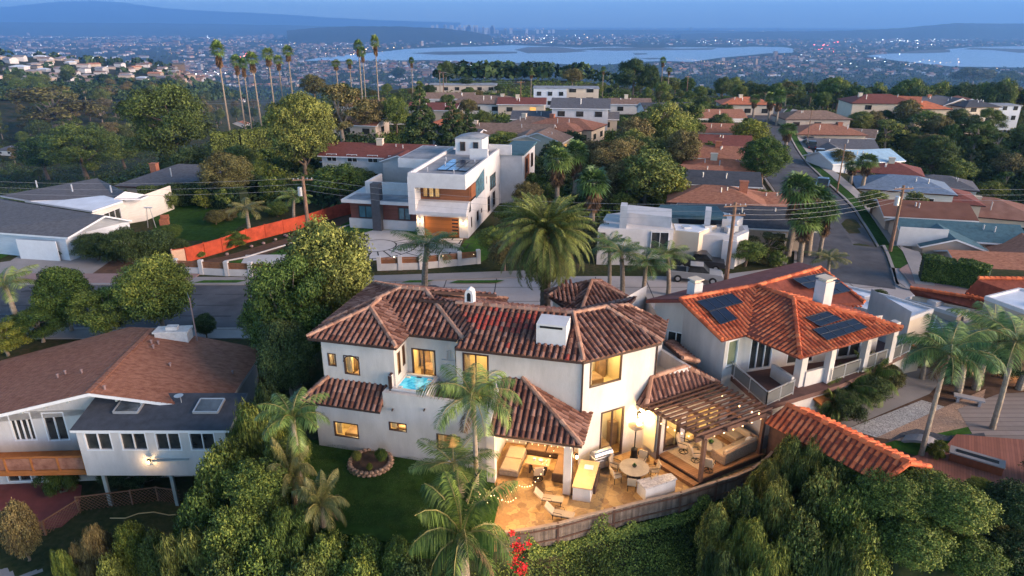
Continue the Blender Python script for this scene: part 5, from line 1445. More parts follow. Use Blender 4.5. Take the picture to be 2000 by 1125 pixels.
 wall_lamp((q_.x, q_.y, -.85), -n, 'twin floodlight shining down the sunroom wall', 14)
 m = MB(); q2 = q_ + d * 1.3 - n * .12; m.box((q2.x, q2.y, -.72), (2.2, .2, .06), ang); top('wall_ledge', m, M['post'], 'narrow grey ledge fixed under the sunroom windows', 'ledge')
left_house()
def lattice(pts, h, label, z0=-4.4):
 t = thing('lattice_fence', label, 'fence', (*pts[0], z0)); m = MB(); f = MB()
 for i in range(len(pts) - 1):
  a, b = Vector((*pts[i], z0)), Vector((*pts[i + 1], z0)); L_ = (b - a).length; d = (b - a) / L_
  k = -h
  while k < L_:
   for s_ in (1, -1):
    p0, p1 = (k, 0), (k + h, h)
    u0 = max(0, p0[0]); u1 = min(L_, p1[0])
    if u1 <= u0: continue
    za, zb = (u0 - k), (u1 - k)
    if s_ < 0: za, zb = h - za, h - zb
    m.beam(a + d * u0 + Vector((0, 0, za)), a + d * u1 + Vector((0, 0, zb)), .03 , .012 if s_ > 0 else .018)
   k += .24
  g = MB(); g.box((a.x, a.y, z0 + h / 2), (.1, .1, h + .1)); g.build('post', M['wood_lat'], t)
  f.beam(a + Vector((0, 0, h)), b + Vector((0, 0, h)), .08, .05)
 m.build('lattice', M['wood_lat'], t); f.build('rail', M['wood_lat'], t)
M['wood_lat'] = mat('brown_lattice', (.2, .1, .06), .8, .2, 3)
lattice([tuple(P(a, b, -4.4)[:2]) for a, b in ((155, 998), (260, 985), (310, 978), (355, 985))], 1.05, 'brown diamond lattice fence under the sunroom posts')
lattice([tuple(P(a, b, -4.4)[:2]) for a, b in ((30, 1060), (90, 1045), (160, 1000))], 1.0, 'red-brown lattice fence along the edge of the red patio')
m = MB(); hp = [P(a, b, -4.38 + (.5 if 240 < a < 330 else .1)) for a, b in ((215, 1012), (245, 1012), (270, 1003), (300, 1000), (330, 1006), (365, 1003))]
m.tube(smooth_line([tuple(p) for p in hp]) if False else hp, .03, 6); top('garden_hose', m, mat('pale_hose', (.55, .4, .2), .6, .1, 3), 'pale hose looping over the grass below the lattice fence', 'hose')
def slab_house(t, faces, walls, roofm, th=.2, fas=None):
 m = MB()
 for f in faces: slab(m, f, th)
 m.build('fascia', fas or M['frame_white'], t)
 m = MB()
 for f in faces: m.poly([Vector(p) + Vector((0, 0, .01)) for p in f])
 return m.build('roof', roofm, t)
def left_grey():
 t = thing('grey_roof_house', 'white sided house with dark grey roofs and white flat patio roof', 'house', P(120, 480, 0))
 za, zb = 3.0, 4.6
 r0, r1 = P(-60, 385, 4.4), P(205, 421, 4.4)
 e0, e1 = P(-60, 450, 2.7), P(132, 464, 2.7)
 b1 = P(258, 430, 2.7); b0 = r0 + (r0 - e0); b0.z = 2.7
 slab_house(t, [[e0, e1, r1, r0], [r0, r1, b1, b0]], None, M['sh_grey'])
 w = MB()
 g0, g1 = Vector((e1.x - .5, e1.y + .3, 0)), Vector((b1.x - .4, b1.y, 0)); rr = r1 + Vector((-.5, 0, -.15))
 w.prism([(e0.x, e0.y + .6), (g0.x, g0.y), (g1.x, g1.y), (b0.x, b0.y)], -.1, 2.6)
 w.add([(g0.x, g0.y, 2.6), (g1.x, g1.y, 2.6), (rr.x, rr.y, rr.z)], [(0, 1, 2)])
 w.build('wall', M['lblue'], t)
 m = MB(); a = P(62, 460, 2.0); b = P(112, 488, 0)
 gd = Vector((g0.x - 1.0 - 4.8, g0.y + .1 - .35)); ge = Vector((g0.x - 1.0, g0.y - .12))
 m.beam((gd.x, lerp(e0.y + .6, g0.y, .75) - .08, 1.1), (ge.x, ge.y - .02, 1.1), .08, 2.2); m.build('garage_door', M['frame_white'], t)
 q0, q1 = P(10, 380, 4.9), P(190, 348, 4.9); q2 = P(240, 372, 3.6); q3 = P(50, 395, 3.4); q4 = P(287, 381, 3.2)
 f = [P(0, 382, 3.6), P(190, 348, 4.6), P(245, 375, 4.2), P(225, 388, 3.4), P(60, 392, 3.4)]
 slab_house(t, [f], None, M['sh_grey'])
 f2 = [P(48, 392, 3.3), P(160, 370, 3.7), P(240, 392, 3.5), P(180, 412, 3.1)]
 slab_house(t, [f2], None, M['flat_white'])
 w = MB(); f0, f1, f2_ = P(178, 417, 3.0), P(243, 392, 3.0), P(275, 384, 3.2)
 A, B, C = Vector((f0.x, f0.y, 0)), Vector((f1.x, f1.y, 0)), Vector((f2_.x, f2_.y, 0))
 ops = [(1.0, 5.2, .1, 2.4)]
 wall_run(w, A, B, -.1, 3.0, ops); wall_run(w, B, C, -.1, 3.3, [])
 wall_run(w, C, (C.x + 1, C.y + 6), -.1, 3.3, [])
 w.build('wall', M['offwhite'], t)
 window_part(t, A, B, *ops[0], M['frame_white'], M['glass'], 4, 1)
 gf = [P(222, 388, 3.6), P(244, 374, 4.3), P(290, 381, 3.4), P(275, 388, 3.3)]
 slab_house(t, [gf], None, M['flat_grey'])
 for a, b in ((73, 366), (142, 374), (218, 376)):
  p = P(a, b, 4.2); m = MB(); m.tube([p, p + Vector((0, 0, .9))], .09, 8); m.build('roof_vent', M['alu'], t)
left_grey()
def furniture_left():
 for (a, b), nm, lb in (((265, 432), 'patio_umbrella', 'closed white parasol on the terrace of the grey roofed house'),):
  p = P(a, b, 0); t = thing(nm, lb, 'parasol', p)
  m = MB(); m.tube([p, p + Vector((0, 0, 2.5))], .04, 8); m.build('pole', M['alu'], t)
  m = MB(); m.lathe(p, [(.22, .9), (.2, 1.2), (.14, 2.0), (.04, 2.7)], 8); m.build('canopy', M['offwhite'], t)
 p = P(297, 445, 0); t = thing('trellis_stand', 'slim grey metal trellis stand beside the closed parasol', 'frame', p)
 m = MB()
 for dx in (-.5, .5): m.tube([p + Vector((dx, 0, 0)), p + Vector((dx * .4, 0, 2.6))], .04, 6)
 m.beam(p + Vector((-.5, 0, 2.6)), p + Vector((.5, 0, 2.6)), .3, .06); m.build('frame', M['alu'], t)
 p = P(307, 440, 0); m = MB(); m.box(p + Vector((.9, .2, .4)), (1.0, .8, .8), .2); m.box(p + Vector((.9, .5, 1.0)), (1.0, .2, .5), .2); top('brick_barbecue', m, M['brick'], 'small red brick barbecue at the edge of the back lawn', 'barbecue')
furniture_left()
# --- red tiled villa on the right
def spanish():
 t = thing('red_tile_villa', 'white two storey villa with orange red tile roof, solar panels and covered balcony', 'house', (18, 41, -.6))
 Rl, Rm, Rr = P(1328, 584, 7.4), P(1478, 558, 7.4), P(1602, 523, 7.4)
 El, Em = P(1410, 663, 6.1), P(1457, 652, 6.1)
 Er = P(1688, 590, 6.1); Ei = P(1590, 612, 6.1)
 Ap = P(1550, 583, 7.5); Cf = P(1563, 697, 6.1); Cr = P(1762, 640, 6.1)
 Bl, Bm, Br = P(1262, 585, 6.9), P(1420, 546, 6.9), P(1560, 512, 6.9)
 Ek = P(1457, 652, 6.1)
 fs = [[Rl, El, Ek, Rm], [Rm, Ek, Cf, Ap], [Ap, Cf, Cr], [Rr, Rm, P(1540, 600, 6.2), Er]]
 mb_caps = [(Ap, Cf), (Rm, Ap), (Rl, Rm), (Rm, Rr), (Ap, Cr), (Rl, El), (Rr, Er)]
 tiled_roof(t, fs, mb_caps, mats=ORM, pitch=.3, h=.06, th=.2, fascia=M['tile_or_pan'])
 bk = Cr + Vector((-1.6, 3.4, 0)); 
 tiled_roof(t, [[Rm, Ap, Cr, bk]], [], mats=ORM, pitch=.3, h=.06, fascia=M['tile_or_pan'])
 m = MB(); f = [Bl, Rl - Vector((0, 0, .02)), Rm - Vector((0, 0, .02)), Rr - Vector((0, 0, .02)), Br, Bm]; slab(m, f, .25); m.poly([p + Vector((0, 0, .01)) for p in f]); m.build('rear_roof', M['sh_red'], t)
 w = MB()
 def xy(p): return (p.x, p.y)
 A = Vector(xy(El)) + Vector((.35, .25)); B = Vector(xy(Bl)) + Vector((.6, 0)); Rl2 = Vector(xy(Rl)) + Vector((.4, .2))
 lw_ops = [px_win(Vector(xy(Bl)) + Vector((.6, 0)), Rl2, 1280, 610, 1300, 630)]
 wall_run(w, B, Rl2, -.6, 6.7, [(1.0, 2.2, 3.6, 4.9)]); window_part(t, B, Rl2, 1.0, 2.2, 3.6, 4.9, M['frame_white'], M['glass'], 2, 1)
 wall_run(w, Rl2, A, -.6, 6.1, [])
 w.add([(Rl2.x, Rl2.y, 6.1), (A.x, A.y, 6.1), (Rl2.x, Rl2.y, 7.15)], [(0, 1, 2)])
 w.add([(B.x, B.y, 6.69), (Rl2.x, Rl2.y, 6.69), (Rl2.x, Rl2.y, 7.15)], [(0, 1, 2)])
 A2 = Vector(xy(Em)) + Vector((.1, .3)); 
 ops = [(.25, 1.15, 3.9, 5.7)]
 wall_run(w, A, A2, -.6, 6.1, ops); window_part(t, A, A2, *[max(.25, 0), min(1.2, (A2 - A).length - .1), 4.0, 5.8], M['frame_white'], mat('pale_green_glass', (.2, .22, .14), .1, .2, 1), 1, 1)
 D = 3.2
 iA = Vector((15.4, 38.6)); iB = Vector((17.2, 39.4)); iC = Vector((19.0, 38.2)); iD = Vector((24.4, 41.2))
 wall_run(w, A2, iB, -.6, 6.1, [(.5, 2.2, 3.3, 5.6)]); window_part(t, A2, iB, .5, 2.2, 3.3, 5.6, M['frame_white'], M['glass'], 3, 1, name='sliding_door')
 wall_run(w, iB, iD, 3.2, 6.1, [(.6, 2.6, 3.3, 5.6), (3.6, 6.2, 3.3, 5.6)])
 window_part(t, iB, iD, .6, 2.6, 3.3, 5.6, M['frame_white'], M['glass'], 2, 1, name='sliding_door')
 window_part(t, iB, iD, 3.6, 6.2, 3.3, 5.6, M['frame_white'], M['glass'], 3, 1, name='sliding_door')
 dk = [P(1405, 715, D), P(1495, 795, D), P(1640, 752, D), P(1775, 688, D)]
 q = [Vector(xy(p)) for p in dk]
 inn = [(q[0].x + .2, q[0].y + .3), (q[1].x + .05, q[1].y + .25), (q[2].x - .1, q[2].y + .2), (q[3].x - .3, q[3].y + .2), (26, 46), (14, 44.5)]
 for i in range(3): 
  a, b = inn[i], inn[i + 1]
  o = [(.8, 1.9, 1.2, 2.4)] if i == 1 else ([(1.0, 2.6, .95, 2.6), (4.5, 5.3, 1.5, 2.5)] if i == 2 else [])
  wall_run(w, a, b, -.7, 2.9, o)
  for k in o: window_part(t, a, b, *k, M['frame_white'], M['glass'], 2, 1)
 wall_run(w, inn[3], inn[4], -.7, 6.1, []); 
 w.build('wall', M['stucco'], t)
 m = MB(); m.prism([xy(p) for p in dk] + [(25.5, 44), (15, 43)], D - .3, D); m.build('balcony_floor', mat('red_brown_deck', (.12, .06, .05), .7, .2, 2), t)
 for px, py, wd in ((1558, 752, .5), (1613, 745, .42), (1682, 723, .4), (1732, 706, .45)):
  p = P(px, py, D); m = MB(); m.box((p.x, p.y, D + 1.45), (wd, wd, 2.9), .47); m.build('column', M['stucco'], t)
 a, b = P(1568, 754, D), P(1612, 742, D); m = MB(); m.beam(a + Vector((0, 0, .5)), b + Vector((0, 0, .5)), .2, 1.0); m.build('half_wall', M['stucco'], t)
 a, b = P(1506, 735, D), P(1545, 762, D); m = MB(); m.beam(a + Vector((0, 0, .45)), b + Vector((0, 0, .45)), .2, .9); m.build('half_wall', M['stucco'], t)
 def rail(a, b, h=1.0):
  m = MB(); m.beam(a + Vector((0, 0, h)), b + Vector((0, 0, h)), .08, .05); m.beam(a + Vector((0, 0, .12)), b + Vector((0, 0, .12)), .05, .04)
  L_ = (b - a).length; n = max(2, int(L_ / 1.4))
  for k in range(n + 1): p = a.lerp(b, k / n); m.box((p.x, p.y, p.z + h / 2), (.06, .06, h))
  r = m.build('railing', M['alu'], t)
  g = MB(); g.beam(a + Vector((0, 0, h * .53)), b + Vector((0, 0, h * .53)), .012, h * .72)
  gm = MATS.get('rail_glass') or mat('rail_glass', (.12, .12, .12), .05, .1, 1); g.build('rail_panel', gm, r)
 rail(dk[0], dk[1]); rail(dk[1], P(1548, 770, D)); rail(P(1618, 748, D), P(1676, 728, D)); rail(P(1686, 724, D), P(1728, 709, D)); rail(P(1740, 706, D), dk[3])
 def on_plane(px, py, f):
  n = (f[1] - f[0]).cross(f[2] - f[0]).normalized(); r = ray(px, py); o = Vector((0, 0, CAMH)); tt = (f[0] - o).dot(n) / r.dot(n); return o + r * tt, (n if n.z > 0 else -n)
 def solar(px, f, nx, ny):
  cs = []
  for a, b in px: p, n = on_plane(a, b, f); cs.append(p + n * .16)
  m = MB(); m.add(cs + [c - n * .04 for c in cs], [(0, 1, 2, 3), (7, 6, 5, 4), (0, 4, 5, 1), (1, 5, 6, 2), (2, 6, 7, 3), (3, 7, 4, 0)]); s = m.build('solar_panel', M['solar'], t)
  g = MB()
  for i in range(nx + 1): g.beam(cs[0].lerp(cs[1], i / nx) + n * .01, cs[3].lerp(cs[2], i / nx) + n * .01, .035, .02)
  for i in range(ny + 1): g.beam(cs[0].lerp(cs[3], i / ny) + n * .01, cs[1].lerp(cs[2], i / ny) + n * .01, .035, .02)
  g.build('frame', mat('dark_panel_frame', (.04, .045, .06), .4, .1, 2) if 'dark_panel_frame' not in MATS else MATS['dark_panel_frame'], s)
 fA, fC, fD = [Rl, El, Rm], [Ap, Cf, Cr], [Rr, Rm, Er]
 solar([(1360, 592), (1427, 577), (1450, 594), (1383, 611)], fA, 4, 1)
 solar([(1384, 613), (1414, 604), (1438, 626), (1406, 637)], fA, 2, 1)
 solar([(1571, 624), (1612, 612), (1643, 627), (1600, 641)], fC, 2, 2)
 solar([(1586, 647), (1666, 626), (1692, 643), (1614, 668)], fC, 4, 2)
 solar([(1547, 548), (1610, 536), (1640, 553), (1578, 567)], fD, 3, 2)
 solar([(1600, 566), (1640, 555), (1660, 571), (1625, 579)], fD, 2, 1)
 for px, py, s_, h in ((1605, 590, .8, 1.3), (1356, 575, .7, .7)):
  p = P(px, py, 7.2); m = MB(); m.box((p.x, p.y, 7.1 + h / 2), (s_, s_, h + .6), .47); c = m.build('chimney', M['stucco'], t)
  m = MB(); m.box((p.x, p.y, 7.1 + h + .38), (s_ * .75, s_ * .75, .16), .47); m.box((p.x, p.y, 7.1 + h + .5), (s_ * 1.1, s_ * 1.1, .08), .47); m.build('chimney_cap', M['stucco_warm'], c)
 f = [P(1586, 775, 2.7), P(1640, 755, 2.7), P(1655, 772, 2.4), P(1604, 790, 2.4)]
 m = MB(); slab(m, f, .1); m.build('awning', M['wood_or'], t)
spanish()
def tile_pavilion():
 t = thing('tile_roof_pavilion', 'long low pavilion with red gable tile roof beside the timber deck', 'outbuilding', (18.5, 32, .9))
 z = 3.5
 a, b = P(1537, 790, z), P(1775, 905, z); 
 l1 = P(1724, 943, 2.6); r1 = P(1815, 912, 2.8); l0, r0 = a + (l1 - b), a + (r1 - b)
 tiled_roof(t, [[a, b, l1, l0], [a, r0, r1, b]], [(a, b), (b, l1), (b, r1)], mats=ORM, pitch=.32, h=.07, th=.12, fascia=M['tile_or_pan'])
 w = MB(); q = [(l0.x + .5, l0.y + .2), (l1.x + .2, l1.y + .6), (r1.x - .5, r1.y + .5), (r0.x - .3, r0.y)]
 for i in (0, 2): w.beam((q[i][0], q[i][1], 1.4), (q[i + 1][0], q[i + 1][1], 1.4), .15, 2.2)
 w.build('wall', M['timber'], t)
 for p in (q[1], q[2]): m = MB(); m.box((p[0], p[1], 1.4), (.18, .18, 2.2)); m.build('post', M['timber'], t)
tile_pavilion()
def right_deck():
 px = [(1745, 905), (1850, 868), (1868, 848), (2120, 868), (2120, 905), (1995, 950), (1880, 985), (1790, 975)]
 z = 1.05; t = thing('timber_deck', 'broad red-brown timber deck with a rounded edge', 'deck', P(1880, 920, .9))
 q = smooth_line([tuple(P(a, b, z)[:2]) for a, b in px[4:]] , 5)
 pts = [tuple(P(a, b, z)[:2]) for a, b in px[:4]] + [tuple(p) for p in q]
 m = MB(); m.prism(pts, z - .12, z); m.build('deck_boards', plank_mat('red_deck_boards', (.26, .1, .07), .14, 0, .7, .5, rot=.55), t)
 m = MB()
 for i in range(len(q) - 1): m.beam((*q[i], z + .9), (*q[i + 1], z + .9), .12, .05)
 m.build('rail', M['wood_or'], t) if False else None
 for p in q[::4]: m = MB(); m.box((p[0], p[1] + .1, z - 1.0), (.12, .12, 1.8)); m.build('post', M['timber'], t)
 c = P(1908, 895, 1.5); t2 = thing('fire_pit', 'long box fire pit with steel top and slotted burner on the timber deck', 'fire pit', (c.x, c.y, z)); an = -.62
 m = MB(); m.box((c.x, c.y, z + .25), (2.5, .75, .5), an); m.build('base', mat('rust_panel', (.2, .06, .03), .6, .2, 3), t2)
 m = MB(); m.box((c.x, c.y, z + .54), (2.6, .85, .07), an); m.build('top_slab', M['concrete'], t2)
 m = MB(); m.box((c.x, c.y, z + .585), (2.0, .3, .02), an); m.build('burner', M['black'], t2)
right_deck()
def footbridge():
 a, b = P(1765, 855, .98), P(1850, 885, .98); t = thing('footbridge', 'small arched concrete footbridge over the dry pebble stream', 'bridge', a.lerp(b, .5))
 d = (b - a).normalized(); n = Vector((-d.y, d.x, 0)) * .45; vs = []; k = 10
 for i in range(k + 1):
  p = a.lerp(b, i / k); h = math.sin(PI * i / k) * .45
  for s_, z in ((-1, 0), (1, 0)): vs.append(p + n * s_ + Vector((0, 0, h)))
  for s_, z in ((-1, 0), (1, 0)): vs.append(p + n * s_ + Vector((0, 0, h - .16)))
 F = []
 for i in range(k):
  o = i * 4; F += [(o, o + 4, o + 5, o + 1), (o + 2, o + 3, o + 7, o + 6), (o, o + 2, o + 6, o + 4), (o + 1, o + 5, o + 7, o + 3)]
 m = MB(); m.add(vs, F); m.build('arch_slab', M['concrete_l'], t)
 for i in range(3):
  p = b + d * (.5 + i * .75) + Vector((0, 0, -.08)); m = MB(); m.box((p.x, p.y, p.z), (.65, .9, .08), math.atan2(d.y, d.x)); m.build('landing_slab', M['concrete_l'], t)
 c = P(1893, 778, 1.3); t = thing('garden_bench', 'pale stone garden bench on the peach gravel', 'bench', (c.x, c.y, .9))
 m = MB(); m.box((c.x, c.y, 1.35), (1.7, .5, .1), -.5); m.build('seat', M['concrete_l'], t)
 for s_ in (-.6, .6): m = MB(); x, y = frame_pt(c, -.5, s_, 0); m.box((x, y, 1.1), (.15, .45, .42), -.5); m.build('leg', M['concrete_l'], t)
footbridge()
def flat_box(label, px, z0, z1, wallm, roofm=None, name='flat_roof_building', par=.18, cat='building', vents=2, loc=None):
 t = thing(name, label, cat, P(px[0][0], px[0][1], z1) * 1 if False else Vector((P(*px[0], z1).x, P(*px[0], z1).y, z0)))
 q = [P(a, b, z1) for a, b in px]; xy = [(p.x, p.y) for p in q]
 c = Vector((sum(p[0] for p in xy) / len(xy), sum(p[1] for p in xy) / len(xy)))
 m = MB(); m.prism(xy, z0, z1 - .25); m.build('wall', wallm, t)
 m = MB(); n = len(xy)
 inn = [(c.x + (p[0] - c.x) * .955, c.y + (p[1] - c.y) * .955) for p in xy]; out = [(c.x + (p[0] - c.x) * 1.012, c.y + (p[1] - c.y) * 1.012) for p in xy]
 vs = [(*p, z1 - .3) for p in out] + [(*p, z1) for p in out] + [(*p, z1) for p in inn] + [(*p, z1 - par) for p in inn]
 F = []
 for o in (0, n, 2 * n):
  for k in range(n): F.append((o + k, o + (k + 1) % n, o + n + (k + 1) % n, o + n + k))
 F.append(tuple(range(n))[::-1])
 m.add(vs, F); r = m.build('parapet', M['white'], t)
 m = MB(); m.poly([(*p, z1 - par + .005) for p in inn]); r = m.build('roof', roofm or M['flat_white'], t)
 rng = random.Random(int(px[0][0]))
 for k in range(vents):
  a, b = rng.uniform(-.25, .25), rng.uniform(-.25, .25); p = c + (Vector(xy[0]) - c) * a + (Vector(xy[1]) - c) * b
  m = MB(); m.box((p.x, p.y, z1 + .02), (.8, .8, .35), .4); v = m.build('skylight', M['alu'], t); m = MB(); m.box((p.x, p.y, z1 + .2), (.7, .7, .03), .4); m.build('pane', M['flat_white'], v)
 return t, q
flat_box('cream block with white flat roof just behind the red tile villa', [(1757, 627), (1823, 603), (1740, 577), (1650, 556), (1600, 575), (1690, 603)], -.6, 4.2, M['stucco_warm'], vents=3)
t, q = flat_box('tan block with white flat roof at the right edge of the picture', [(1925, 578), (1990, 562), (2160, 590), (2160, 640), (2020, 612)], -.6, 5.2, M['stucco_tan'])
flat_box('low building with pale flat roof between the cream and tan blocks', [(1768, 583), (1800, 570), (1905, 600), (1870, 613)], -.6, 2.6, M['stucco_tan'])
flat_box('low grey roofed lean-to next to the tan block', [(1820, 640), (1830, 612), (1925, 600), (1925, 640)], -.6, 2.0, M['concrete'], M['flat_grey'], vents=1)
def tile_wing(label, a, b, c, d, z0, z1):
 t = thing('tile_roof_wing', label, 'house', (P(*a, z1).x, P(*a, z1).y, -.6))
 f = [P(*a, z0), P(*b, z0), P(*c, z1), P(*d, z1)]
 tiled_roof(t, [f], [(f[2], f[3])], mats=ORM, pitch=.34, h=.07, fascia=M['tile_or_pan'])
 g = [(p.x, p.y) for p in f]; m = MB(); cc = Vector((sum(p[0] for p in g) / 4, sum(p[1] for p in g) / 4)); m.prism([(cc.x + (p[0] - cc.x) * .9, cc.y + (p[1] - cc.y) * .9) for p in g], -.6, min(z0, z1) - .1); m.build('wall', M['stucco_warm'], t)
tile_wing('narrow red tile roof strip behind the low pale roof', (1790, 575), (1925, 603), (1925, 585), (1778, 562), 2.9, 3.5)
tile_wing('bright red tile roof above the tan block', (1885, 572), (2080, 600), (2080, 545), (1912, 543), 3.2, 4.6)
tile_wing('small red tile roof below the end of the balcony', (1757, 696), (1802, 687), (1790, 676), (1760, 682), 2.4, 2.8)
# --- white modern house with paver court
def modern():
 ang = R(-11.5); o = (-11.5, 79.6)
 t = thing('modern_white_house', 'white cubic modern house with orange wood garage door and roof terrace', 'house', (*o, 0))
 def W(u, v, z=None): x, y = frame_pt(o, ang, u, v); return (x, y) if z is None else Vector((x, y, z))
 def bx(m, u0, u1, v0, v1, z0, z1): m.prism([W(u0, v0), W(u1, v0), W(u1, v1), W(u0, v1)], z0, z1)
 w = MB(); GW = 6.4
 wall_run(w, W(0, 0), W(GW, 0), -.05, 3.0, [(.9, 5.3, 0, 2.45)])
 side = [(1.4, 1.9, .9, 2.2), (4.2, 5.2, .9, 2.2), (6.5, 7.0, 1.4, 2.0), (10, 11.4, .5, 2.6), (13, 14.5, .5, 2.6)]
 wall_run(w, W(GW, 0), W(GW, 17.5), -.05, 3.0, side)
 for s_ in side: window_part(t, W(GW, 0), W(GW, 17.5), *s_, M['bronze'], M['glass'], 1, 1, fw=.09)
 bx(w, -.5, .35, -1.1, 1.2, 2.9, 7.4); bx(w, .35, GW + .1, -1.1, 1.1, 6.15, 7.4)
 w.add([W(.35, -1.1, 2.9), W(GW + .1, -1.1, 2.9), W(GW + .1, -1.1, 3.3), W(.35, -1.1, 3.3), W(.35, 0, 4.3), W(GW + .1, 0, 4.3), W(GW + .1, 1, 4.3), W(.35, 1, 4.3), W(.35, 0, 2.9), W(GW + .1, 0, 2.9)],
   [(0, 1, 2, 3), (3, 2, 5, 4), (4, 5, 6, 7), (8, 9, 1, 0), (1, 9, 6, 2), (2, 6, 5)])
 w.prism([W(-.4, 1.2), W(-.1, 1.2), W(-.1, 17), W(-.4, 17)], 3, 7.4)
 us = [(6.5, 7.0, 5.6, 6.4)]
 wall_run(w, W(GW + .1, 1.1), W(GW + .1, 17.5), 6.15, 7.4, []); wall_run(w, W(GW + .1, 8), W(GW + .1, 17.5), 2.95, 6.15, [(1.0, 1.5, 4.6, 5.6), (3, 6.5, 3.2, 5.2)])
 window_part(t, W(GW + .1, 8), W(GW + .1, 17.5), 3, 6.5, 3.2, 5.2, M['bronze'], M['glass_blue'], 3, 1)
 wall_run(w, W(GW + .1, 1.1), W(GW + .1, 8), 2.95, 4.2, [])
 bx(w, -.1, GW + .1, 17.2, 17.5, 0, 7.4)
 bx(w, GW - .15, GW + .1, -1.0, 17.4, 7.4, 7.85); bx(w, -.4, -.15, -1.0, 17.2, 7.4, 7.85); bx(w, -.4, GW + .1, -1.12, -.88, 7.4, 7.86)
 bx(w, 1.2, 4.9, 13.5, 17.2, 7.3, 9.6)
 bx(w, -3.9, -.4, 11, 18, 0, 7.2); bx(w, -5.6, -.4, 9.6, 20, 6.2, 7.4)
 bx(w, GW, 9.6, 17.5, 28, 0, 6.9); bx(w, 4.0, GW, 10.4, 10.9, 7.4, 8.8)
 bx(w, 0, GW, 17.5, 27, 0, 6.6); bx(w, 5.0, 8.2, 16.9, 17.2, 7.0, 8.4)
 bx(w, -9.4, -.5, 1.5, 1.7, 0, 1.25); bx(w, -10.0, -.5, .9, 9, 3.35, 3.75); bx(w, -8.2, -.5, 4.4, 4.65, 3.75, 5.3); bx(w, -8.2, -7.9, 4.65, 9.5, 3.75, 5.3)
 w.build('wall', M['white'], t)
 m = MB(); a = MB()
 bx(m, -9.2, -.5, 1.72, 9, 0, 3.34); m.build('wood_cladding', plank_mat('dark_red_cladding', (.15, .05, .035), .2, 2, .6), t)
 m = MB(); bx(m, -6.0, -4.9, .75, 1.9, 0, 5.9); m.build('chimney', mat('charcoal_stone', (.07, .07, .08), .9, .2, 3, .4), t)
 la, lb = W(-9.2, 1.70), W(-.5, 1.70)
 for o_ in ((1.1, 2.9, 1.35, 2.9), (6.3, 7.9, 1.35, 2.9)): window_part(t, la, lb, *o_, M['bronze'], M['glass_blue'], 2, 1, depth=-.02)
 m = MB(); bx(m, .35, GW + .05, .95, 1.15, 4.3, 6.15); m.build('wood_cladding', M['wood_or2'], t)
 ua, ub = W(.35, .95), W(GW, .95)
 for k in range(3): window_part(t, ua, ub, .3 + k * .75, .95 + k * .75, 4.6, 6.0, M['bronze'], M['lit_pale'], 1, 1, depth=-.02)
 m = MB(); bx(m, GW + .07, GW + .16, 1.2, 3.4, 4.5, 6.1); m.build('wood_cladding', M['wood_or2'], t)
 m = MB(); m.add([W(GW + .12, 3.5, 4.0), W(GW + .12, 8, 4.2), W(GW + .12, 8, 6.9), W(GW + .12, 3.5, 6.1)], [(0, 1, 2, 3)]); m.build('glass_screen', M['glass_blue'], t)
 gd = MB(); a_, b_ = W(.9, .16), W(5.3, .16)
 gd.prism([W(.9, .14), W(5.3, .14), W(5.3, .3), W(.9, .3)], .02, 2.45); g = gd.build('garage_door', M['garage_wood'], t)
 for k in range(5): m = MB(); m.prism([W(4.4, .11), W(5.15, .11), W(5.15, .135), W(4.4, .135)], .35 + k * .42, .52 + k * .42); m.build('door_light', M['glass'], g)
 m = MB(); m.poly([W(-.2, -.9, 7.45), W(GW - .1, -.9, 7.45), W(GW - .1, 17.3, 7.45), W(-.2, 17.3, 7.45)]); r = m.build('roof', M['flat_grey'], t)
 m = MB()
 for k in range(3):
  for j in range(3): m.box(W(2.6 + k * 1.3, 3.5 + j * 2.3, 7.62), (1.15, 2.1, .05), ang)
 m.build('solar_panel', M['solar'], t)
 for a_, b_ in ((1, 2), (2, 6), (4.5, 1.2), (1.2, 9), (5.3, 8)): m = MB(); p = W(a_, b_, 7.45); m.tube([p, p + Vector((0, 0, .5))], .07, 8); m.build('roof_vent', M['alu'], t)
 m = MB(); m.poly([W(-9.4, 1.2, 3.77), W(-.6, 1.2, 3.77), W(-.6, 4.4, 3.77), W(-9.4, 4.4, 3.77)]); m.build('wing_roof', M['flat_grey'], t)
 m = MB(); m.poly([W(-5.4, 9.8, 7.42), W(-.6, 9.8, 7.42), W(-.6, 19.8, 7.42), W(-5.4, 19.8, 7.42)]); m.build('rear_roof', M['flat_grey'], t)
 m = MB(); bx(m, GW - .2, 9.9, 17.3, 28.3, 6.92, 7.2); m.build('rear_roof', M['sh_teal'], t)
 m = MB()
 vs = []
 for v_ in (13.4, 17.3):
  for k in range(7): vs.append(W(1.0 + 4.1 * k / 6, v_, 9.6 + .35 * math.sin(PI * k / 6)))
 m.add(vs, [(k, k + 1, 8 + k, 7 + k) for k in range(6)] + [tuple(range(7)), tuple(range(7, 14))[::-1]]); m.build('curved_roof', M['flat_grey'], t)
 ta, tb = W(1.2, 13.48), W(4.9, 13.48)
 for k in (.7, 2.5): window_part(t, ta, tb, k, k + .7, 8.0, 9.2, M['bronze'], M['glass'], 1, 1, depth=-.02)
 m = MB(); bx(m, GW + .3, GW + .5, 18, 22, 3, 6.6)
 ra, rb = W(9.6, 17.5), W(9.6, 28)
 fa, fb = W(GW, 17.5), W(9.6, 17.5)
 m = MB(); m.prism([W(9.62, 19.5), W(9.68, 19.5), W(9.68, 23), W(9.62, 23)], 3.2, 6.3); m.build('wood_cladding', M['wood_or2'], t)
 for k in ((2.6, 3.4, 4, 6), (7.0, 8.0, 4, 6), (1, 5, .4, 2.6), (6.5, 9, .4, 2.6)): window_part(t, ra, rb, *k, M['bronze'], M['glass'], 2, 1, depth=-.1)
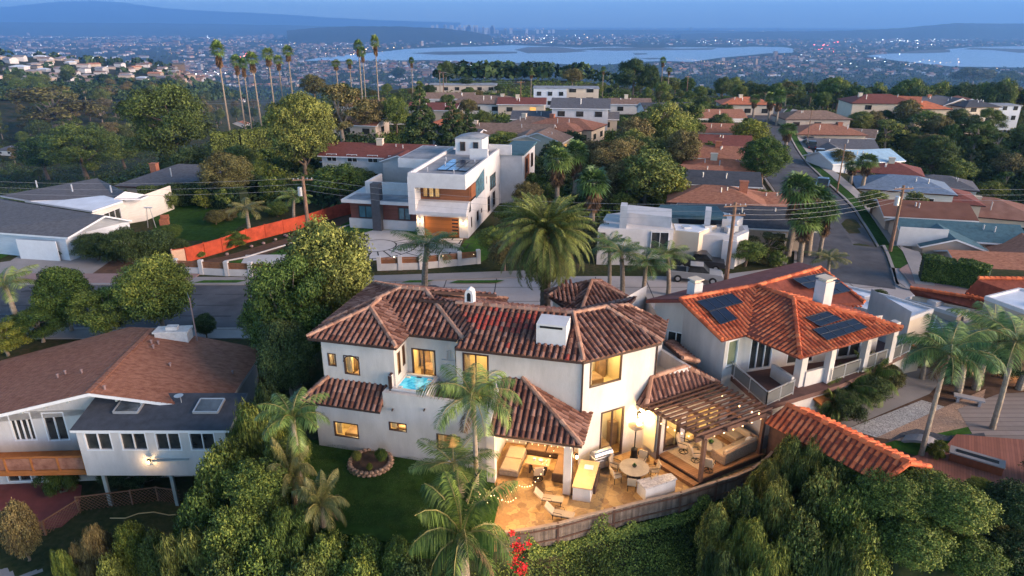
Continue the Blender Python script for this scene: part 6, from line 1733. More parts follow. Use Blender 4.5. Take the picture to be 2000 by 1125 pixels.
 n = Vector((math.sin(ang), -math.cos(ang)))
 for u_, lb_ in ((.45, 'left wall lantern beside the orange garage door'), (5.85, 'right wall lantern beside the orange garage door')):
  p = W(u_, 0, 1.85); wall_lamp(p, n, lb_, 25, group='garage wall lanterns')
M['wood_or2'] = plank_mat('orange_wood_cladding', (.26, .095, .04), .18, 2, .6)
M['garage_wood'] = plank_mat('orange_garage_wood', (.4, .13, .03), .5, 2, .5, .8)
modern()
def slat_wall(pts, label, gap=()):
 t = thing('slatted_garden_wall', label, 'wall', (*pts[0], 0))
 wb = MB(); sl = MB()
 for i in range(len(pts) - 1):
  a, b = Vector((*pts[i], 0)), Vector((*pts[i + 1], 0)); d = (b - a).normalized(); L_ = (b - a).length; n = max(1, round(L_ / 2.3)); ang = math.atan2(d.y, d.x)
  wb.beam(a + Vector((0, 0, .25)), b + Vector((0, 0, .25)), .3, .9)
  for k in range(n + (1 if i == len(pts) - 2 else 0)):
   p = a + d * (L_ * k / n); m = MB(); m.box((p.x, p.y, .75), (.42, .42, 1.6), ang, .02); m.build('pier', M['white'], t)
  for k in range(n):
   p, q = a + d * (L_ * k / n + .21), a + d * (L_ * (k + 1) / n - .21)
   for j in range(4): sl.beam(p + Vector((0, 0, .79 + j * .17)), q + Vector((0, 0, .79 + j * .17)), .05, .14)
 wb.build('wall_base', M['white'], t); sl.build('slats', mat('cedar_slats', (.24, .1, .045), .6, .3, 2, .1) if 'cedar_slats' not in MATS else MATS['cedar_slats'], t)
slat_wall([(-34.5, 66.2), (-29, 65.4), (-24, 65.0), (-19.5, 65.6)], 'white garden wall with cedar slats left of the big tree')
slat_wall([(-13.8, 67.0), (-9.5, 67.4), (-3.6, 69.2)], 'white garden wall with cedar slats in front of the paver court')
for i, (px, py) in enumerate(((770, 503), (865, 500), (925, 497), (560, 520), (480, 522))):
 p = P(px, py, .3); t = thing('garden_light', 'small glowing path light by the cedar slat wall', 'lamp', (p.x, p.y, 0), 'garden path lights')
 m = MB(); m.tube([(p.x, p.y, 0), (p.x, p.y, .3)], .03, 6); m.build('stem', M['black'], t); m = MB(); m.sphere((p.x, p.y, .33), .06, 6, 4); m.build('bulb', M['bulb'], t); lamp(t, p + Vector((0, 0, .25)), 5)
def red_fence():
 t = thing('red_fence', 'bright red board fence along the planting bed of the modern house', 'fence', (-32, 68, 0))
 bot = [(340, 516), (366, 512), (436, 492), (483, 474), (555, 455), (602, 443), (660, 424), (710, 412)]
 pts = [P(a, b, 0) for a, b in bot]; rm = mat('red_fence_boards', (.4, .06, .025), .85, .3, 1.5, .1); cm = mat('peach_end_wall', (.6, .38, .26), .8, .1, 2)
 for i in range(len(pts) - 1):
  a, b = pts[i], pts[i + 1]; m = MB(); h = 1.6; m.beam(a + Vector((0, 0, h / 2)), b + Vector((0, 0, h / 2)), .06, h); m.build('fence_panel', cm if i == 0 else rm, t)
  n = max(1, round((b - a).length / 2.4))
  for k in range(n): p = a.lerp(b, k / n); m = MB(); m.box((p.x, p.y, .85), (.12, .14, 1.7), 0); m.build('post', cm if i == 0 else rm, t)
  m = MB(); m.beam(a + Vector((0, -.06, 1.6)), b + Vector((0, -.06, 1.6)), .1, .06); m.build('rail', rm, t)
 m = MB(); k = [P(a, b, .06) for a, b in ((440, 510), (480, 502), (560, 478), (600, 462), (640, 452), (700, 434))]
 for i in range(len(k) - 1): m.beam(k[i], k[i + 1], .16, .14)
 top('stone_edging', m, M['paver'], 'pale stone edging between turf and planting bed', 'edging')
 rng = random.Random(6)
 for i in range(9):
  f = rng.random(); p = pts[2].lerp(pts[6], f) + Vector((rng.uniform(.3, 1.2), -1.2, .15)); m = MB(); m.sphere(p, (.22, .2, .16), 7, 5); top('bed_rock', m, M['pink_conc'], 'pale rounded rock in the planting bed by the red fence', 'rock', 'rocks in the planting bed')
red_fence()
def white_blocks():
 t = thing('white_block_house', 'low white block house with stepped flat roofs beyond the palms', 'house', (18, 72, 0))
 def bxp(name, px, z1, m, z0=0):
  q = [P(a, b, z1) for a, b in px]; mb = MB(); mb.prism([(p.x, p.y) for p in q], z0, z1); return mb.build(name, m, t)
 bxp('wall', [(1168, 446), (1316, 449), (1310, 425), (1212, 415), (1185, 418)], 4.0, M['white'])
 bxp('wall', [(1213, 414), (1312, 424), (1312, 408), (1228, 400)], 5.2, M['white'])
 bxp('wall', [(1310, 450), (1366, 455), (1400, 440), (1312, 436)], 3.8, M['stucco_warm'])
 bxp('wall', [(1366, 458), (1440, 462), (1463, 452), (1460, 440), (1400, 438)], 3.4, M['white'])
 bxp('roof', [(1320, 449), (1364, 453), (1396, 441), (1316, 437)], 3.86, M['flat_white'], 3.8)
 bxp('roof', [(1406, 452), (1436, 457), (1455, 449), (1450, 442), (1410, 441)], 3.46, M['flat_grey'], 3.4)
 bxp('garage_front', [(1364, 459), (1412, 461), (1412, 456), (1366, 455)], 3.2, M['bronze'])
 bxp('wall', [(1412, 470), (1440, 472), (1440, 464), (1412, 462)], 3.0, M['white'])
 bxp('chimney', [(1212, 402), (1226, 403), (1226, 396), (1214, 395)], 6.4, M['white'])
 bxp('dark_roof', [(1276, 418), (1420, 424), (1400, 402), (1290, 400)], 4.4, M['sh_teal'], 4.0)
 bxp('wall', [(1378, 411), (1390, 412), (1390, 404), (1379, 403)], 5.6, M['white'])
 bxp('wall', [(1411, 430), (1440, 432), (1452, 424), (1412, 414)], 4.2, M['white'])
 for u in ((1174, 454, 1182, 463),):
  a, b = P(1168, 446, 4), P(1316, 449, 4); window_part(t, a, b, *px_win(a, b, *u), M['bronze'], M['glass'], 1, 1, depth=-.04)
  window_part(t, a, b, *px_win(a, b, 1272, 452, 1304, 490), M['frame_white'], M['glass'], 2, 1, depth=-.04)
 for px in ((1340, 448), (1425, 449), (1432, 446), (1380, 446)):
  p = P(*px, 3.7); m = MB(); m.box(p, (.8, .8, .7), .2); m.build('roof_unit', M['alu'], t)
white_blocks()
# --- houses across the hilltop
def gen_house(px, py, L_, W_, deg, roof, roofm, wallm, label, h=2.9, pitch=.33, group=None, chim=0, win=3, zt=None, lit=0, name='house', wing=None, base=None):
 """a house whose roof centre shows at the picture point"""
 g = G(px, py)
 zr = g.z + h + .8
 for _ in range(4):
  c = P(px, py, zr); zg = T(c.x, c.y); zr = zg + h + .8
 if zt == 'far': c = at_d(px, py, 196 + px % 5 * 3); zg = c.z - h - .8; zr = c.z
 else: c = P(px, py, zr)
 a = R(deg); o = frame_pt((c.x, c.y), a, -L_ / 2, -W_ / 2)
 t = thing(name, label, 'house', (c.x, c.y, zg), group)
 fs, caps, zz_, gab = roof_faces(o, a, L_, W_, zg + h, pitch, roof, .5)
 if wing:
  wl, ww, wu = wing; o2 = frame_pt(o, a, wu, -ww)
  f2, c2, z2, g2 = roof_faces(o2, a, wl, ww + W_ * .4, zg + h - .05, pitch, 'gable_v' if roof != 'hip' else 'hip', .45); fs += f2; gab += g2
 m = MB()
 for f in fs: slab(m, f, .18)
 m.build('fascia', M['frame_white'] if roof != 'hip' else M['brown'], t)
 m = MB()
 for f in fs: m.poly([p + Vector((0, 0, .012)) for p in f])
 r = m.build('roof', roofm, t)
 w = MB()
 w.prism([frame_pt(o, a, *q) for q in ((0, 0), (L_, 0), (L_, W_), (0, W_))], zg - 2.5, zg + h)
 if wing: w.prism([frame_pt(o2, a, *q) for q in ((0, 0), (wl, 0), (wl, ww), (0, ww))], zg - 2.5, zg + h - .05)
 for f in gab: w.poly(f)
 w.build('wall', wallm, t)
 rng = random.Random(int(px * 7 + py))
 d = c.y
 for s_, ln, org in ((0, L_, (0, 0)), (1, W_, (L_, 0))):
  A = frame_pt(o, a, 0, -.02) if s_ == 0 else frame_pt(o, a, L_ + .02, 0); B = frame_pt(o, a, L_, -.02) if s_ == 0 else frame_pt(o, a, L_ + .02, W_)
  n = win if s_ == 0 else max(1, win - 2)
  for st in range(1 if h < 4.5 else 2):
   for k in range(n):
    u = ln * (k + .5) / n; ww_ = min(1.7, ln / n * .55)
    z0 = zg + .9 + st * 2.8
    pane = M['lit'] if rng.random() < lit else M['glass']
    if d < 130: window_part(t, A, B, u - ww_ / 2, u + ww_ / 2, z0, z0 + 1.2, M['frame_white'], pane, 2, 1, depth=-.03)
    else:
     m = MB(); q0 = Vector(A).lerp(Vector(B), (u - ww_ / 2) / ln); q1 = Vector(A).lerp(Vector(B), (u + ww_ / 2) / ln)
     m.beam((*q0, z0 + .6), (*q1, z0 + .6), .06, 1.2); m.build('window', pane, t)
 if chim:
  x, y = frame_pt(o, a, L_ * chim, W_ * .45); m = MB(); m.box((x, y, zg + h + 1.0), (1.0, .8, 2.4), a); m.box((x, y, zg + h + 2.25), (1.15, .95, .1), a); m.build('chimney', M['brick'] if roofm in (M['sh_brown'], M['sh_grey']) else M['stucco_warm'], t)
 for k in range(2):
  x, y = frame_pt(o, a, L_ * rng.uniform(.2, .8), W_ * rng.uniform(.15, .4)); m = MB(); m.tube([(x, y, zg + h), (x, y, zg + h + W_ * .5 * pitch + .25)], .09, 6); m.build('roof_vent', M['alu'], t)
 return t
B_, Gy, Dk, Tn, Te, Rd, Or, Bl = 'sh_brown', 'sh_grey', 'sh_dark', 'sh_tan', 'sh_teal', 'sh_red', 'sh_orange', 'sh_blue'
HS = [
 (1866, 440, 12.5, 7, -14, 'gable', Te, 'stucco_tan', 'teal shingle roofed house with white garage door beside the road', 2.8, 3, .0, (6, 3.5, 1)),
 (1965, 500, 11, 6.5, -8, 'gable', B_, 'stucco_tan', 'brown shingle house with skylights behind the clipped hedge', 2.8, 3, .0, None),
 (2010, 478, 9, 7, 70, 'gable', B_, 'stucco_tan', 'rear wing with brown roof at the right edge above the hedge', 3.0, 2, 0, None),
 (1905, 398, 17, 12, -22, 'hip', 'tile', 'stucco_warm', 'large red-brown tile hip roofed house above the teal roof', 3.2, 3, .5, None),
 (1800, 400, 10, 7, -12, 'gable', 'tile', 'stucco_tan', 'small low tile roof left of the large red-brown hip roof', 2.6, 2, 0, None),
 (1815, 372, 13, 9, -20, 'hip', Rd, 'stucco_tan', 'dark red hip roofed house in the middle of the right-hand row', 3.0, 2, .3, None),
 (1762, 352, 13, 9, -20, 'hip', Bl + '_d', 'offwhite', 'slate blue hip roofed house by the palms of the right-hand row', 2.9, 2, 0, None),
 (1835, 350, 12, 9, -25, 'hip', Gy, 'offwhite', 'grey roofed house at the canyon edge of the right-hand row', 2.9, 2, 0, None),
 (1725, 322, 12, 8, -25, 'hip', Rd, 'stucco_tan', 'purple brown roofed house with brick chimney on the right-hand row', 2.9, 2, .6, None),
 (1668, 300, 14, 8, 12, 'gable', Bl, 'lblue', 'pale blue roofed house on the right-hand row', 2.8, 2, 0, None),
 (1640, 277, 13, 8, -8, 'gable', Gy, 'stucco_tan', 'grey gabled house above the pale blue roof', 2.4, 3, 0, (5, 4, 1)),
 (1612, 250, 15, 10, -6, 'hip', B_, 'stucco_tan', 'brown roofed house with dark garage beside the climbing road', 3.0, 3, .7, None),
 (1655, 255, 12, 8, -30, 'gable', Tn, 'offwhite', 'weathered shake roof house right of the dark garage', 3.0, 2, .4, None),
 (1585, 222, 16, 9, 0, 'hip', Tn, 'stucco_tan', 'low tan house at the top of the right-hand row', 2.8, 3, 0, None),
 (1398, 372, 11, 8, -14, 'hip', B_, 'offwhite', 'brown hip roofed house with pale green walls and solar panels', 3.2, 3, .8, None),
 (1495, 380, 12, 6, -6, 'gable', B_, 'stucco_tan', 'low brown roof beside the pale green house', 2.6, 2, 0, None),
 (1450, 412, 14, 8, -10, 'gable', Dk, 'stucco_tan', 'dark roofed low house behind the utility pole', 2.6, 2, 0, None),
 (1400, 340, 11, 7, -12, 'gable', Dk, 'brick', 'dark grey roof above the pale green house', 2.8, 2, 0, None),
 (1408, 318, 11, 8, -18, 'hip', Or, 'stucco_warm', 'orange tile roof among brown roofs left of the road', 2.9, 2, .4, None),
 (1345, 328, 9, 7, -10, 'gable', B_, 'brick', 'small brown roofed house with brick walls left of the orange roof', 2.8, 2, 0, None),
 (1402, 292, 11, 8, -15, 'gable', B_, 'stucco_warm', 'brown gable roof just above the orange tile roof', 2.9, 2, .5, None),
 (1398, 270, 12, 8, -12, 'gable', Rd, 'stucco_tan', 'red-brown gable roof in the left-hand row', 2.9, 2, 0, None),
 (1410, 247, 12, 8, -12, 'gable', B_, 'offwhite', 'tan gable roof at the head of the left-hand row', 2.9, 2, 0, None),
 (1385, 220, 15, 9, 0, 'gable', B_, 'offwhite', 'white gabled house with brown roof above the palms', 3.0, 3, .3, None),
 (1455, 195, 14, 9, -5, 'hip', Or, 'stucco_warm', 'orange roofed house with white gable below the wooded slope', 3.2, 3, .4, None),
 (1300, 205, 13, 8, 5, 'gable', Dk, 'offwhite', 'dark roofed house half hidden among tall trees', 3.0, 2, 0, None),
 (1105, 237, 15, 9, -25, 'hip', B_, 'stucco_warm', 'orange-brown hip roofed house with arcade terrace on the hill', 3.2, 4, .3, (7, 4, 6)),
 (1045, 235, 12, 9, -20, 'hip', Tn, 'stucco_warm', 'tan shake roof touching the arcade house', 3.0, 2, .3, None),
 (985, 250, 20, 10, -10, 'gable', Tn, 'stucco_warm', 'long brown shake roofed house behind the stair tower', 3.0, 3, .2, (6, 5, 13)),
 (1135, 200, 13, 10, -8, 'gable', Gy, 'white', 'two storey white house with grey roof on the hill', 5.6, 3, 0, None),
 (1060, 222, 14, 8, -6, 'gable', Gy, 'stucco_warm', 'low grey roof beside the two storey white house', 2.8, 3, 0, None),
 (1165, 222, 10, 7, -8, 'gable', Gy, 'stucco_warm', 'grey roofed terrace wing of the two storey white house', 2.8, 2, 0, None),
 (955, 193, 20, 10, -8, 'hip', Tn, 'offwhite', 'wide tan roofed ranch house with white carport', 2.9, 4, .7, None),
 (880, 185, 14, 8, 0, 'gable', Tn, 'offwhite', 'low tan roof left of the ranch house', 2.8, 2, 0, None),
 (1020, 195, 13, 8, -5, 'gable', Rd, 'stucco_warm', 'red-brown roofed house behind the utility poles', 2.9, 2, .4, None),
 (745, 288, 17, 8, -10, 'gable', Rd, 'white', 'white cottage with long red-brown roof behind the modern house', 4.6, 5, .5, (5, 2.5, 11)),
 (690, 300, 8, 6, -10, 'gable', Rd, 'offwhite', 'low brown roofed annex left of the white cottage', 2.8, 2, 0, None),
 (900, 252, 10, 6, -30, 'gable', Gy, 'white', 'white gable wall showing between the dark conifers', 3.0, 1, 0, None),
 (870, 235, 7, 6, -10, 'hip', Or, 'stucco_warm', 'small orange hip roof between the conifers', 3.0, 1, 0, None),
 (470, 240, 15, 9, -8, 'gable_v', B_, 'white', 'white gabled house with brown roof and brick chimney behind the palm', 3.0, 2, .7, None),
 (640, 180, 15, 9, -12, 'hip', Rd, 'stucco_warm', 'red roofed house with a lit front behind the tall palms', 3.2, 2, .3, None),
 (470, 192, 12, 6, 0, 'gable', Rd, 'white', 'low red and white house among the palm trunks', 2.8, 3, 0, None),
 (375, 338, 16, 12, -8, 'hip', Gy, 'stucco_tan', 'wide grey roof with a brick chimney behind the big hedge', 2.9, 2, .15, None),
 (30, 288, 17, 12, -5, 'hip', Gy, 'offwhite', 'grey roofed house at the left edge behind the conifers', 3.0, 3, 0, None),
 (1075, 171, 10, 7, -4, 'flat', 'flat_grey', 'lblue', 'pale two storey flat roofed house on the crest', 5.6, 3, 0, None),
 (1135, 172, 11, 8, -4, 'flat', 'flat_grey', 'stucco_warm', 'cream flat roofed house on the crest next to the pale one', 4.6, 2, 0, None),
 (950, 150, 22, 9, 2, 'hip', Or, 'stucco_warm', 'long cream mansion with orange roof on the crest', 4.8, 6, .3, None),
 (905, 165, 25, 8, 0, 'flat', 'flat_grey', 'stucco_tan', 'very long pale low building on the crest', 2.6, 6, 0, None),
 (805, 150, 13, 8, -20, 'gable', Tn, 'white', 'white gabled house among trees left of the long pale building', 3.0, 2, 0, None),
 (1370, 165, 14, 8, -5, 'flat', 'flat_white', 'stucco_warm', 'brightly lit cream house below the wooded slope', 4.0, 3, 0, None),
 (1425, 172, 13, 8, 4, 'gable', Tn, 'offwhite', 'tan gabled house above the orange roofed one', 3.0, 2, 0, None),
 (715, 200, 12, 8, -10, 'gable', B_, 'stucco_warm', 'low brown roof between the slim palm pair', 2.8, 3, .3, None),
 (770, 212, 12, 8, 8, 'hip', Gy, 'offwhite', 'grey hip roofed house behind the small round street tree', 2.8, 3, 0, None),
 (850, 205, 13, 8, -12, 'gable', Rd, 'stucco_warm', 'red-brown gabled house above the tallest dark conifer', 2.8, 3, 0, None),
 (560, 215, 13, 8, -6, 'gable', Tn, 'offwhite', 'tan roofed house behind the fan palm row', 2.8, 3, 0, None),
 (1062, 262, 9, 7, -20, 'gable_v', Tn, 'stucco_warm', 'cream gabled house with lit porch below the shake roofs', 3.0, 2, 0, None),
 (1230, 195, 11, 7, -5, 'gable', Tn, 'offwhite', 'tan roofed house right of the two storey white house', 2.8, 2, .4, None),
 (690, 232, 14, 8, -12, 'gable', B_, 'stucco_tan', 'brown roofed house left of the small round street tree', 2.8, 3, .6, None),
 (1715, 192, 17, 11, -6, 'hip', Rd, 'stucco_warm', 'pink house with red roof at the left end of the far row', 5.4, 2, .2, None),
 (1755, 198, 13, 10, 60, 'gable_v', Or, 'stucco_warm', 'cream gable fronted house in the far row', 5.2, 2, 0, None),
 (1790, 203, 14, 9, -4, 'hip', Or, 'stucco_warm', 'orange roofed house in the middle of the far row', 3.4, 2, 0, None),
 (1822, 195, 15, 10, -4, 'hip', Gy, 'stucco_warm', 'grey roofed cream house in the far row', 5.2, 2, .4, None),
 (1852, 197, 11, 9, 10, 'gable_v', Gy, 'stucco_warm', 'tall cream gabled house in the far row', 5.6, 2, 0, None),
 (1882, 198, 11, 9, -10, 'gable_v', Or, 'stucco_warm', 'peach gabled house with orange roof in the far row', 5.4, 2, 0, None),
 (1900, 200, 10, 8, 6, 'hip', Dk, 'stucco_warm', 'dark roofed cream house at the right of the far row', 5.0, 2, 0, None),
 (1950, 205, 9, 6, 0, 'flat', 'flat_grey', 'lblue', 'white flat roofed house standing alone on the right', 4.6, 3, 0, None),
]
M['sh_blue_d'] = mat('slate_blue_roof', (.14, .19, .27), .9, .2, 2, .3, 10)
for (px, py, L_, W_, dg, kind, rm, wm, lb, h, wn_, ch, wing) in HS:
 if kind == 'flat':
  g = G(px, py); c = P(px, py, g.z + h) if 'alone' not in lb else at_d(px, py, 200); zg = T(c.x, c.y) if 'alone' not in lb else c.z - h; t = thing('house', lb, 'house', (c.x, c.y, zg)); a = R(dg)
  o = frame_pt((c.x, c.y), a, -L_ / 2, -W_ / 2); m = MB(); m.prism([frame_pt(o, a, *q) for q in ((0, 0), (L_, 0), (L_, W_), (0, W_))], zg - 2, zg + h); m.build('wall', M[wm], t)
  m = MB(); m.box((c.x, c.y, zg + h + .12), (L_ + .5, W_ + .5, .25), a); m.build('roof', M[rm], t)
  A, B = frame_pt(o, a, 0, -.02), frame_pt(o, a, L_, -.02)
  for k in range(wn_):
   for st in range(2 if h > 4.5 else 1):
    q0, q1 = Vector(A).lerp(Vector(B), (k + .3) / wn_), Vector(A).lerp(Vector(B), (k + .7) / wn_)
    m = MB(); m.beam((*q0, zg + 1.4 + st * 2.7), (*q1, zg + 1.4 + st * 2.7), .08, 1.2); m.build('window', M['lit_pale'] if 'lit' in lb else M['glass'], t)
 else:
  t = gen_house(px, py, L_, W_, dg, kind, M[rm], M[wm], lb, h, .33, None, ch, wn_, lit=.35 if 'lit' in lb else .0, wing=wing, zt='far' if 'far row' in lb or 'standing alone' in lb else None)
  if 'garage door' in lb or 'garage' in lb:
   pass
p = P(1800, 462, 1.2)
m = MB(); m.box((p.x, p.y - .2, 1.15), (5.0, .15, 2.2), R(-14)); top('garage_door_panel', m, M['white'], 'wide white garage door of the teal roofed house', 'garage door')
# --- hillside and lowland city
def small_house_mesh(kind, rm, wm):
 L_, W_, h = (15, 9, 3.2) if kind < 2 else (12, 11, 5.4)
 t = thing('house', 'x', 'house', (0, 0, 0))
 fs, cp, z, gb = roof_faces((-L_ / 2, -W_ / 2), 0, L_, W_, h, .3, 'hip' if kind % 2 else 'gable', .5)
 m = MB()
 for f in fs: slab(m, f, .25)
 for f in fs: m.poly([p + Vector((0, 0, .02)) for p in f])
 m.build('roof', M[rm], t, local=True)
 m = MB(); m.prism([(-L_ / 2, -W_ / 2), (L_ / 2, -W_ / 2), (L_ / 2, W_ / 2), (-L_ / 2, W_ / 2)], -3, h)
 for g in gb: m.poly(g)
 m.build('wall', M[wm], t, local=True)
 return t
M['fw1'] = mat('far_cream_wall', (.4, .32, .26), .9, .1, .3, obr=.3)
M['fw2'] = mat('far_white_wall', (.46, .43, .42), .9, .1, .3, obr=.25)
M['fr1'] = mat('far_tan_roof', (.3, .2, .16), .9, .2, .3, obr=.4)
M['fr2'] = mat('far_grey_roof', (.22, .2, .21), .9, .2, .3, obr=.5)
M['fr3'] = mat('far_orange_roof', (.4, .17, .1), .9, .2, .3, obr=.3)
protos = [small_house_mesh(*q) for q in ((0, 'fr1', 'fw2'), (1, 'fr2', 'fw1'), (0, 'fr3', 'fw1'), (2, 'fr2', 'fw2'), (1, 'flat_white', 'fw2'))]
rng = random.Random(21)
WATER = [[(585, 119), (720, 104), (850, 91), (1000, 86), (1558, 90), (1548, 105), (1350, 124), (1180, 130), (960, 126), (780, 120)], [(1685, 110), (1850, 92), (2300, 88), (2300, 138), (1860, 133), (1740, 120)]]
def inside(p, poly):
 r = False; j = len(poly) - 1
 for i in range(len(poly)):
  if (poly[i][1] > p[1]) != (poly[j][1] > p[1]) and p[0] < (poly[j][0] - poly[i][0]) * (p[1] - poly[i][1]) / (poly[j][1] - poly[i][1]) + poly[i][0]: r = not r
  j = i
 return r
def wet(px, py): return any(inside((px, py), w) for w in WATER)
taken = []
def where(px, py, gr):
 lo, hi, y0, y1 = {'houses on the left hillside': (-60, 430, 96, 165), 'houses beyond the crest': (430, 930, 118, 170), 'houses on the right town slope': (1300, 2040, 112, 152)}[gr]
 return ', ' + ('upper', 'middle', 'lower')[min(2, int((py - y0) / (y1 - y0) * 3))] + ' band, ' + ('far left', 'left', 'centre', 'right', 'far right')[min(4, int((px - lo) / (hi - lo) * 5))]
n = 0; used = set()
zones = [('house on the left hillside', 'houses on the left hillside', lambda: (rng.uniform(-60, 430), rng.uniform(96, 165)), 115),
   ('house beyond the crest', 'houses beyond the crest', lambda: (rng.uniform(430, 930), rng.uniform(118, 170)), 55),
   ('house on the right town slope', 'houses on the right town slope', lambda: (rng.uniform(1300, 2040), rng.uniform(112, 152)), 70)]
for lb, gr, fn, cnt in zones:
 k = 0; tries = 0
 while k < cnt and tries < 4000:
  tries += 1
  px, py = fn()
  if wet(px, py): continue
  g = G(px, py)
  if g.y < 420: continue
  if any((g.x - q[0]) ** 2 + (g.y - q[1]) ** 2 < (17 + g.y * .006) ** 2 for q in taken): continue
  taken.append((g.x, g.y)); pi = rng.choice([0, 0, 1, 1, 2, 3, 4])
  if pi not in used: o = protos[pi]; used.add(pi)
  else: o = dup(protos[pi])
  s_ = rng.uniform(.85, 1.25) * (1 + max(0, g.y - 1200) / 2600)
  o.location = (g.x, g.y, g.z); o.rotation_euler = (0, 0, rng.choice([0, .3, -.25, 1.4, 1.2, -.1]) + rng.uniform(-.15, .15)); o.scale = (s_, s_, s_)
  o['label'] = ['tan gabled', 'low hip roofed', 'orange gabled', 'tall grey gabled', 'pale hip roofed'][pi] + ' ' + lb + where(px, py, gr); o['group'] = gr; k += 1
def city():
 fm = [mat('city_' + k, c, .9, .15, .02, rnd=.5) for k, c in (('pale', (.26, .25, .26)), ('cream', (.24, .18, .14)), ('tan', (.15, .1, .08)), ('grey', (.1, .1, .11)), ('rust', (.2, .09, .06)), ('roofwhite', (.34, .35, .38)))]
 m = MB(); r = random.Random(31); k = 0
 while k < 4300:
  px = r.uniform(-120, 2120); py = 56 + (r.random() ** 1.25) * 115
  if wet(px, py): continue
  if 930 < px < 1300 and py > 128: continue
  if px > 1250 and (py > 148 or py > 134 and r.random() < .6): continue
  if px < 330 and py > 97: continue
  g = G(px, py); d = g.y
  if d < 900 or g.z > -60 and px > 400: continue
  if math.sin(g.x * .0031 + math.sin(g.y * .0012) * 2) + math.sin(g.y * .0042 + g.x * .0011) + .55 * math.sin(g.x * .013) < r.uniform(-1.6, .5): continue
  s_ = r.uniform(8, 15) * (1 + d / 4500) * (1.8 if r.random() < .06 else 1); w = s_ * r.uniform(.5, 1.1); h = r.uniform(3, 6) * (1 + d / 6500) * (r.uniform(1.5, 4) if r.random() < .03 else 1)
  a = r.choice((0, .2, .5, 1.2)) + r.uniform(-.1, .1); z = g.z
  wi = r.choice((0, 0, 1, 1)); m.cur = wi
  q = [frame_pt((g.x, g.y), a, x, y) for x, y in ((-s_ / 2, -w / 2), (s_ / 2, -w / 2), (s_ / 2, w / 2), (-s_ / 2, w / 2))]
  b = [(*p, z - 2) for p in q] + [(*p, z + h) for p in q]
  rx = r.choice((2, 3, 3, 4, 5, 2))
  m.add(b, [(0, 1, 5, 4), (1, 2, 6, 5), (2, 3, 7, 6), (3, 0, 4, 7)])
  m.cur = rx; A = frame_pt((g.x, g.y), a, -s_ / 2, 0); B = frame_pt((g.x, g.y), a, s_ / 2, 0); zr = z + h + (w * .22 if rx != 5 else .3)
  m.add([b[4], b[5], b[6], b[7], (*A, zr), (*B, zr)], [(0, 1, 5, 4), (2, 3, 4, 5), (1, 2, 5), (3, 0, 4)]); k += 1
 m.cur = 0
 m.build('distant_city', fm, kind='stuff', label='thousands of small buildings spread over the lowland by the bay', category='city')
 m = MB()
 for i in range(60):
  px = r.gauss(905, 60) if i < 45 else r.uniform(700, 1100); p = at_d(px, 56, 13500); hh = r.uniform(40, 130) * (1 if abs(px - 905) < 60 else .5)
  m.box((p.x, p.y, -180 + hh / 2 + 30), (r.uniform(30, 60), 40, hh + 60), 0)
 m.build('downtown_skyline', M['fw2'], kind='stuff', label='faint cluster of towers on the hazy horizon', category='skyline')
 em = [M['city_warm'], M['city_cool'], M['city_red']]; m = MB()
 def spot(px, py, s_, mi, up=3):
  g = G(px, py); d = g.y; rr = s_ * d / 5200; m.cur = mi; c = (g.x, g.y, g.z + up + rr)
  vs = [(c[0] - rr, c[1], c[2]), (c[0] + rr, c[1], c[2]), (c[0], c[1] - rr, c[2]), (c[0], c[1] + rr, c[2]), (c[0], c[1], c[2] - rr), (c[0], c[1], c[2] + rr)]
  m.add(vs, [(0, 2, 5), (2, 1, 5), (1, 3, 5), (3, 0, 5), (2, 0, 4), (1, 2, 4), (3, 1, 4), (0, 3, 4)])
 k = 0
 while k < 900:
  px = r.uniform(-50, 2060); py = 54 + abs(r.gauss(0, 34))
  if wet(px, py) or py > 150 or (py > 128 and 930 < px < 1300): continue
  spot(px, py, r.choice((.7, .9, 1.1, 1.7)), 1 if r.random() < .55 else 0, 8); k += 1
 for c, n_, sx, sy, mi in (((1020, 62), 10, 14, 3, 0), ((1180, 67), 22, 30, 3, 0), ((1240, 65), 8, 15, 2, 1), ((940, 80), 22, 60, 4, 1), ((1025, 78), 10, 15, 3, 0), ((905, 132), 22, 26, 5, 1), ((1790, 80), 26, 45, 4, 1), ((1430, 82), 12, 30, 3, 1), ((1680, 122), 16, 50, 8, 1),
        ((1612, 96), 14, 14, 8, 2), ((478, 117), 14, 8, 6, 2), ((1090, 78), 14, 50, 4, 1), ((1810, 125), 12, 30, 3, 0), ((400, 148), 14, 25, 3, 1), ((560, 68), 14, 30, 3, 1), ((730, 100), 14, 40, 5, 0)):
  for i in range(n_): 
   px, py = r.gauss(c[0], sx), max(57, r.gauss(c[1], sy)); spot(px, py, r.choice((1.3, 1.8, 2.6)), mi, 8)
 for x0, y0, x1, y1, c_ in ((80, 74, 235, 76, 1), (560, 62, 700, 67, 0), (430, 84, 640, 80, 0), (930, 83, 1060, 79, 0), (1120, 69, 1300, 66, 0), (1500, 118, 1720, 104, 0), (1320, 116, 1430, 130, 0), (1700, 84, 1900, 78, 1), (200, 92, 420, 88, 0), (620, 100, 760, 92, 0)):
  for i in range(26): f = (i + r.random() * .7) / 26; spot(lerp(x0, x1, f), lerp(y0, y1, f) + r.uniform(-.6, .6), r.choice((.7, 1.0, 1.3)), c_, 8)
 m.cur = 0
 m.build('city_lights', em, kind='stuff', label='tiny white, amber and red lights glittering across the city', category='lights')
M['city_warm'] = emit('amber_city_lamp', (1, .62, .32), 4)
M['city_cool'] = emit('white_city_lamp', (.85, .93, 1), 4)
M['city_red'] = emit('red_city_lamp', (1, .12, .12), 7)
city()
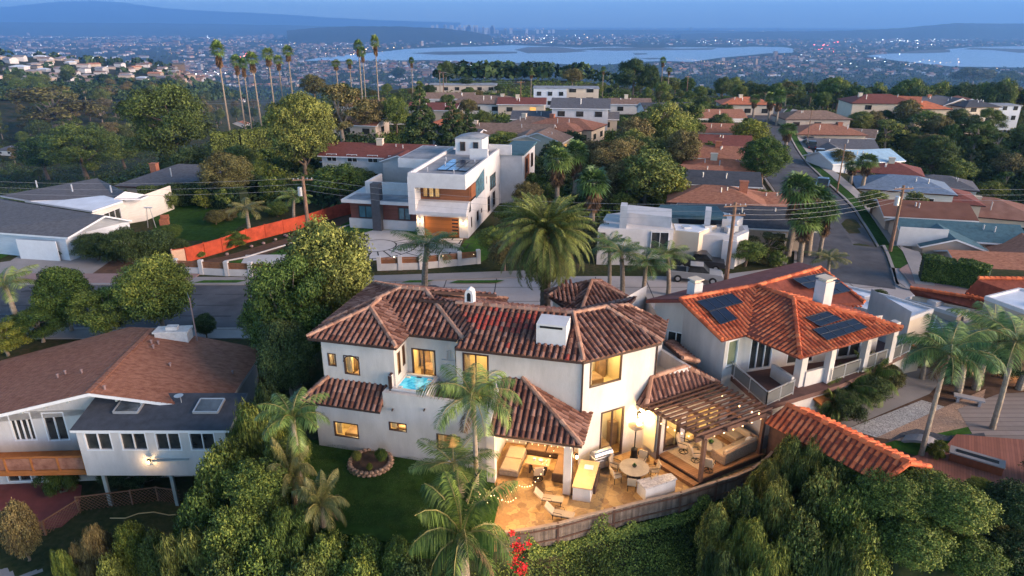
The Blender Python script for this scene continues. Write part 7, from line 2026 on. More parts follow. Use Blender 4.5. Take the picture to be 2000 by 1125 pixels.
# --- plants
LM = {}
LM['green'] = ramp_mat('leaf_green', [(0.029, 0.051, 0.0102), (0.0676, 0.1066, 0.0204), (0.1256, 0.1738, 0.0306), (0.2294, 0.2666, 0.051)], .7, .3, .35, .25, .35)
LM['olive'] = ramp_mat('leaf_olive', [(0.0325, 0.0432, 0.0106), (0.0722, 0.095, 0.0213), (0.1354, 0.1685, 0.0365), (0.2346, 0.2592, 0.0608)], .7, .3, .35, .25, .35)
LM['yellow'] = ramp_mat('leaf_yellow_green', [(0.0413, 0.0559, 0.0073), (0.1033, 0.1276, 0.0166), (0.1928, 0.2074, 0.0312), (0.3306, 0.319, 0.052)], .7, .3, .35, .25, .3)
LM['dark'] = ramp_mat('leaf_dark', [(0.0176, 0.03, 0.0108), (0.0353, 0.06, 0.0198), (0.0655, 0.1, 0.0306), (0.1134, 0.15, 0.045)], .7, .3, .3, .2, .35)
LM['brown'] = ramp_mat('leaf_dry_brown', [(0.0479, 0.0393, 0.0167), (0.0998, 0.0869, 0.0334), (0.1696, 0.149, 0.0532), (0.2394, 0.207, 0.076)], .8, .3, .3, .2, .35)
LM['palm'] = ramp_mat('palm_leaflet', [(0.032, 0.0585, 0.0145), (0.07, 0.1212, 0.0275), (0.13, 0.1986, 0.0452), (0.24, 0.3135, 0.0808)], .55, .2, .5, .4, .3)
LM['palm_y'] = ramp_mat('pale_palm_leaflet', [(.05, .06, .015), (.1, .11, .03), (.17, .16, .05), (.26, .22, .08)], .6, .2, .5, .35, .2)
LM['palm_dead'] = ramp_mat('dry_palm_thatch', [(.08, .045, .025), (.15, .09, .05), (.24, .15, .09)], .9, .2, .5)
LM['red'] = ramp_mat('red_bloom', [(.5, .01, .015), (.7, .02, .03), (.8, .05, .05)], .7)
def leaf_mesh(name, cen, nor, size, mats, rnd, seed=0, asp=.5, slot=None, up=None):
 """one quad per leaf: centres, outward directions, lengths (numpy)"""
 g = np.random.default_rng(seed); n = len(cen)
 d = nor + g.normal(0, .55, (n, 3)); d /= np.linalg.norm(d, axis=1)[:, None] + 1e-9
 a = g.normal(0, 1, (n, 3))
 if up is not None: a = a * .35 + np.array(up)
 a -= d * np.sum(a * d, axis=1)[:, None]; a /= np.linalg.norm(a, axis=1)[:, None] + 1e-9
 b = np.cross(d, a)
 s = size[:, None]
 v = np.empty((n, 4, 3)); v[:, 0] = cen - a * s * .5; v[:, 1] = cen + b * s * asp * .5; v[:, 2] = cen + a * s * .5; v[:, 3] = cen - b * s * asp * .5
 v[:, 2] -= d * s * .12
 return raw_mesh(name, v.reshape(-1, 3), np.arange(n * 4).reshape(n, 4), mats, rnd, slot)
def raw_mesh(name, v, f, mats, rnd, slot=None):
 me = bpy.data.meshes.new(name); nf = len(f); k = f.shape[1]
 me.vertices.add(len(v)); me.vertices.foreach_set('co', v.astype(np.float32).ravel())
 me.loops.add(nf * k); me.loops.foreach_set('vertex_index', f.astype(np.int32).ravel())
 me.polygons.add(nf); me.polygons.foreach_set('loop_start', np.arange(0, nf * k, k, dtype=np.int32)); me.polygons.foreach_set('loop_total', np.full(nf, k, dtype=np.int32))
 if slot is not None: me.polygons.foreach_set('material_index', slot.astype(np.int32))
 for m in mats: me.materials.append(m)
 at = me.attributes.new('rnd', 'FLOAT', 'FACE'); at.data.foreach_set('value', rnd.astype(np.float32))
 me.update(calc_edges=True); return me
def crown_points(lumps, per, g, shell=.28, low=-.5):
 C, N, K = [], [], []
 tot = sum(l[3] * l[4] for l in lumps)
 for i, (x, y, z, rx, rz) in enumerate(lumps):
  n = max(8, int(per * rx * rz / tot))
  d = g.normal(0, 1, (n, 3)); d /= np.linalg.norm(d, axis=1)[:, None]
  d[:, 2] = np.where(d[:, 2] < low, -d[:, 2], d[:, 2])
  r = 1 - np.abs(g.normal(0, shell, n)); r = np.clip(r, .25, 1.12)
  r *= 1 + .2 * np.sin(d[:, 0] * 9 + i) * np.cos(d[:, 1] * 8 + i * 2) + .08 * np.sin(d[:, 2] * 14 + i)
  p = np.array([x, y, z]) + d * r[:, None] * np.array([rx, rx, rz])
  C.append(p); N.append(d); K.append(np.full(n, g.uniform(-.18, .18)))
 return np.concatenate(C), np.concatenate(N), np.concatenate(K)
def tree_proto(kind, seed, n, leaf, mats_key, name, H=10.0, R_=4.0, lumps=26, cb=.3, barkm='bark', shape='round', asp=.5, lump_r=.34, up=None):
 """a tree of height H; returns the Empty with trunk and crown"""
 g = np.random.default_rng(seed); rg = random.Random(seed)
 L_ = []
 z0 = H * cb
 for i in range(lumps):
  t = (i + .5) / lumps
  if shape == 'round':
   ph = i * 2.39996; zc = 1 - 2 * t; rr = math.sqrt(max(0, 1 - zc * zc)); k = rg.uniform(.5, .72)
   x, y = math.cos(ph) * rr * R_ * k, math.sin(ph) * rr * R_ * k; z = (z0 + H) / 2 + zc * (H - z0) / 2 * .66
   r = R_ * lump_r * rg.uniform(.75, 1.25)
  elif shape == 'cone':
   z = z0 + (H - z0) * (t ** .9) * .93; rad = R_ * (1 - t) ** .8; ph = i * 2.39996
   x, y = math.cos(ph) * rad * .6, math.sin(ph) * rad * .6; r = max(.35, R_ * .36 * (1.15 - t))
  elif shape == 'umbrella':
   ph = i * 2.39996; rad = R_ * math.sqrt(t) * .8; x, y = math.cos(ph) * rad, math.sin(ph) * rad
   z = H * .78 - (rad / R_) ** 2 * H * .18 + rg.uniform(-.1, .08) * H; r = R_ * .27 * rg.uniform(.7, 1.3)
  elif shape == 'column':
   z = z0 + (H - z0) * t; ph = i * 2.4; x, y = math.cos(ph) * R_ * .3, math.sin(ph) * R_ * .3; r = R_ * rg.uniform(.55, .8) * (1.0 if t < .8 else .7)
  else:   # clumpy pine / loose
   ph = i * 2.39996; k = rg.uniform(.35, .95); zc = rg.uniform(-.9, 1); rr = math.sqrt(1 - zc * zc * .9)
   x, y = math.cos(ph) * rr * R_ * k, math.sin(ph) * rr * R_ * k; z = (z0 + H) / 2 + zc * (H - z0) / 2 * .8; r = R_ * .27 * rg.uniform(.7, 1.35)
  L_.append((x, y, z, r, r * rg.uniform(.65, .9)))
 top_z = max(l[2] + l[4] for l in L_); f = H / top_z; L_ = [(x, y, z * f, r, rz) for x, y, z, r, rz in L_]
 C, N, K = crown_points(L_, n, g)
 sz = leaf * g.uniform(.7, 1.4, len(C)); rnd = np.clip(g.random(len(C)) * .9 + K * .8, 0, 1)
 me = leaf_mesh('crown', C, N, sz, [LM[mats_key]], rnd, seed, asp, up=up)
 t = thing(name, 'x', 'tree', (0, 0, 0))
 o = bpy.data.objects.new('crown', me); COL.objects.link(o); o.parent = t
 m = MB(); tr = H * .018 + .08
 path = [(0, 0, -1.5), (0, 0, 0), (rg.uniform(-.2, .2), rg.uniform(-.2, .2), z0), (rg.uniform(-.4, .4), rg.uniform(-.4, .4), (z0 + H) * .5), (0, 0, H * .85)]
 m.tube(path, [tr * 1.4, tr * 1.2, tr * .9, tr * .6, tr * .15], 8)
 for i in range(0, lumps, max(1, lumps // 9)):
  x, y, z, r, rz = L_[i]; b = Vector(path[2]).lerp(Vector(path[3]), rg.random()); e = Vector((x, y, z)); mid = b.lerp(e, .5) + Vector((0, 0, -.2))
  m.tube([b, mid, e], [tr * .5, tr * .32, tr * .08], 5)
 m.build('trunk', M[barkm], t, local=True, smooth=True)
 t['H'] = H; t['RR'] = R_
 return t
def frond_quads(g, L_, n, leaf, droop, up0, width=.05, arch=1.0, two=True, twist=.3):
 """feather frond along +x: returns leaflet quads (n,4,3) and rachis points"""
 t = np.linspace(.12, 1, n); ang = up0 - droop * t ** 1.3
 m = 40; tt = np.linspace(0, 1, m); an = up0 - droop * tt ** 1.3
 xs = np.concatenate([[0], np.cumsum(np.cos((an[1:] + an[:-1]) / 2)) / (m - 1)]) * L_; zs = np.concatenate([[0], np.cumsum(np.sin((an[1:] + an[:-1]) / 2)) / (m - 1)]) * L_
 px = np.interp(t, tt, xs); pz = np.interp(t, tt, zs)
 Q = []
 for sgn in (-1, 1):
  ll = leaf * np.sin(np.clip(t * 1.05, 0, 1) * PI) ** .45 * g.uniform(.8, 1.15, n)
  base = np.stack([px, np.zeros(n), pz], 1)
  d = np.stack([np.cos(ang) * .55, sgn * (1 + g.normal(0, .12, n)), np.sin(ang) * .5 - .35 * arch + g.normal(0, .14, n)], 1); d /= np.linalg.norm(d, axis=1)[:, None]
  tip = base + d * ll[:, None] + np.stack([np.zeros(n), np.zeros(n), -ll * .35 * arch], 1)
  mid = base + d * ll[:, None] * .5
  w = np.stack([np.cos(ang), np.zeros(n), np.sin(ang)], 1) * width
  Q.append(np.stack([base - w * .5, mid + w, tip, mid - w], 1))
 return np.concatenate(Q), [(xs[i], 0, zs[i]) for i in range(0, m, 8)] + [(xs[-1], 0, zs[-1])]
def rotz(v, a):
 c, s = math.cos(a), math.sin(a); o = v.copy(); o[..., 0] = v[..., 0] * c - v[..., 1] * s; o[..., 1] = v[..., 0] * s + v[..., 1] * c; return o
def feather_palm(seed, H, nf, L_, leaf, nl, name, cat='palm', droop=(1.2, 2.2), up=(.2, 1.35), key='palm', tr=.16, dead=0, width=.05, barkm='bark_l', lean=.3, arch=1.0, boss=False):
 g = np.random.default_rng(seed); rg = random.Random(seed); Q, Rr, S_ = [], [], []
 m = MB()
 lx, ly = rg.uniform(-lean, lean), rg.uniform(-lean, lean); top_ = np.array([lx, ly, H])
 for i in range(nf + dead):
  a = i * 2.39996 + rg.uniform(-.2, .2); t = i / nf
  dd = i >= nf
  u0 = lerp(up[1], up[0], t) if not dd else -.3; dr = lerp(droop[0], droop[1], t) * rg.uniform(.85, 1.15) if not dd else .9
  q, rp = frond_quads(g, L_ * rg.uniform(.85, 1.08) * (.75 + .25 * min(1, t * 3)) * (.6 if dd else 1), nl, leaf * (.6 if dd else 1), dr, u0, width, arch)
  q = rotz(q, a) + top_; Q.append(q); Rr.append(np.clip(g.random(len(q)) * .75 + rg.uniform(-.1, .3), 0, 1)); S_.append(np.full(len(q), 1 if dd else 0))
  pr = rotz(np.array(rp), a) + top_; m.tube([tuple(p) for p in pr], [.035, .03, .025, .018, .01, .006], 4, False, .9)
 Q = np.concatenate(Q); n = len(Q)
 me = raw_mesh('crown', Q.reshape(-1, 3), np.arange(n * 4).reshape(n, 4), [LM[key], LM['palm_dead']], np.concatenate(Rr), np.concatenate(S_))
 t = thing(name, 'x', cat, (0, 0, 0)); o = bpy.data.objects.new('crown', me); COL.objects.link(o); o.parent = t
 m.build('frond_stem', LM['palm_y'], t, local=True)
 k = 14; pts = []; rad = []
 for i in range(k * 2 + 1):
  f = i / (k * 2); pts.append((lx * f * f, ly * f * f, H * f - (1.2 if i == 0 else 0))); rad.append(tr * (1.25 - .35 * f) * (1.0 if i % 2 else .9))
 rad[-1] *= 1.2; rad[-2] *= 1.2
 m = MB(); m.tube(pts, rad, 9); m.build('trunk', M[barkm], t, local=True)
 if boss:
  m = MB(); 
  for i in range(90):
   a = i * 2.4; z = H - .9 + i / 90 * 1.5; r = tr * (1.7 + 1.1 * math.sin(i / 90 * PI)); m.beam((lx + math.cos(a) * tr, ly + math.sin(a) * tr, z - .1), (lx + math.cos(a) * r, ly + math.sin(a) * r, z + .15), .1, .08)
  m.build('frond_boots', M['boot'], t, local=True)
 return t
M['boot'] = mat('orange_brown_frond_base', (.4, .17, .06), .8, .25, 3)
def fan_palm(seed, H, name='fan_palm', n=46, r=1.0, skirt=1.4, tr=.17):
 """fan leaves: folded blades on stalks, with a skirt of dry thatch"""
 g = np.random.default_rng(seed); rg = random.Random(seed); V, Rn, S_ = [], [], []
 for i in range(n + int(skirt * 22)):
  dead = i >= n; a = i * 2.39996; t = i / n if not dead else 1
  el = lerp(1.35, -.55, t) if not dead else rg.uniform(-1.45, -1.1)
  zb = H if not dead else H - rg.uniform(0, skirt)
  st = r * rg.uniform(.75, 1.1) * (1 if not dead else .25); ax = np.array([math.cos(a) * math.cos(el), math.sin(a) * math.cos(el), math.sin(el)])
  c = np.array([0, 0, zb]) + ax * st * .8; side = np.array([-math.sin(a), math.cos(a), 0]); nrm = np.cross(ax, side)
  nb = 11
  for k in range(nb):
   th = (k / (nb - 1) - .5) * (3.6 if not dead else 1.6); L1 = r * .95 * rg.uniform(.8, 1.1)
   d = ax * math.cos(th) + side * math.sin(th); tip = c + d * L1 + np.array([0, 0, -.32 * L1 * (1 if not dead else .2)])
   w = np.cross(d, nrm); w /= np.linalg.norm(w) + 1e-9
   V.append([c, c + d * L1 * .55 + w * .07 * r, tip, c + d * L1 * .55 - w * .07 * r]); Rn.append(min(1, rg.random() * .8 + .15 * math.sin(a))); S_.append(1 if dead else 0)
 V = np.array(V); k = len(V)
 me = raw_mesh('crown', V.reshape(-1, 3), np.arange(k * 4).reshape(k, 4), [LM['palm'], LM['palm_dead']], np.clip(np.array(Rn), 0, 1), np.array(S_))
 t = thing(name, 'x', 'palm', (0, 0, 0)); o = bpy.data.objects.new('crown', me); COL.objects.link(o); o.parent = t
 m = MB(); lx = rg.uniform(-.02, .02) * H; pts = [(lx * (1 - (i / 12)) ** 2, 0, H * i / 12 - (1.5 if i == 0 else 0)) for i in range(13)]
 m.tube(pts, [tr * (1.4 - .6 * i / 12) for i in range(13)], 8); m.build('trunk', M['bark_l'], t, local=True, smooth=True)
 t['H'] = H; return t
FREE = {}
def put(proto, loc, s=(1, 1, 1), rz=None, label='x', group=None, key=None, lm=None, cat=None):
 """first use moves the prototype itself, later uses copy it with its parts"""
 rz = random.uniform(0, 6.28) if rz is None else rz
 o = proto if not FREE.get(proto.name) else dup(proto)
 FREE[proto.name] = True
 o.location = loc; o.rotation_euler = (0, 0, rz); o.scale = s if hasattr(s, '__len__') else (s, s, s); o['label'] = label
 if group: o['group'] = group
 if cat: o['category'] = cat
 if lm:
  for c in o.children:
   if c.name.startswith('crown'): c.material_slots[0].link = 'OBJECT'; c.material_slots[0].material = LM[lm]
 return o
T_far = [tree_proto('oak', 11 + i, 10000, .31, 'green', 'broadleaf_tree', 10, 4.2, 24, .22) for i in range(3)]
T_loose = [tree_proto('loose', 31 + i, 8000, .33, 'brown', 'eucalyptus_tree', 10, 3.8, 26, .25, 'bark_l', 'loose') for i in range(2)]
T_pine = [tree_proto('pine', 41 + i, 30000, .21, 'olive', 'pine_tree', 10, 4.4, 52, .16, 'bark', ('loose', 'round')[i], lump_r=.25) for i in range(2)]
T_con = [tree_proto('con', 51 + i, 9000, .3, 'dark', 'conifer', 10, 2.7, 30, .1, 'bark', 'cone') for i in range(2)]
T_umb = [tree_proto('umb', 61, 7000, .36, 'dark', 'umbrella_tree', 10, 4.6, 24, .55, 'bark_l', 'umbrella')]
T_near = [tree_proto('near', 71 + i, 42000, .21, 'green', 'leafy_tree', 10, 4.2, 60, .1, 'bark_l', ('round', 'loose')[i], lump_r=.27) for i in range(2)]
S_near = [tree_proto('bush', 81 + i, 26000, (.095, .19, .1)[i], 'green', 'shrub', 3.0, 1.9, 44, .02, 'bark', ('round', 'loose', 'round')[i], lump_r=.27, asp=(.5, .16, .6)[i], up=(None, (0, 0, 1.2), None)[i]) for i in range(3)]
S_far = [tree_proto('bush', 91 + i, 3400, .24, 'dark', 'shrub', 3.0, 1.9, 16, .02, 'bark') for i in range(2)]
def tree_px(proto, px, base, top_, width, label, group=None, lm=None, z=None, cat=None):
 """picture: foot at (px, base), top at top_, crown width in pixels"""
 g = G(px, base) if z is None else P(px, base, z)
 dist = g.y * CP - (g.z - CAMH) * SP
 r = ray(px, top_); zt = CAMH + r.z / r.y * g.y; h = max(1.5, zt - g.z)
 H, RR = proto['H'], proto['RR']; sx = (width / 2 / FPX * dist) / (RR * 1.02)
 return put(proto, g, (sx, sx, h / H), label=label, group=group, lm=lm, cat=cat)
# --- planting by place
HP = [(o.location.x, o.location.y) for o in bpy.data.objects if o.parent is None and o.get('category') == 'house']
rp_ = random.Random(77)
TL = [
 (T_pine[0], 345, 342, 160, 185, 'olive', 'huge spreading pine on the left behind the grey roofed house'),
 (T_pine[1], 598, 362, 176, 160, 'olive', 'tall dense pine with bare lower trunk left of the white cottage'),
 (T_loose[0], 118, 268, 168, 165, 'brown', 'brown airy eucalyptus in the valley at the far left'),
 (T_pine[0], 172, 352, 240, 150, 'green', 'dark bushy tree left of the huge pine'),
 (T_far[1], 95, 352, 262, 110, 'green', 'low round tree near the left edge behind the grey roofed house'),
 (T_far[2], 245, 330, 262, 90, 'green', 'green tree tucked between the bushy tree and the huge pine'),
 (T_pine[1], -10, 300, 145, 70, 'olive', 'tree crown cut off by the left edge of the picture'),
 (T_loose[1], 672, 290, 165, 120, 'brown', 'reddish brown tree right of the dense pine'),
 (T_far[0], 722, 268, 190, 80, 'brown', 'brown rounded tree behind the white cottage'),
 (T_far[1], 775, 268, 188, 66, 'green', 'small round street tree on its own stem near the crest'),
 (T_con[0], 826, 300, 158, 92, 'dark', 'tallest dark conifer behind the modern house'),
 (T_con[1], 885, 300, 185, 80, 'dark', 'dark conifer right of the tallest one'),
 (T_con[0], 915, 296, 212, 62, 'dark', 'shorter dark conifer beside the pair'),
 (T_far[2], 985, 300, 255, 80, 'green', 'round green tree in front of the long shake roof'),
 (T_pine[1], 450, 402, 295, 120, 'brown', 'grey-brown bare branched tree over the big hedge'),
 (T_far[0], 670, 402, 320, 130, 'green', 'dark leafy tree left of the modern house'),
 (T_far[1], 755, 352, 308, 60, 'green', 'small tree between the cottage and the modern house'),
 (T_far[1], 700, 375, 330, 90, 'olive', 'olive green tree just left of the chimney of the modern house'),
 (T_far[2], 1290, 308, 195, 110, 'olive', 'tall olive green tree in the middle of the tree belt'),
 (T_pine[0], 1195, 402, 270, 120, 'brown', 'grey-green tree behind the fan palms'),
 (T_far[0], 1262, 402, 285, 135, 'olive', 'broad tree left of the row of small brown houses'),
 (T_loose[0], 1335, 290, 200, 80, 'olive', 'loose crowned tree above the small brown houses'),
 (T_far[2], 1300, 420, 335, 90, 'yellow', 'bright yellow-green tree behind the white block house'),
 (T_far[0], 1345, 430, 370, 80, 'green', 'tree in front of the pale green walled house'),
 (T_pine[1], 1485, 372, 266, 112, 'green', 'big bright green tree standing beside the climbing road'),
 (T_far[1], 1460, 300, 232, 90, 'yellow', 'yellow-green tree higher up beside the climbing road'),
 (T_pine[0], 1235, 190, 112, 72, 'dark', 'tall dark tree standing up against the bay'),
 (T_pine[1], 1268, 192, 126, 46, 'dark', 'narrow dark tree just right of the tall one against the bay'),
 (T_far[0], 1118, 172, 133, 50, 'brown', 'dark reddish tree left of the tall pair'),
 (T_far[1], 872, 165, 118, 34, 'dark', 'dark lone tree against the bay shore'),
 (T_far[2], 780, 163, 131, 34, 'dark', 'small round dark tree on the crest'),
 (T_far[2], 912, 178, 146, 30, 'dark', 'dark bush in front of the long pale building'),
 (T_pine[1], 1815, 345, 262, 95, 'olive', 'tall round tree with pale trunk at the edge of the canyon'),
 (T_far[2], 1925, 412, 352, 60, 'yellow', 'round yellow-green tree below the canyon trees'),
 (T_far[0], 1860, 368, 310, 80, 'green', 'green tree right of the grey roofed house'),
 (T_far[1], 1620, 215, 180, 50, 'dark', 'dark tree above the top of the right-hand row'),
 (T_con[1], 1660, 225, 160, 46, 'dark', 'pointed dark tree left of the pink house'),
 (T_umb[0], 1890, 195, 130, 80, 'brown', 'tall bare stemmed umbrella tree behind the far row of houses'),
 (T_umb[0], 1960, 190, 138, 70, 'dark', 'second umbrella tree at the right edge behind the far row'),
 (T_far[1], 1700, 420, 372, 70, 'green', 'street tree beside the slate blue roofed house'),
 (T_far[2], 1765, 440, 410, 60, 'green', 'low bushy tree left of the teal roof'),
 (T_far[0], 1640, 335, 292, 60, 'brown', 'brownish street tree by the pale blue roof'),
 (T_far[1], 1520, 430, 375, 60, 'olive', 'olive tree beside the dark roofed low house'),
 (T_far[2], 1490, 470, 420, 90, 'olive', 'ochre and green shrubby tree right of the white block house'),
 (T_far[0], 1455, 520, 470, 90, 'green', 'green tree at the foot of the utility pole'),
 (T_loose[1], 1500, 505, 455, 80, 'brown', 'dry ochre tree beside the white block house'),
 (T_far[1], 1030, 420, 355, 70, 'brown', 'russet tree right of the modern house'),
 (T_far[0], 1000, 450, 395, 80, 'green', 'green tree by the right flank of the modern house'),
 (T_far[2], 965, 500, 445, 90, 'green', 'dark shrubbery tree at the driveway corner of the modern house'),
 (T_far[1], 985, 530, 470, 80, 'brown', 'dry shrub tree left of the date palm'),
 (T_far[0], 1165, 505, 430, 80, 'brown', 'dark red-brown tree at the left end of the white block house'),
]
for pr, px, b, tp_, w_, lm, lb in TL: tree_px(pr, px, b, tp_, w_, lb, None, lm)
def free(x, y, m=11):
 for hx, hy in HP:
  if (x - hx) ** 2 + (y - hy) ** 2 < m * m: return False
 return True
def on_road(x, y):
 xr = pw(y, [p[1] for p in right_edge], [p[0] for p in right_edge]); return 60 < y < 240 and xr - 12 < x < xr + 7
CN = {'green': 'green', 'dark': 'dark', 'olive': 'olive', 'brown': 'brownish', 'yellow': 'yellow-green'}
def scatter(poly, n, protos_, keys, h, label, group, m=11, wide=(1, 1.5), seed=1, maxy=9e9):
 r = random.Random(seed); xs = [p[0] for p in poly]; ys = [p[1] for p in poly]; k = 0; tries = 0; pts = []
 while k < n and tries < n * 30:
  tries += 1
  px, py = r.uniform(min(xs), max(xs)), r.uniform(min(ys), max(ys))
  if not inside((px, py), poly): continue
  g = G(px, py)
  if g.y > maxy or not free(g.x, g.y, m) or on_road(g.x, g.y): continue
  if 50 < g.y < 80 and -36 < g.x < 2: continue
  sp = 2.4 + g.y * .012
  if any((g.x - a) ** 2 + (g.y - b) ** 2 < sp * sp for a, b in pts): continue
  pts.append((g.x, g.y)); pr = r.choice(protos_); hh = r.uniform(*h); s_ = hh / (10 if 'shrub' not in pr.name else 3.0); w_ = s_ * r.uniform(*wide)
  kk = r.choice(keys); put(pr, g, (w_, w_, s_), r.uniform(0, 6.28), CN[kk] + (' tall ' if hh > (h[0] + h[1]) / 2 else ' low ') + label + ', ' + ('back' if py < (min(ys) * 2 + max(ys)) / 3 else 'middle' if py < (min(ys) + 2 * max(ys)) / 3 else 'front') + ' rows, ' + ('far left', 'left', 'centre', 'right', 'far right')[min(4, int((px - min(xs)) / (max(xs) - min(xs)) * 5))], group, lm=kk); k += 1
 return k
TF = T_far + T_loose
scatter([(0, 165), (230, 150), (420, 165), (640, 190), (560, 245), (420, 262), (240, 300), (0, 330)], 105, TF, ['brown', 'brown', 'dark', 'olive', 'dark', 'green'], (9, 17), 'valley tree below the left hillside', 'trees in the left valley', 14, (.9, 1.5), 2)
scatter([(1640, 290), (1700, 245), (1990, 238), (2120, 240), (2120, 470), (1960, 400), (1830, 330), (1700, 290)], 95, TF + T_pine, ['brown', 'olive', 'olive', 'green', 'dark'], (4.5, 9), 'canyon tree on the right', 'trees in the right canyon', 9, (1.0, 1.6), 3)
def band(n, x0, x1, d0, d1, t0, t1, protos_, keys, label, group, seed):
 r = random.Random(seed); k = 0; pts = []; tr = 0
 while k < n and tr < n * 40:
  tr += 1; px, d, tp = r.uniform(x0, x1), r.uniform(d0, d1), r.uniform(t0, t1); q = at_d(px, tp, d); z = T(q.x, q.y); h = q.z - z
  if not 6 < h < 24 or any((q.x - a) ** 2 + (q.y - b) ** 2 < 40 for a, b in pts) or not free(q.x, q.y, 13): continue
  pts.append((q.x, q.y)); s_ = h / 10; w = min(1.25, s_) * r.uniform(.9, 1.35); kk = r.choice(keys)
  put(r.choice(protos_), (q.x, q.y, z), (w, w, s_), r.uniform(0, 6.28), CN[kk] + (' tall ' if h > 14 else ' low ') + label + ', ' + ('near' if d < (d0 + d1) / 2 else 'far') + ' side, ' + ('far left', 'left', 'centre left', 'centre', 'centre right', 'right', 'far right')[min(6, int((px - x0) / (x1 - x0) * 7))], group, lm=kk); k += 1
band(78, 1290, 2080, 235, 430, 148, 182, T_far + T_umb, ['dark', 'dark', 'green', 'brown'], 'tree behind the far right houses', 'trees in the right wood band', 4)
scatter([(640, 188), (980, 180), (985, 200), (960, 300), (760, 262), (640, 240)], 24, T_far, ['green', 'dark', 'olive', 'brown'], (2.6, 5.6), 'garden tree left of the long shake roof', 'garden trees left of the hilltop', 8.5, (.9, 1.5), 15)
scatter([(1150, 178), (1300, 178), (1560, 190), (1560, 260), (1330, 300), (1250, 290), (1240, 210), (1150, 190)], 46, T_far, ['green', 'dark', 'olive', 'brown', 'olive'], (2.6, 5.6), 'garden tree among the hilltop houses', 'garden trees of the hilltop', 8.5, (.9, 1.5), 5)
scatter([(1240, 300), (1340, 270), (1350, 420), (1190, 420)], 22, T_far, ['green', 'olive', 'brown', 'olive'], (5, 9), 'tree behind the white block house', 'trees of the green belt', 7, (1.0, 1.5), 6)
scatter([(0, 345), (520, 345), (520, 400), (420, 372), (200, 340), (0, 360)], 24, T_far, ['green', 'dark', 'olive'], (3.5, 6.5), 'tree behind the grey roofed house', 'garden trees on the left', 8, (1.0, 1.5), 7)
scatter([(1540, 245), (1760, 300), (1960, 420), (1960, 440), (1640, 400), (1560, 300)], 40, S_far, ['green', 'dark', 'olive', 'brown'], (1.5, 3.2), 'shrub along the climbing road', 'shrubs along the climbing road', 6, (.9, 1.4), 8)
scatter([(330, 420), (620, 395), (700, 400), (700, 330), (430, 300), (330, 330)], 46, S_far + T_far[:1], ['green', 'dark', 'olive', 'yellow'], (2.5, 4.8), 'bush in the gardens left of the modern house', 'bushes left of the modern house', 7, (.9, 1.4), 9)
scatter([(1200, 425), (1460, 395), (1560, 400), (1540, 540), (1470, 500), (1300, 400), (1210, 405)], 40, S_far, ['green', 'olive', 'yellow', 'brown'], (1.6, 3.4), 'shrub around the white block house', 'shrubs around the white block house', 6, (.9, 1.4), 10)
scatter([(860, 260), (1150, 290), (1200, 420), (1010, 420), (1020, 330), (860, 280)], 30, S_far, ['green', 'dark', 'brown'], (2, 4), 'shrub right of the modern house', 'shrubs right of the modern house', 6.5, (.9, 1.5), 12)
scatter([(1330, 215), (1560, 200), (1550, 240), (1430, 290), (1440, 400), (1330, 400)], 34, S_far, ['green', 'dark', 'olive'], (2, 4), 'shrub among the small brown houses', 'shrubs among the brown houses', 5.5, (.9, 1.4), 13)
def woods():
 r = random.Random(5); C, N, S_, K = [], [], [], []
 g = np.random.default_rng(8); k = 0
 while k < 9500:
  px = r.uniform(-150, 2150); py = 58 + r.random() ** .9 * (140)
  if wet(px, py): continue
  q = G(px, py); d = q.y
  if d < 330: continue
  if d < 900 and r.random() < .25: continue
  if px < 440 and py < 165 and r.random() < .62: continue
  if any((q.x - a) ** 2 + (q.y + 18 - b) ** 2 < 650 for a, b in taken): continue
  h = r.uniform(5, 10) * (1 + d / 6000)
  m = 64 if d < 750 else 14 if d < 1500 else 6
  a = g.normal(0, 1, (m, 3)); a /= np.linalg.norm(a, axis=1)[:, None]; a[:, 2] = np.abs(a[:, 2])
  C.append(np.array([q.x, q.y, q.z + h * .25]) + a * np.array([h * .7, h * .7, h * .6])); N.append(a); S_.append(np.full(m, h * (.62 if m < 60 else .26))); K.append(np.clip(g.random(m) * .6 + r.uniform(-.1, .4), 0, 1)); k += 1
 me = leaf_mesh('distant_woods', np.concatenate(C), np.concatenate(N), np.concatenate(S_), [LM['dark']], np.concatenate(K), 3, .9)
 o = bpy.data.objects.new('distant_woods', me); COL.objects.link(o); tag(o, 'dark tree cover spread through the lowland and the far slopes', 'woods', kind='stuff')
woods()
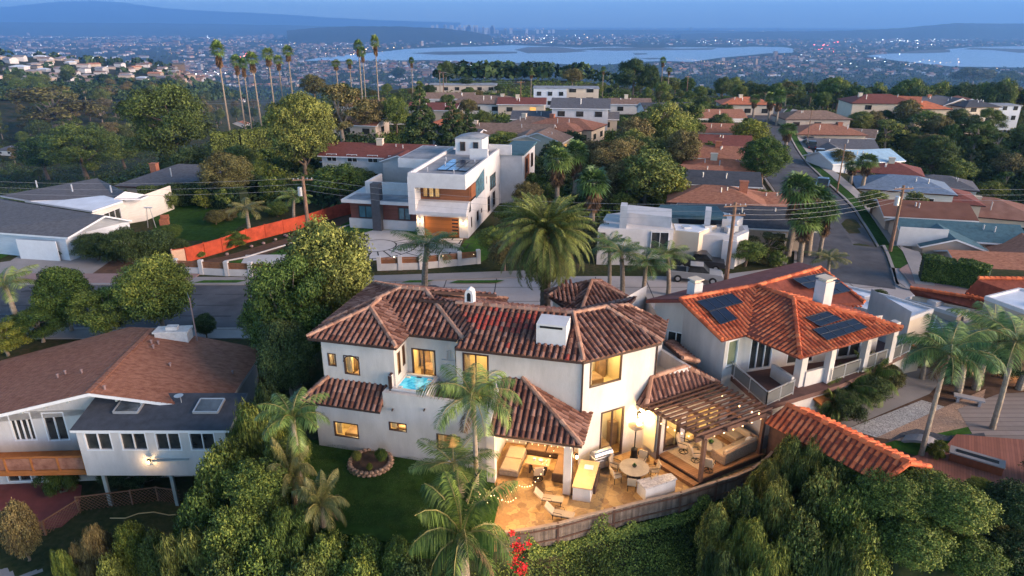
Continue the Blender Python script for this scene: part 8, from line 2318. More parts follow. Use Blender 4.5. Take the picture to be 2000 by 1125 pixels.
def brush():
 r = random.Random(15); g = np.random.default_rng(18)
 for nm, cond, key, lab, n_, hh in (('valley_brush', lambda q: q.x < -.2 * q.y and q.y > 95, 'dark', 'low dark brush filling the left valley between its trees', 3000, (1.5, 3.6)),
         ('canyon_brush', lambda q: q.x > .42 * q.y and q.y > 105 and not on_road(q.x, q.y), 'olive', 'olive brush covering the canyon sides on the right', 2200, (1.2, 3)),
         ('garden_planting', lambda q: -.2 * q.y <= q.x <= .42 * q.y and q.y > 84 and not on_road(q.x, q.y), 'green', 'low mixed planting in the gardens of the hilltop', 2600, (.7, 2.2))):
  C, N, S_, K = [], [], [], []; k = 0
  while k < n_:
   q = G(r.uniform(-100, 2100), 150 + 300 * r.random() ** 1.2)
   if q.y > 480 or not cond(q) or not free(q.x, q.y, 9) or (q.y < 112 and -22 < q.x < 4): continue
   h = r.uniform(*hh); m = 22; a = g.normal(0, 1, (m, 3)); a /= np.linalg.norm(a, axis=1)[:, None]; a[:, 2] = np.abs(a[:, 2])
   C.append(np.array([q.x, q.y, q.z]) + a * np.array([h * 1.0, h * 1.0, h * .8]) * g.uniform(.6, 1.05, (m, 1))); N.append(a); S_.append(np.full(m, .3 + h * .16)); K.append(np.clip(g.random(m) * .7 + r.uniform(-.15, .4), 0, 1)); k += 1
  o = bpy.data.objects.new(nm, leaf_mesh(nm, np.concatenate(C), np.concatenate(N), np.concatenate(S_), [LM[key]], np.concatenate(K), 3, .7)); COL.objects.link(o); tag(o, lab, 'brush', kind='stuff')
brush()
# ---- palms
FP = [fan_palm(101 + i, 16, 'fan_palm', 34, 1.35, 1.6, .2) for i in range(3)]
FPs = [fan_palm(111 + i, 7, 'fan_palm', 46, 1.5, 2.2, .28) for i in range(2)]
def palm_px(pr, px, base, top_, head, label, H, R0, group=None, z=None, lm=None, extra=1.0):
 g = G(px, base) if z is None else P(px, base, z)
 if g.y > 300: y_ = 235 + px % 7 * 8; x_ = ray(px, base).x / ray(px, base).y * y_; g = Vector((x_, y_, T(x_, y_)))
 r = ray(px, top_); zt = CAMH + r.z / r.y * g.y; h = zt - g.z
 dist = g.y * CP - (g.z - CAMH) * SP; s = head / 2 / FPX * dist / R0
 return put(pr, g, (s, s, h / (H + extra)), label=label, group=group, lm=lm)
for i, (px, b, tp_, hd, lb) in enumerate([
 (453, 290, 86, 34, 'tallest fan palm nearest the camera in the left palm row'), (477, 236, 112, 26, 'fan palm just right of the tallest one'), (490, 240, 118, 22, 'slender fan palm third in the left palm row'),
 (511, 262, 106, 32, 'fan palm with full head in the middle of the left palm row'), (534, 196, 98, 30, 'fan palm fifth in the left palm row'), (551, 186, 112, 24, 'shorter fan palm near the right of the palm row'),
 (571, 182, 93, 28, 'last fan palm of the left palm row'), (661, 182, 120, 24, 'fan palm above the red roofed house'), (688, 190, 118, 18, 'thin fan palm beside the pair'),
 (709, 212, 82, 24, 'left palm of the tall slim pair at the centre left'), (716, 214, 95, 18, 'right palm of the tall slim pair'), (742, 226, 74, 22, 'solitary very tall fan palm leaning right of the pair'),
 (806, 170, 114, 14, 'small distant palm on the crest'), (1291, 172, 114, 16, 'fan palm against the bay at centre right'), (1303, 190, 134, 16, 'fan palm just right and lower at centre right'),
 (1037, 200, 140, 16, 'palm between the utility poles on the crest'), (860, 185, 130, 14, 'thin palm in front of the long pale building'), (1176, 190, 132, 14, 'palm right of the cream flat roofed house')]):
 palm_px(FP[i % 3], px, b, tp_, hd, lb, 16, 2.2)
for i, (px, b, tp_, hd, lb) in enumerate([
 (1087, 412, 296, 74, 'fan palm on the left of the three behind the date palm'), (1122, 402, 284, 66, 'fan palm in the middle of the three behind the date palm'), (1154, 470, 338, 86, 'nearest of the three fan palms behind the date palm'),
 (1540, 500, 350, 92, 'fan palm at the top left of the corner group by the road'), (1575, 498, 372, 96, 'fullest fan palm of the corner group by the road'), (1560, 512, 420, 80, 'lower fan palm of the corner group by the road'),
 (1600, 505, 400, 60, 'fan palm nearest the road in the corner group'), (1684, 372, 305, 56, 'fan palm in the right-hand gardens'), (1660, 360, 318, 44, 'smaller palm beside the one in the right-hand gardens'),
 (1532, 300, 245, 50, 'fan palm at the bend of the climbing road'), (1455, 292, 235, 40, 'palm beside the yellow-green roadside tree'), (1500, 240, 185, 36, 'palm in the cluster at the top of the road'), (1515, 246, 180, 34, 'second palm in the cluster at the top of the road'), (1470, 230, 188, 30, 'left palm in the cluster at the top of the road')]):
 palm_px(FPs[i % 2], px, b, tp_, hd, lb, 7, 2.6, extra=1.2)
QP = [feather_palm(121 + i, 5.0, 15, 2.5, .6, 62, 'feather_palm', key='palm', width=.019) for i in range(3)]
canary = feather_palm(131, 7.2, 150, 5.2, .6, 90, 'date_palm', droop=(.95, 2.3), up=(-.6, 1.45), key='palm', tr=.42, dead=30, width=.03, barkm='bark', lean=0, arch=.8, boss=True)
put(canary, (2.85, 54.0, 0), (1.0, 1.0, 1.06), 0, 'great date palm with spherical crown and orange heart behind the villa roof', lm='olive')
tallq = feather_palm(132, 6.2, 17, 2.9, .72, 74, 'feather_palm', key='palm', tr=.11, droop=(1.0, 2.5), width=.019, dead=2)
big = feather_palm(133, 1.0, 20, 2.7, .6, 66, 'feather_palm', key='palm', tr=.22, droop=(.9, 2.0), up=(.1, 1.4), width=.022, dead=2, lean=.05)
def feath(pr, px, base, cy, width, label, H, R0, z=None, lm=None, group=None):
 """foot at (px, base); crown heart at height cy"""
 g = G(px, base) if z is None else P(px, base, z); r = ray(px, cy); h = max(.6, CAMH + r.z / r.y * g.y - g.z)
 dist = g.y * CP - (g.z - CAMH) * SP; s = width / 2 / FPX * dist / R0
 return put(pr, g, (s, s, h / H), label=label, group=group, lm=lm)
feath(QP[0], 830, 572, 478, 150, 'feather palm standing on the street verge above the villa roof', 5, 2.1, z=0)
feath(QP[1], 590, 972, 818, 145, 'feather palm with grey trunk on the left of the villa lawn', 5, 2.1, z=0)
feath(big, 632, 1028, 990, 105, 'small pale feather palm at the front edge of the villa lawn', 1, 2.2, z=0, lm='palm_y')
feath(big, 578, 985, 935, 90, 'yellowish young palm behind the grey trunk on the lawn', 1, 2.2, z=0, lm='palm_y')
feath(tallq, 932, 985, 780, 205, 'tall feather palm hiding the corner of the loggia', 6.2, 2.5, z=0)
feath(QP[2], 905, 985, 905, 190, 'second feather palm whose fronds arch over the patio end', 5, 2.1, z=0)
feath(big, 905, 1120, 1050, 215, 'broad leaved palm at the bottom centre below the lawn edge', 1, 2.2, z=-1.2, lm='green')
feath(QP[0], 45, 662, 555, 130, 'palm with curving fronds between the street and the left house', 5, 2.1)
feath(QP[1], 1383, 742, 672, 100, 'little feather palm in the gap between the two villas', 5, 2.1, z=.5)
feath(QP[2], 1328, 700, 655, 60, 'pale palm top showing beside the villa roof', 5, 2.1, z=2, lm='palm_y')
feath(QP[0], 1215, 585, 495, 120, 'feather palm in front of the white block house, left', 5, 2.1)
feath(QP[1], 1255, 592, 515, 110, 'feather palm in front of the white block house, second from left', 5, 2.1)
feath(QP[2], 1305, 575, 500, 105, 'feather palm beside the parked pickup', 5, 2.1)
feath(QP[0], 1190, 560, 478, 90, 'palm right beside the date palm crown', 5, 2.1)
feath(QP[1], 1612, 560, 505, 90, 'yellowish palm at the concrete street end', 5, 2.1, lm='palm_y')
feath(QP[1], 490, 470, 408, 84, 'pale palm behind the red fence', 5, 2.1, lm='palm_y')
feath(QP[2], 575, 440, 385, 76, 'palm beside the wooden pole behind the red fence', 5, 2.1)
feath(tallq, 1798, 892, 690, 200, 'feather palm with pale trunk rising from the pebble garden', 6.2, 2.5, z=.9)
feath(tallq, 1938, 838, 668, 215, 'feather palm with curved pale trunk beside the timber deck', 6.2, 2.5, z=.9)
feath(QP[0], 1870, 770, 680, 170, 'feather palm between the two tall ones in the right garden', 5, 2.1, z=.9)
feath(QP[1], 1905, 760, 640, 170, 'rear feather palm in front of the tan block', 5, 2.1, z=.9)
feath(QP[2], 1990, 760, 690, 160, 'feather palm cut by the right edge of the picture', 5, 2.1, z=.9)
for a_, b_, c_, w_, l_ in ((1590, 805, 778, 95, 'first'), (1645, 795, 768, 105, 'second'), (1692, 778, 745, 95, 'third'), (1622, 822, 797, 70, 'lowest')): feath(big, a_, b_, c_, w_, l_ + ' broad leaved plant from the left below the red tile villa', 1, 2.2, z=.9, group='broad leaved plants by the red tile villa', lm='green')
feath(QP[0], 1800, 740, 695, 120, 'low palm by the end of the villa balcony', 5, 2.1, z=.9)
# ---- near trees
NT = [
 (T_near[0], 140, 648, 518, 125, 'green', 'leafy tree with yellow tips left of centre on the street bank', 0),
 (T_near[1], 215, 655, 562, 130, 'green', 'lower bushy tree in the middle of the street bank', 0),
 (T_near[0], 322, 655, 496, 165, 'green', 'big leafy tree with forked pale limbs beside the left house', 0),
 (T_near[1], 85, 668, 600, 110, 'green', 'dark bush tree above the left end of the shingle roof', 0),
 (T_near[0], 405, 662, 612, 50, 'dark', 'small dark bush beside the white brick chimney', 0),
 (T_near[1], 15, 690, 632, 90, 'yellow', 'yellow-green shrub at the left edge above the shingle roof', 0),
 (T_near[0], 655, 690, 428, 215, 'olive', 'large yellow-green tree filling the gap left of the villa', 0),
 (T_near[1], 578, 740, 500, 170, 'green', 'darker half of the tree clump left of the villa', 0),
 (T_near[0], 570, 790, 620, 130, 'dark', 'deep green tree between the two houses below the clump', 0),
 (T_near[1], 545, 700, 560, 110, 'green', 'leafy tree on the street side of the clump', 0),
]
for pr, px, b, tp_, w_, lm, lb, z in NT: tree_px(pr, px, b, tp_, w_, lb, None, lm, z=z)
def bush(px, py, d, r, lm, label, group=None, pr=None, tall=1.0):
 p = at_d(px, py, d); zt = T(p.x, p.y); H = (p.z - zt) + r * .95; H = max(H, r * 1.2)
 s = H / 3.0; w = r / 1.9
 return put(pr or rp_.choice(S_near), (p.x, p.y, zt), (w, w, s * tall), label=label, group=group, lm=lm)
OR = 'first second third fourth fifth sixth seventh eighth ninth tenth eleventh twelfth thirteenth fourteenth fifteenth sixteenth seventeenth eighteenth nineteenth twentieth twenty-first twenty-second'.split()
BL = [(505, 850, 33.5, 2.0, 'green'), (560, 900, 31.5, 1.5, 'green'), (440, 930, 31, 2.2, 'green'), (510, 960, 29.5, 2.0, 'green'), (400, 1010, 29, 2.0, 'green'), (470, 1050, 27.5, 2.1, 'green'),
  (560, 1050, 27.2, 1.7, 'green'), (380, 1090, 27, 1.9, 'olive'), (520, 1110, 26, 1.9, 'green'), (640, 1085, 26.3, 1.4, 'green'), (710, 1085, 26.2, 1.2, 'green'), (780, 1090, 26, 1.2, 'green'), (600, 1130, 25.3, 1.5, 'olive'), (440, 1130, 25.4, 1.6, 'olive'), (700, 1130, 25.2, 1.4, 'green'), (800, 1130, 25.2, 1.3, 'dark')]
for i, b in enumerate(BL): bush(*b, OR[i] + ' shrub in nearest-last order on the slope left of the villa lawn', 'shrubs on the left slope')
for b, lb in (((520, 780, 37, 1.3, 'dark'), 'dark shrub squeezed beside the sunroom corner'), ((545, 830, 35, 1.3, 'green'), 'green shrub between the sunroom and the grey-trunked palm'), ((590, 960, 30.5, .8, 'yellow'), 'yellow-green shrub at the foot of the grey-trunked palm')): bush(*b, lb, 'shrubs between the houses')
for b, lb in (((180, 1060, 28.5, 1.1, 'brown'), 'dry yellowish shrub below the lattice fence'), ((250, 1050, 28.5, 1.0, 'yellow'), 'pale yellow shrub beside the garden hose'), ((300, 1070, 28, 1.1, 'olive'), 'olive shrub below the garden hose'), ((30, 1010, 30.5, 1.1, 'brown'), 'grey-brown shrub at the left edge over the red patio'),
    ((120, 1090, 27.6, .6, 'green'), 'spiky green plant in the bare bed at the lower left'), ((210, 1110, 26.8, .9, 'olive'), 'wispy shrub at the bottom left'), ((110, 930, 36.5, 1.2, 'green'), 'round green bush under the orange balcony'), ((280, 945, 37.5, 1.4, 'dark'), 'dark bush under the sunroom'), ((230, 950, 37.5, 1.2, 'dark'), 'second dark bush under the sunroom')): bush(*b, lb)
BR = [(1545, 885, 31.6, 1.2, 'olive'), (1590, 905, 31, 1.3, 'olive'), (1640, 925, 30.3, 1.2, 'olive'), (1690, 945, 29.6, 1.1, 'green'), (1450, 985, 29, 1.3, 'olive'), (1500, 930, 31, 1.2, 'olive'), (1560, 935, 30.5, 1.5, 'olive'), (1520, 1000, 28.6, 1.7, 'olive'), (1610, 970, 29, 1.8, 'olive'), (1460, 1060, 27, 1.5, 'green'), (1560, 1060, 27, 1.9, 'olive'),
  (1660, 1010, 28, 1.9, 'green'), (1740, 1000, 28, 1.9, 'green'), (1810, 1005, 28, 1.9, 'green'), (1680, 1085, 26.3, 1.9, 'green'), (1780, 1080, 26.3, 2.0, 'green'), (1860, 1050, 27, 1.9, 'green'), (1620, 1120, 25.6, 1.8, 'olive'),
  (1500, 1120, 25.6, 1.6, 'green'), (1890, 1115, 25.8, 1.8, 'green'), (1400, 1010, 28.2, 1.0, 'olive'), (1410, 1110, 25.8, 1.2, 'dark')]
for i, b in enumerate(BR): bush(*b, pr=S_near[1] if b[0] < 1640 and i % 2 else None, label=OR[i] + ' shrub of the thicket below the pavilion, counted back to front', group='thicket shrubs at the lower right')
for b, lb in (((1975, 1030, 28, 1.9, 'dark'), 'dark shrub in the middle of those below the timber deck edge'), ((1990, 1110, 26, 2.0, 'dark'), 'lowest dark shrub in the bottom right corner'), ((2040, 980, 30, 1.6, 'dark'), 'dark shrub touching the timber deck rim at the right edge'), ((1905, 985, 29.5, .8, 'yellow'), 'small yellow-green shrub against the timber deck')): bush(*b, lb, 'dark shrubs below the deck')
for px, py, r_, lm, lb, pr in ((1470, 800, .8, 'green', 'hedge plant behind the curved fence corner', 0), (1530, 870, .9, 'yellow', 'bright shrub between the curved fence and the pavilion', 1), (1500, 850, .8, 'green', 'green shrub outside the curved fence', 2)):
 bush(px, py, P(px, py, .4).y + .6, r_, lm, lb)
for px, py, r_, lm, lb in ((1640, 800, 1.1, 'dark', 'broad leaved bush below the red tile villa'), (1690, 770, 1.2, 'dark', 'large dark bush against the red tile villa wall'), (1575, 775, .8, 'green', 'banana-like bush at the villa corner'), (1730, 745, 1.0, 'brown', 'white-flecked dry bush under the balcony end'), (1835, 875, .5, 'yellow', 'little yellow-green bush on the pebble garden turf'), (1960, 720, 1.6, 'dark', 'dark bush under the right garden palms'), (1860, 720, 1.2, 'dark', 'dark bush behind the pebble garden'),
       (1715, 590, .9, 'olive', 'low clipped bush behind the cream block')):
 p = P(px, py, 1.5 if px < 1990 and px > 1500 and py > 650 else .2); bush(px, py, p.y - .2, r_ * (1.35 if r_ > .75 else 1), lm, lb)
for px, py, r_, lm, lb in ((697, 892, .33, 'olive', 'small shrub on the left of the stone ring planter'), (745, 893, .42, 'green', 'taller shrub on the right of the stone ring planter'), (722, 910, .22, 'yellow', 'yellowish sprout in the middle of the stone ring planter')):
 p = P(px, py + 8, .25); put(S_near[0], (p.x, p.y, .2), (r_ / 1.9, r_ / 1.9, r_ * 2.2 / 3), label=lb, lm=lm)
for i, (px, py, r_, lm) in enumerate(((185, 512, 2.6, 'dark'), (240, 515, 3.0, 'dark'), (300, 505, 2.6, 'dark'), (345, 500, 1.6, 'dark'), (20, 478, 2.2, 'dark'), (122, 505, 1.1, 'dark'), (330, 470, 1.6, 'green'), (455, 485, 1.6, 'green'), (480, 470, 1.3, 'olive'), (420, 440, 1.6, 'brown'), (445, 432, 1.4, 'brown'), (540, 425, 1.8, 'green'), (390, 505, .7, 'green'))):
 p = P(px, py, 0); put(S_near[i % 3], (p.x, p.y + r_ * .3, 0), (r_ / 1.9, r_ / 1.9, r_ * 1.15 / 3), label=['round clipped dark bush at the left end of the front bushes', 'largest clipped dark bush in front of the grey roofed house', 'dark bush right of the largest clipped one', 'small dark bush at the end of the slat wall', 'dark bush at the left edge by the driveway', 'low round bush at the driveway corner', 'green bush behind the clipped dark bushes', 'green bush against the red fence', 'olive bush higher up the red fence', 'bare russet bush on the back lawn', 'second russet bush on the back lawn', 'rounded hedge bush behind the red fence', 'small bush at the foot of the red fence'][i], lm=lm)
def hedge(pts, w, h, key, label, n=9000, leaf=.14, z=0):
 g = np.random.default_rng(int(pts[0][0] * 10) % 97 + 5); C, N = [], []; seg = [(Vector(pts[i]), Vector(pts[i + 1])) for i in range(len(pts) - 1)]; tot = sum((b - a).length for a, b in seg)
 m = MB()
 for a, b in seg:
  L_ = (b - a).length; k = int(n * L_ / tot); d = (b - a) / L_; nn = Vector((-d.y, d.x)); u = g.random(k) * L_; f = g.integers(0, 3, k); s = g.random(k)
  off = np.where(f == 0, -w / 2, np.where(f == 1, w / 2, (s - .5) * w)); zz_ = np.where(f == 2, h, s * h) + g.normal(0, .05, k) + .12 * np.sin(u * 1.7)
  off = off + g.normal(0, .06, k)
  C.append(np.stack([a.x + d.x * u + nn.x * off, a.y + d.y * u + nn.y * off, z + zz_], 1)); nx = np.where(f == 0, -1, np.where(f == 1, 1, 0)); N.append(np.stack([nn.x * nx, nn.y * nx, (f == 2) * 1.0], 1))
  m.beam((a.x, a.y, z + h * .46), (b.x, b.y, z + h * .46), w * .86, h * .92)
 C = np.concatenate(C); N = np.concatenate(N)
 t = thing('hedge', label, 'hedge', (*pts[0], z)); C = C - np.array([pts[0][0], pts[0][1], z])
 o = bpy.data.objects.new('foliage', leaf_mesh('foliage', C, N, np.full(len(C), leaf) * g.uniform(.7, 1.4, len(C)), [LM[key]], g.random(len(C)), 4, .6)); COL.objects.link(o); o.parent = t
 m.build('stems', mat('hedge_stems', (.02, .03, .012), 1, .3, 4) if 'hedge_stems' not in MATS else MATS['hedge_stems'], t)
def p2(px, py): p = P(px, py, 0); return (p.x, p.y)
hedge([p2(1795, 545), p2(1860, 553), p2(1925, 566)], 2.0, 2.3, 'green', 'tall clipped green hedge at the street corner on the right', 16000, .16)
hedge([p2(275, 410), p2(380, 398), p2(480, 412)], 1.6, 3.0, 'dark', 'long dark clipped hedge behind the back lawn', 12000, .22)
hedge([p2(415, 300), p2(470, 296), p2(530, 288)], 2.0, 4.0, 'olive', 'tall straight hedge below the palm row', 6000, .4)
hedge([p2(512, 395), p2(560, 392)], 3.0, 3.2, 'green', 'block shaped hedge behind the red fence', 6000, .2)
def ground_leaves(name, n, xr, yr, leaf, keys, label, cond, seed, lift=.0, up=None, asp=.5):
 g = np.random.default_rng(seed); r = random.Random(seed); C = []
 while len(C) < n:
  x, y = r.uniform(*xr), r.uniform(*yr)
  if not cond(x, y): continue
  C.append((x, y, T(x, y) + .03 + lift * r.random() ** 2 + .22 * max(0, math.sin(x * 1.7 + y) * math.sin(y * 1.9 - x * .7))))
 C = np.array(C); N = np.tile(np.array([0, -.4, 1.0]), (n, 1)) + g.normal(0, .35, (n, 3))
 rnd = np.clip(g.random(n) * .8 + .25 * np.sin(C[:, 0] * .9) * np.sin(C[:, 1] * 1.3 + C[:, 0]), 0, 1)
 o = bpy.data.objects.new(name, leaf_mesh(name, C, N, leaf * g.uniform(.6, 1.5, n), [LM[keys]], rnd, seed, asp, up=up)); COL.objects.link(o); tag(o, label, 'ground cover', kind='stuff')
front = lambda x, y: y < pw(x, EDGE_X, EDGE_Y) - .25
ground_leaves('ivy_ground_cover', 95000, (-9, 17), (22.5, 34), .11, 'green', 'ivy and low green growth covering the slope below the fence', front, 3, .45)
ground_leaves('tall_slope_grass', 26000, (3, 18), (23, 33.5), .42, 'olive', 'tall olive grass standing on the slope below the fence', lambda x, y: front(x, y) and math.sin(x * .8) + math.sin(y * 1.1 + x * .5) > -.2 - (x - 5) * .1, 4, .25, (0, 0, 1), .09)
ground_leaves('ivy_ground_cover', 30000, (-24, -8), (23, 30), .13, 'olive', 'mixed low growth covering the slope below the left house', lambda x, y: T(x, y) < -.5, 5, .4)
ground_leaves('lawn_blades', 40000, (-13, -1), (26.8, 35.4), .07, 'green', 'short grass blades of the villa lawn', lambda x, y: inside((x, y), lawn), 6, .03, (0, 0, 1), .12)
gv = np.random.default_rng(9); fp = [P(a, b, .3) for a, b in ((1030, 1035), (1150, 1007), (1250, 982), (1330, 964), (1400, 942), (1470, 917))]; C = []
while len(C) < 7000:
 f = gv.random() * 5; i = int(f); q = fp[i].lerp(fp[i + 1], f - i); u = q.x; top_ = .25 + .75 * max(0, math.sin(u * 1.3 + 1) * .6 + math.sin(u * 3.1) * .4 + (.3 if u < 5 else -.15))
 z = -1.5 + gv.random() * (1.5 * top_ + .2)
 C.append((q.x + gv.normal(0, .05), q.y - .1 - abs(gv.normal(0, .13)), z))
C = np.array(C); o = bpy.data.objects.new('fence_ivy', leaf_mesh('fence_ivy', C, np.tile(np.array([0, -1., .5]), (len(C), 1)), .11 * gv.uniform(.7, 1.4, len(C)), [LM['green']], gv.random(len(C)), 2, .6)); COL.objects.link(o); tag(o, 'ivy climbing in patches up the outside of the board fence', 'ivy', kind='stuff')
bg_ = np.random.default_rng(4); C = []
for cx, cy, rr, k in ((1010, 1070, .32, 130), (1003, 1095, .25, 90), (1018, 1110, .3, 110), (1000, 1040, .14, 30), (1033, 1063, .12, 25)):
 p = at_d(cx, cy, 26.2 - (cy - 1070) * .02); C.append(np.array(p)[None, :] + bg_.normal(0, rr * .5, (k, 3)))
C = np.concatenate(C); t = thing('bougainvillea', 'bright red bougainvillea beside the broad leaved palm at the bottom', 'flowering shrub', (C[:, 0].mean(), C[:, 1].mean(), C[:, 2].min() - .3)); ob = np.array(t.location)
o = bpy.data.objects.new('blossoms', leaf_mesh('blossoms', C - ob, np.tile(np.array([0, -.5, 1.]), (len(C), 1)), np.full(len(C), .11), [LM['red']], bg_.random(len(C)), 1, .8)); COL.objects.link(o); o.parent = t
o = bpy.data.objects.new('leaves', leaf_mesh('leaves', (C - ob)[::1] + bg_.normal(0, .15, C.shape) - np.array([0, 0, .1]), np.tile(np.array([0, -.5, 1.]), (len(C), 1)), np.full(len(C), .1), [LM['green']], bg_.random(len(C)), 2, .6)); COL.objects.link(o); o.parent = t
# --- poles, wires, vehicles
def pole(px, base, top_, label, arms=1, r=.14, z=None, m='polewood', trans=False):
 g = G(px, base) if z is None else P(px, base, z); rr = ray(px, top_); zt = CAMH + rr.z / rr.y * g.y
 t = thing('utility_pole', label, 'utility pole', g); b = MB(); b.tube([g, Vector((g.x, g.y, zt))], [r * 1.2, r * .8], 8); b.build('shaft', M['polewood'], t)
 for k in range(arms):
  z_ = zt - .35 - k * .9; b = MB(); b.box((g.x, g.y - .12, z_), (2.3, .1, .12), .15); a = b.build('crossarm', M['polewood'], t)
  for s_ in (-1, -.5, .5, 1): b = MB(); x, y = frame_pt((g.x, g.y - .12), .15, s_ * 1.0, 0); b.lathe((x, y, z_ + .06), [(.04, 0), (.06, .08), (.03, .16)], 6); b.build('insulator', M['alu'], a)
 if trans: b = MB(); b.tube([(g.x - .45, g.y - .1, zt - 2.2), (g.x - .45, g.y - .1, zt - 1.2)], .26, 10); b.build('transformer', M['alu'], t)
 return Vector((g.x, g.y, zt))
M['polewood'] = mat('pole_timber', (.19, .11, .075), .9, .25, 2, .2)
p1 = pole(605, 470, 345, 'brown timber pole with transformer behind the big yellow-green tree', 1, .22, trans=True)
p2_ = pole(1418, 548, 395, 'brown timber utility pole in front of the white block house', 2, .2, z=0)
p3 = pole(1738, 492, 362, 'dark utility pole standing on the right pavement', 1, .18, z=0, trans=True)
p4 = pole(1634, 378, 282, 'thin street pole halfway up the right pavement', 0, .1)
p5 = pole(1575, 285, 215, 'far street pole at the top of the right pavement', 0, .1)
p6 = pole(1017, 212, 158, 'utility pole left of the pale house on the crest', 1, .14); p7 = pole(867, 195, 140, 'utility pole with crossarm in front of the long pale building', 1, .14)
p8 = pole(124, 245, 192, 'distant pole among the trees at the far left', 1, .14); p9 = pole(155, 258, 215, 'second distant pole at the far left', 0, .12); p10 = pole(1340, 195, 148, 'distant pole above the small brown houses', 1, .14); p11 = pole(1580, 210, 158, 'pale distant pole in front of the wood band', 0, .14)
def wires(a, b, label, n=3, sag=1.2, sp=.6, r=.011):
 t = thing('overhead_wires', label, 'wires', a)
 for k in range(n):
  off = Vector((0, 0, -.15 - k * sp)); m = MB(); pts = []
  for i in range(17): f = i / 16; q = a.lerp(b, f) + off; q.z -= sag * 4 * f * (1 - f); pts.append(q)
  m.tube(pts, r, 4); m.build('wire', M['wire'], t)
M['wire'] = mat('pale_cable', (.3, .3, .32), .6, .1, 2)
wires(p1, p2_, 'overhead wires between the two timber poles above the modern house forecourt', 3, 1.0, .7, .012)
wires(p2_, p3, 'overhead wires crossing the climbing road', 4, .8, .5, .012)
wires(p3, Vector((75, 70, 9.5)), 'overhead wires leaving to the right edge', 3, .8)
wires(p1, Vector((-75, 78, 8)), 'overhead wires running left over the grey roofed house', 3, .9, .7)
wires(p8, Vector((-40, 210, 4)), 'distant wires across the left valley', 2, 2, 1.0, .03); wires(p7, p6, 'distant wires between the crest poles', 2, 1, .5, .03)
wires(Vector((-23.2, 45.5, 5.6)), P(365, 568, 4), 'single cable from the mast of the shingle roof to the street tree', 1, .1, .5, .025)
m = MB(); m.tube([(-23.2, 45.5, 2), (-23.2, 45.5, 5.6)], .05, 6); top('roof_mast', m, M['pink_conc'], 'slim service mast on the ridge of the shingle roof', 'mast')
def pickup(x, y, rz, label, body, cat_='pickup'):
 t = thing('parked_car', label, 'car', (x, y, 0), None, rz)
 t.rotation_euler = (0, 0, rz)
 def pr(prof, w, name, m_):
  vs = [(a, -w / 2, z) for a, z in prof] + [(a, w / 2, z) for a, z in prof]; n = len(prof); b = MB(); b.add(vs, [tuple(range(n)), tuple(range(n, 2 * n))[::-1]] + [((i + 1) % n, i, n + i, n + (i + 1) % n) for i in range(n)]); return b.build(name, m_, t, local=True)
 pr([(-2.6, .45), (2.6, .45), (2.65, .75), (2.5, 1.02), (1.3, 1.1), (-.6, 1.1), (-2.6, 1.12), (-2.65, .7)], 1.85, 'body', body)
 pr([(1.35, 1.1), (.75, 1.7), (-.55, 1.75), (-.75, 1.1)], 1.6, 'cabin', M['glass'])
 b = MB(); b.box((.08, 0, 1.76), (1.25, 1.45, .05), 0, .02); b.build('cabin_roof', body, t, local=True)
 if cat_ == 'pickup': b = MB(); b.box((-1.7, 0, 1.125), (1.6, 1.5, .02)); b.build('truck_bed', M['rubber'], t, local=True)
 for a in (-1.65, 1.7):
  for s_ in (-.85, .85):
   b = MB(); b.tube([(a, s_ - .12, .38), (a, s_ + .12, .38)], .38, 14); w_ = b.build('wheel', M['rubber'], t, local=True); b = MB(); b.tube([(a, s_ - .13, .38), (a, s_ + .13, .38)], .2, 10); b.build('rim', M['alu'], w_, local=True)
 for s_ in (-.65, .65): b = MB(); b.box((2.62, s_, .8), (.06, .35, .16)); b.build('headlight', M['white'], t, local=True); b = MB(); b.box((-2.64, s_, .85), (.05, .2, .25)); b.build('tail_light', MATS['red_board'] if 'red_board' in MATS else mat('red_board', (.4, .02, .02), .4, .1, 2), t, local=True)
 return t
c = P(1358, 533, .8); pickup(c.x, c.y, -.25, 'silver grey pickup truck parked on the concrete by the white block house', mat('white_car_paint', (.3, .3, .31), .3, .03, 1, spec=.5))
c = P(1352, 517, .8); pickup(c.x + 1.0, c.y + 1.2, -.25, 'dark car parked behind the silver pickup', mat('dark_car_paint', (.03, .03, .035), .3, .05, 1, spec=.5), 'car')
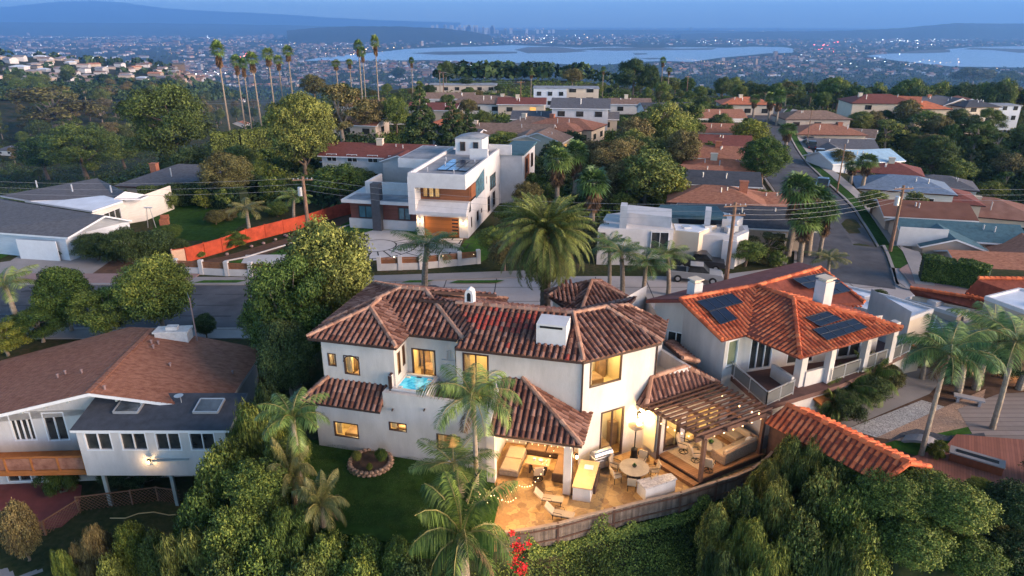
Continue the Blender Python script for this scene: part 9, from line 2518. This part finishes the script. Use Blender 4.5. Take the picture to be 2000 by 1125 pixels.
for i, (px, py, rz, col, lb) in enumerate(((1585, 292, 1.2, 'dark_car_paint', 'dark car parked at the kerb high up the climbing road'), (1600, 308, 1.2, 'white_car_paint', 'white car parked at the kerb of the climbing road'), (1578, 275, 1.25, 'dark_car_paint', 'grey car in the driveway by the dark garage'), (1880, 492, .1, 'white_car_paint', 'white car in the carport of the brown shingle house'), (1420, 246, 0, 'white_car_paint', 'white car beside the tan gable roof'), (1605, 370, 1.1, 'dark_car_paint', 'dark car parked halfway along the climbing road'))):
 c = G(px, py); o = pickup(c.x, c.y, rz, lb, MATS[col], 'car'); o.location = (c.x, c.y, c.z + .05)
for px, py in ((1942, 412), (1955, 412)):
 c = G(px, py); m = MB(); m.box((c.x, c.y, c.z + .7), (.8, .8, 1.3), .2, .05); m.box((c.x, c.y, c.z + 1.38), (.9, .9, .1), .2); top('wheelie_bin', m, MATS['blue_bin'] if 'blue_bin' in MATS else mat('blue_bin', (.02, .12, .5), .5, .1, 2), 'blue bin standing in the side yard above the teal roof', 'bin', 'blue bins')
t = thing('garden_uplight', 'glowing garden light behind the palms at the right edge', 'lamp', P(1985, 715, 1.2)); m = MB(); m.lathe(P(1985, 715, 1.2), [(.1, 0), (.12, .2), (.1, .25)], 8); m.build('fitting', M['bulb'], t); lamp(t, P(1985, 712, 1.9), 60, (1, .6, .25), .2)
SC.render.resolution_x = 1024; SC.render.resolution_y = 576
ON = 'first second third fourth fifth sixth seventh eighth ninth tenth'.split(); same = {}
for o in bpy.data.objects:
 if o.parent is None and o.get('label') and not o.get('kind'): same.setdefault(o['label'], []).append(o)
for lb, os_ in same.items():
 if 1 < len(os_) <= 10:
  os_.sort(key=lambda o: scr(o.location)[0])
  for i, o in enumerate(os_): o['label'] = lb.replace(' rows,', ',').replace('band, ', '').replace(', far side', ', far').replace(', near side', ', near') + ', ' + ON[i] + ' from left'
for o in bpy.data.objects:
 l_ = o.get('label')
 if l_ and len(l_.split()) > 16: o['label'] = l_.replace('garden tree among the hilltop houses', 'hilltop garden tree').replace('valley tree below the left hillside', 'left valley tree').replace('tree behind the far right houses', 'tree behind far houses').replace('garden tree left of the long shake roof', 'garden tree left of the shake roof').replace(' rows', '')
 if l_ and len(o['label'].split()) > 16: o['label'] = o['label'].replace(' the ', ' ').replace(' from left', '')
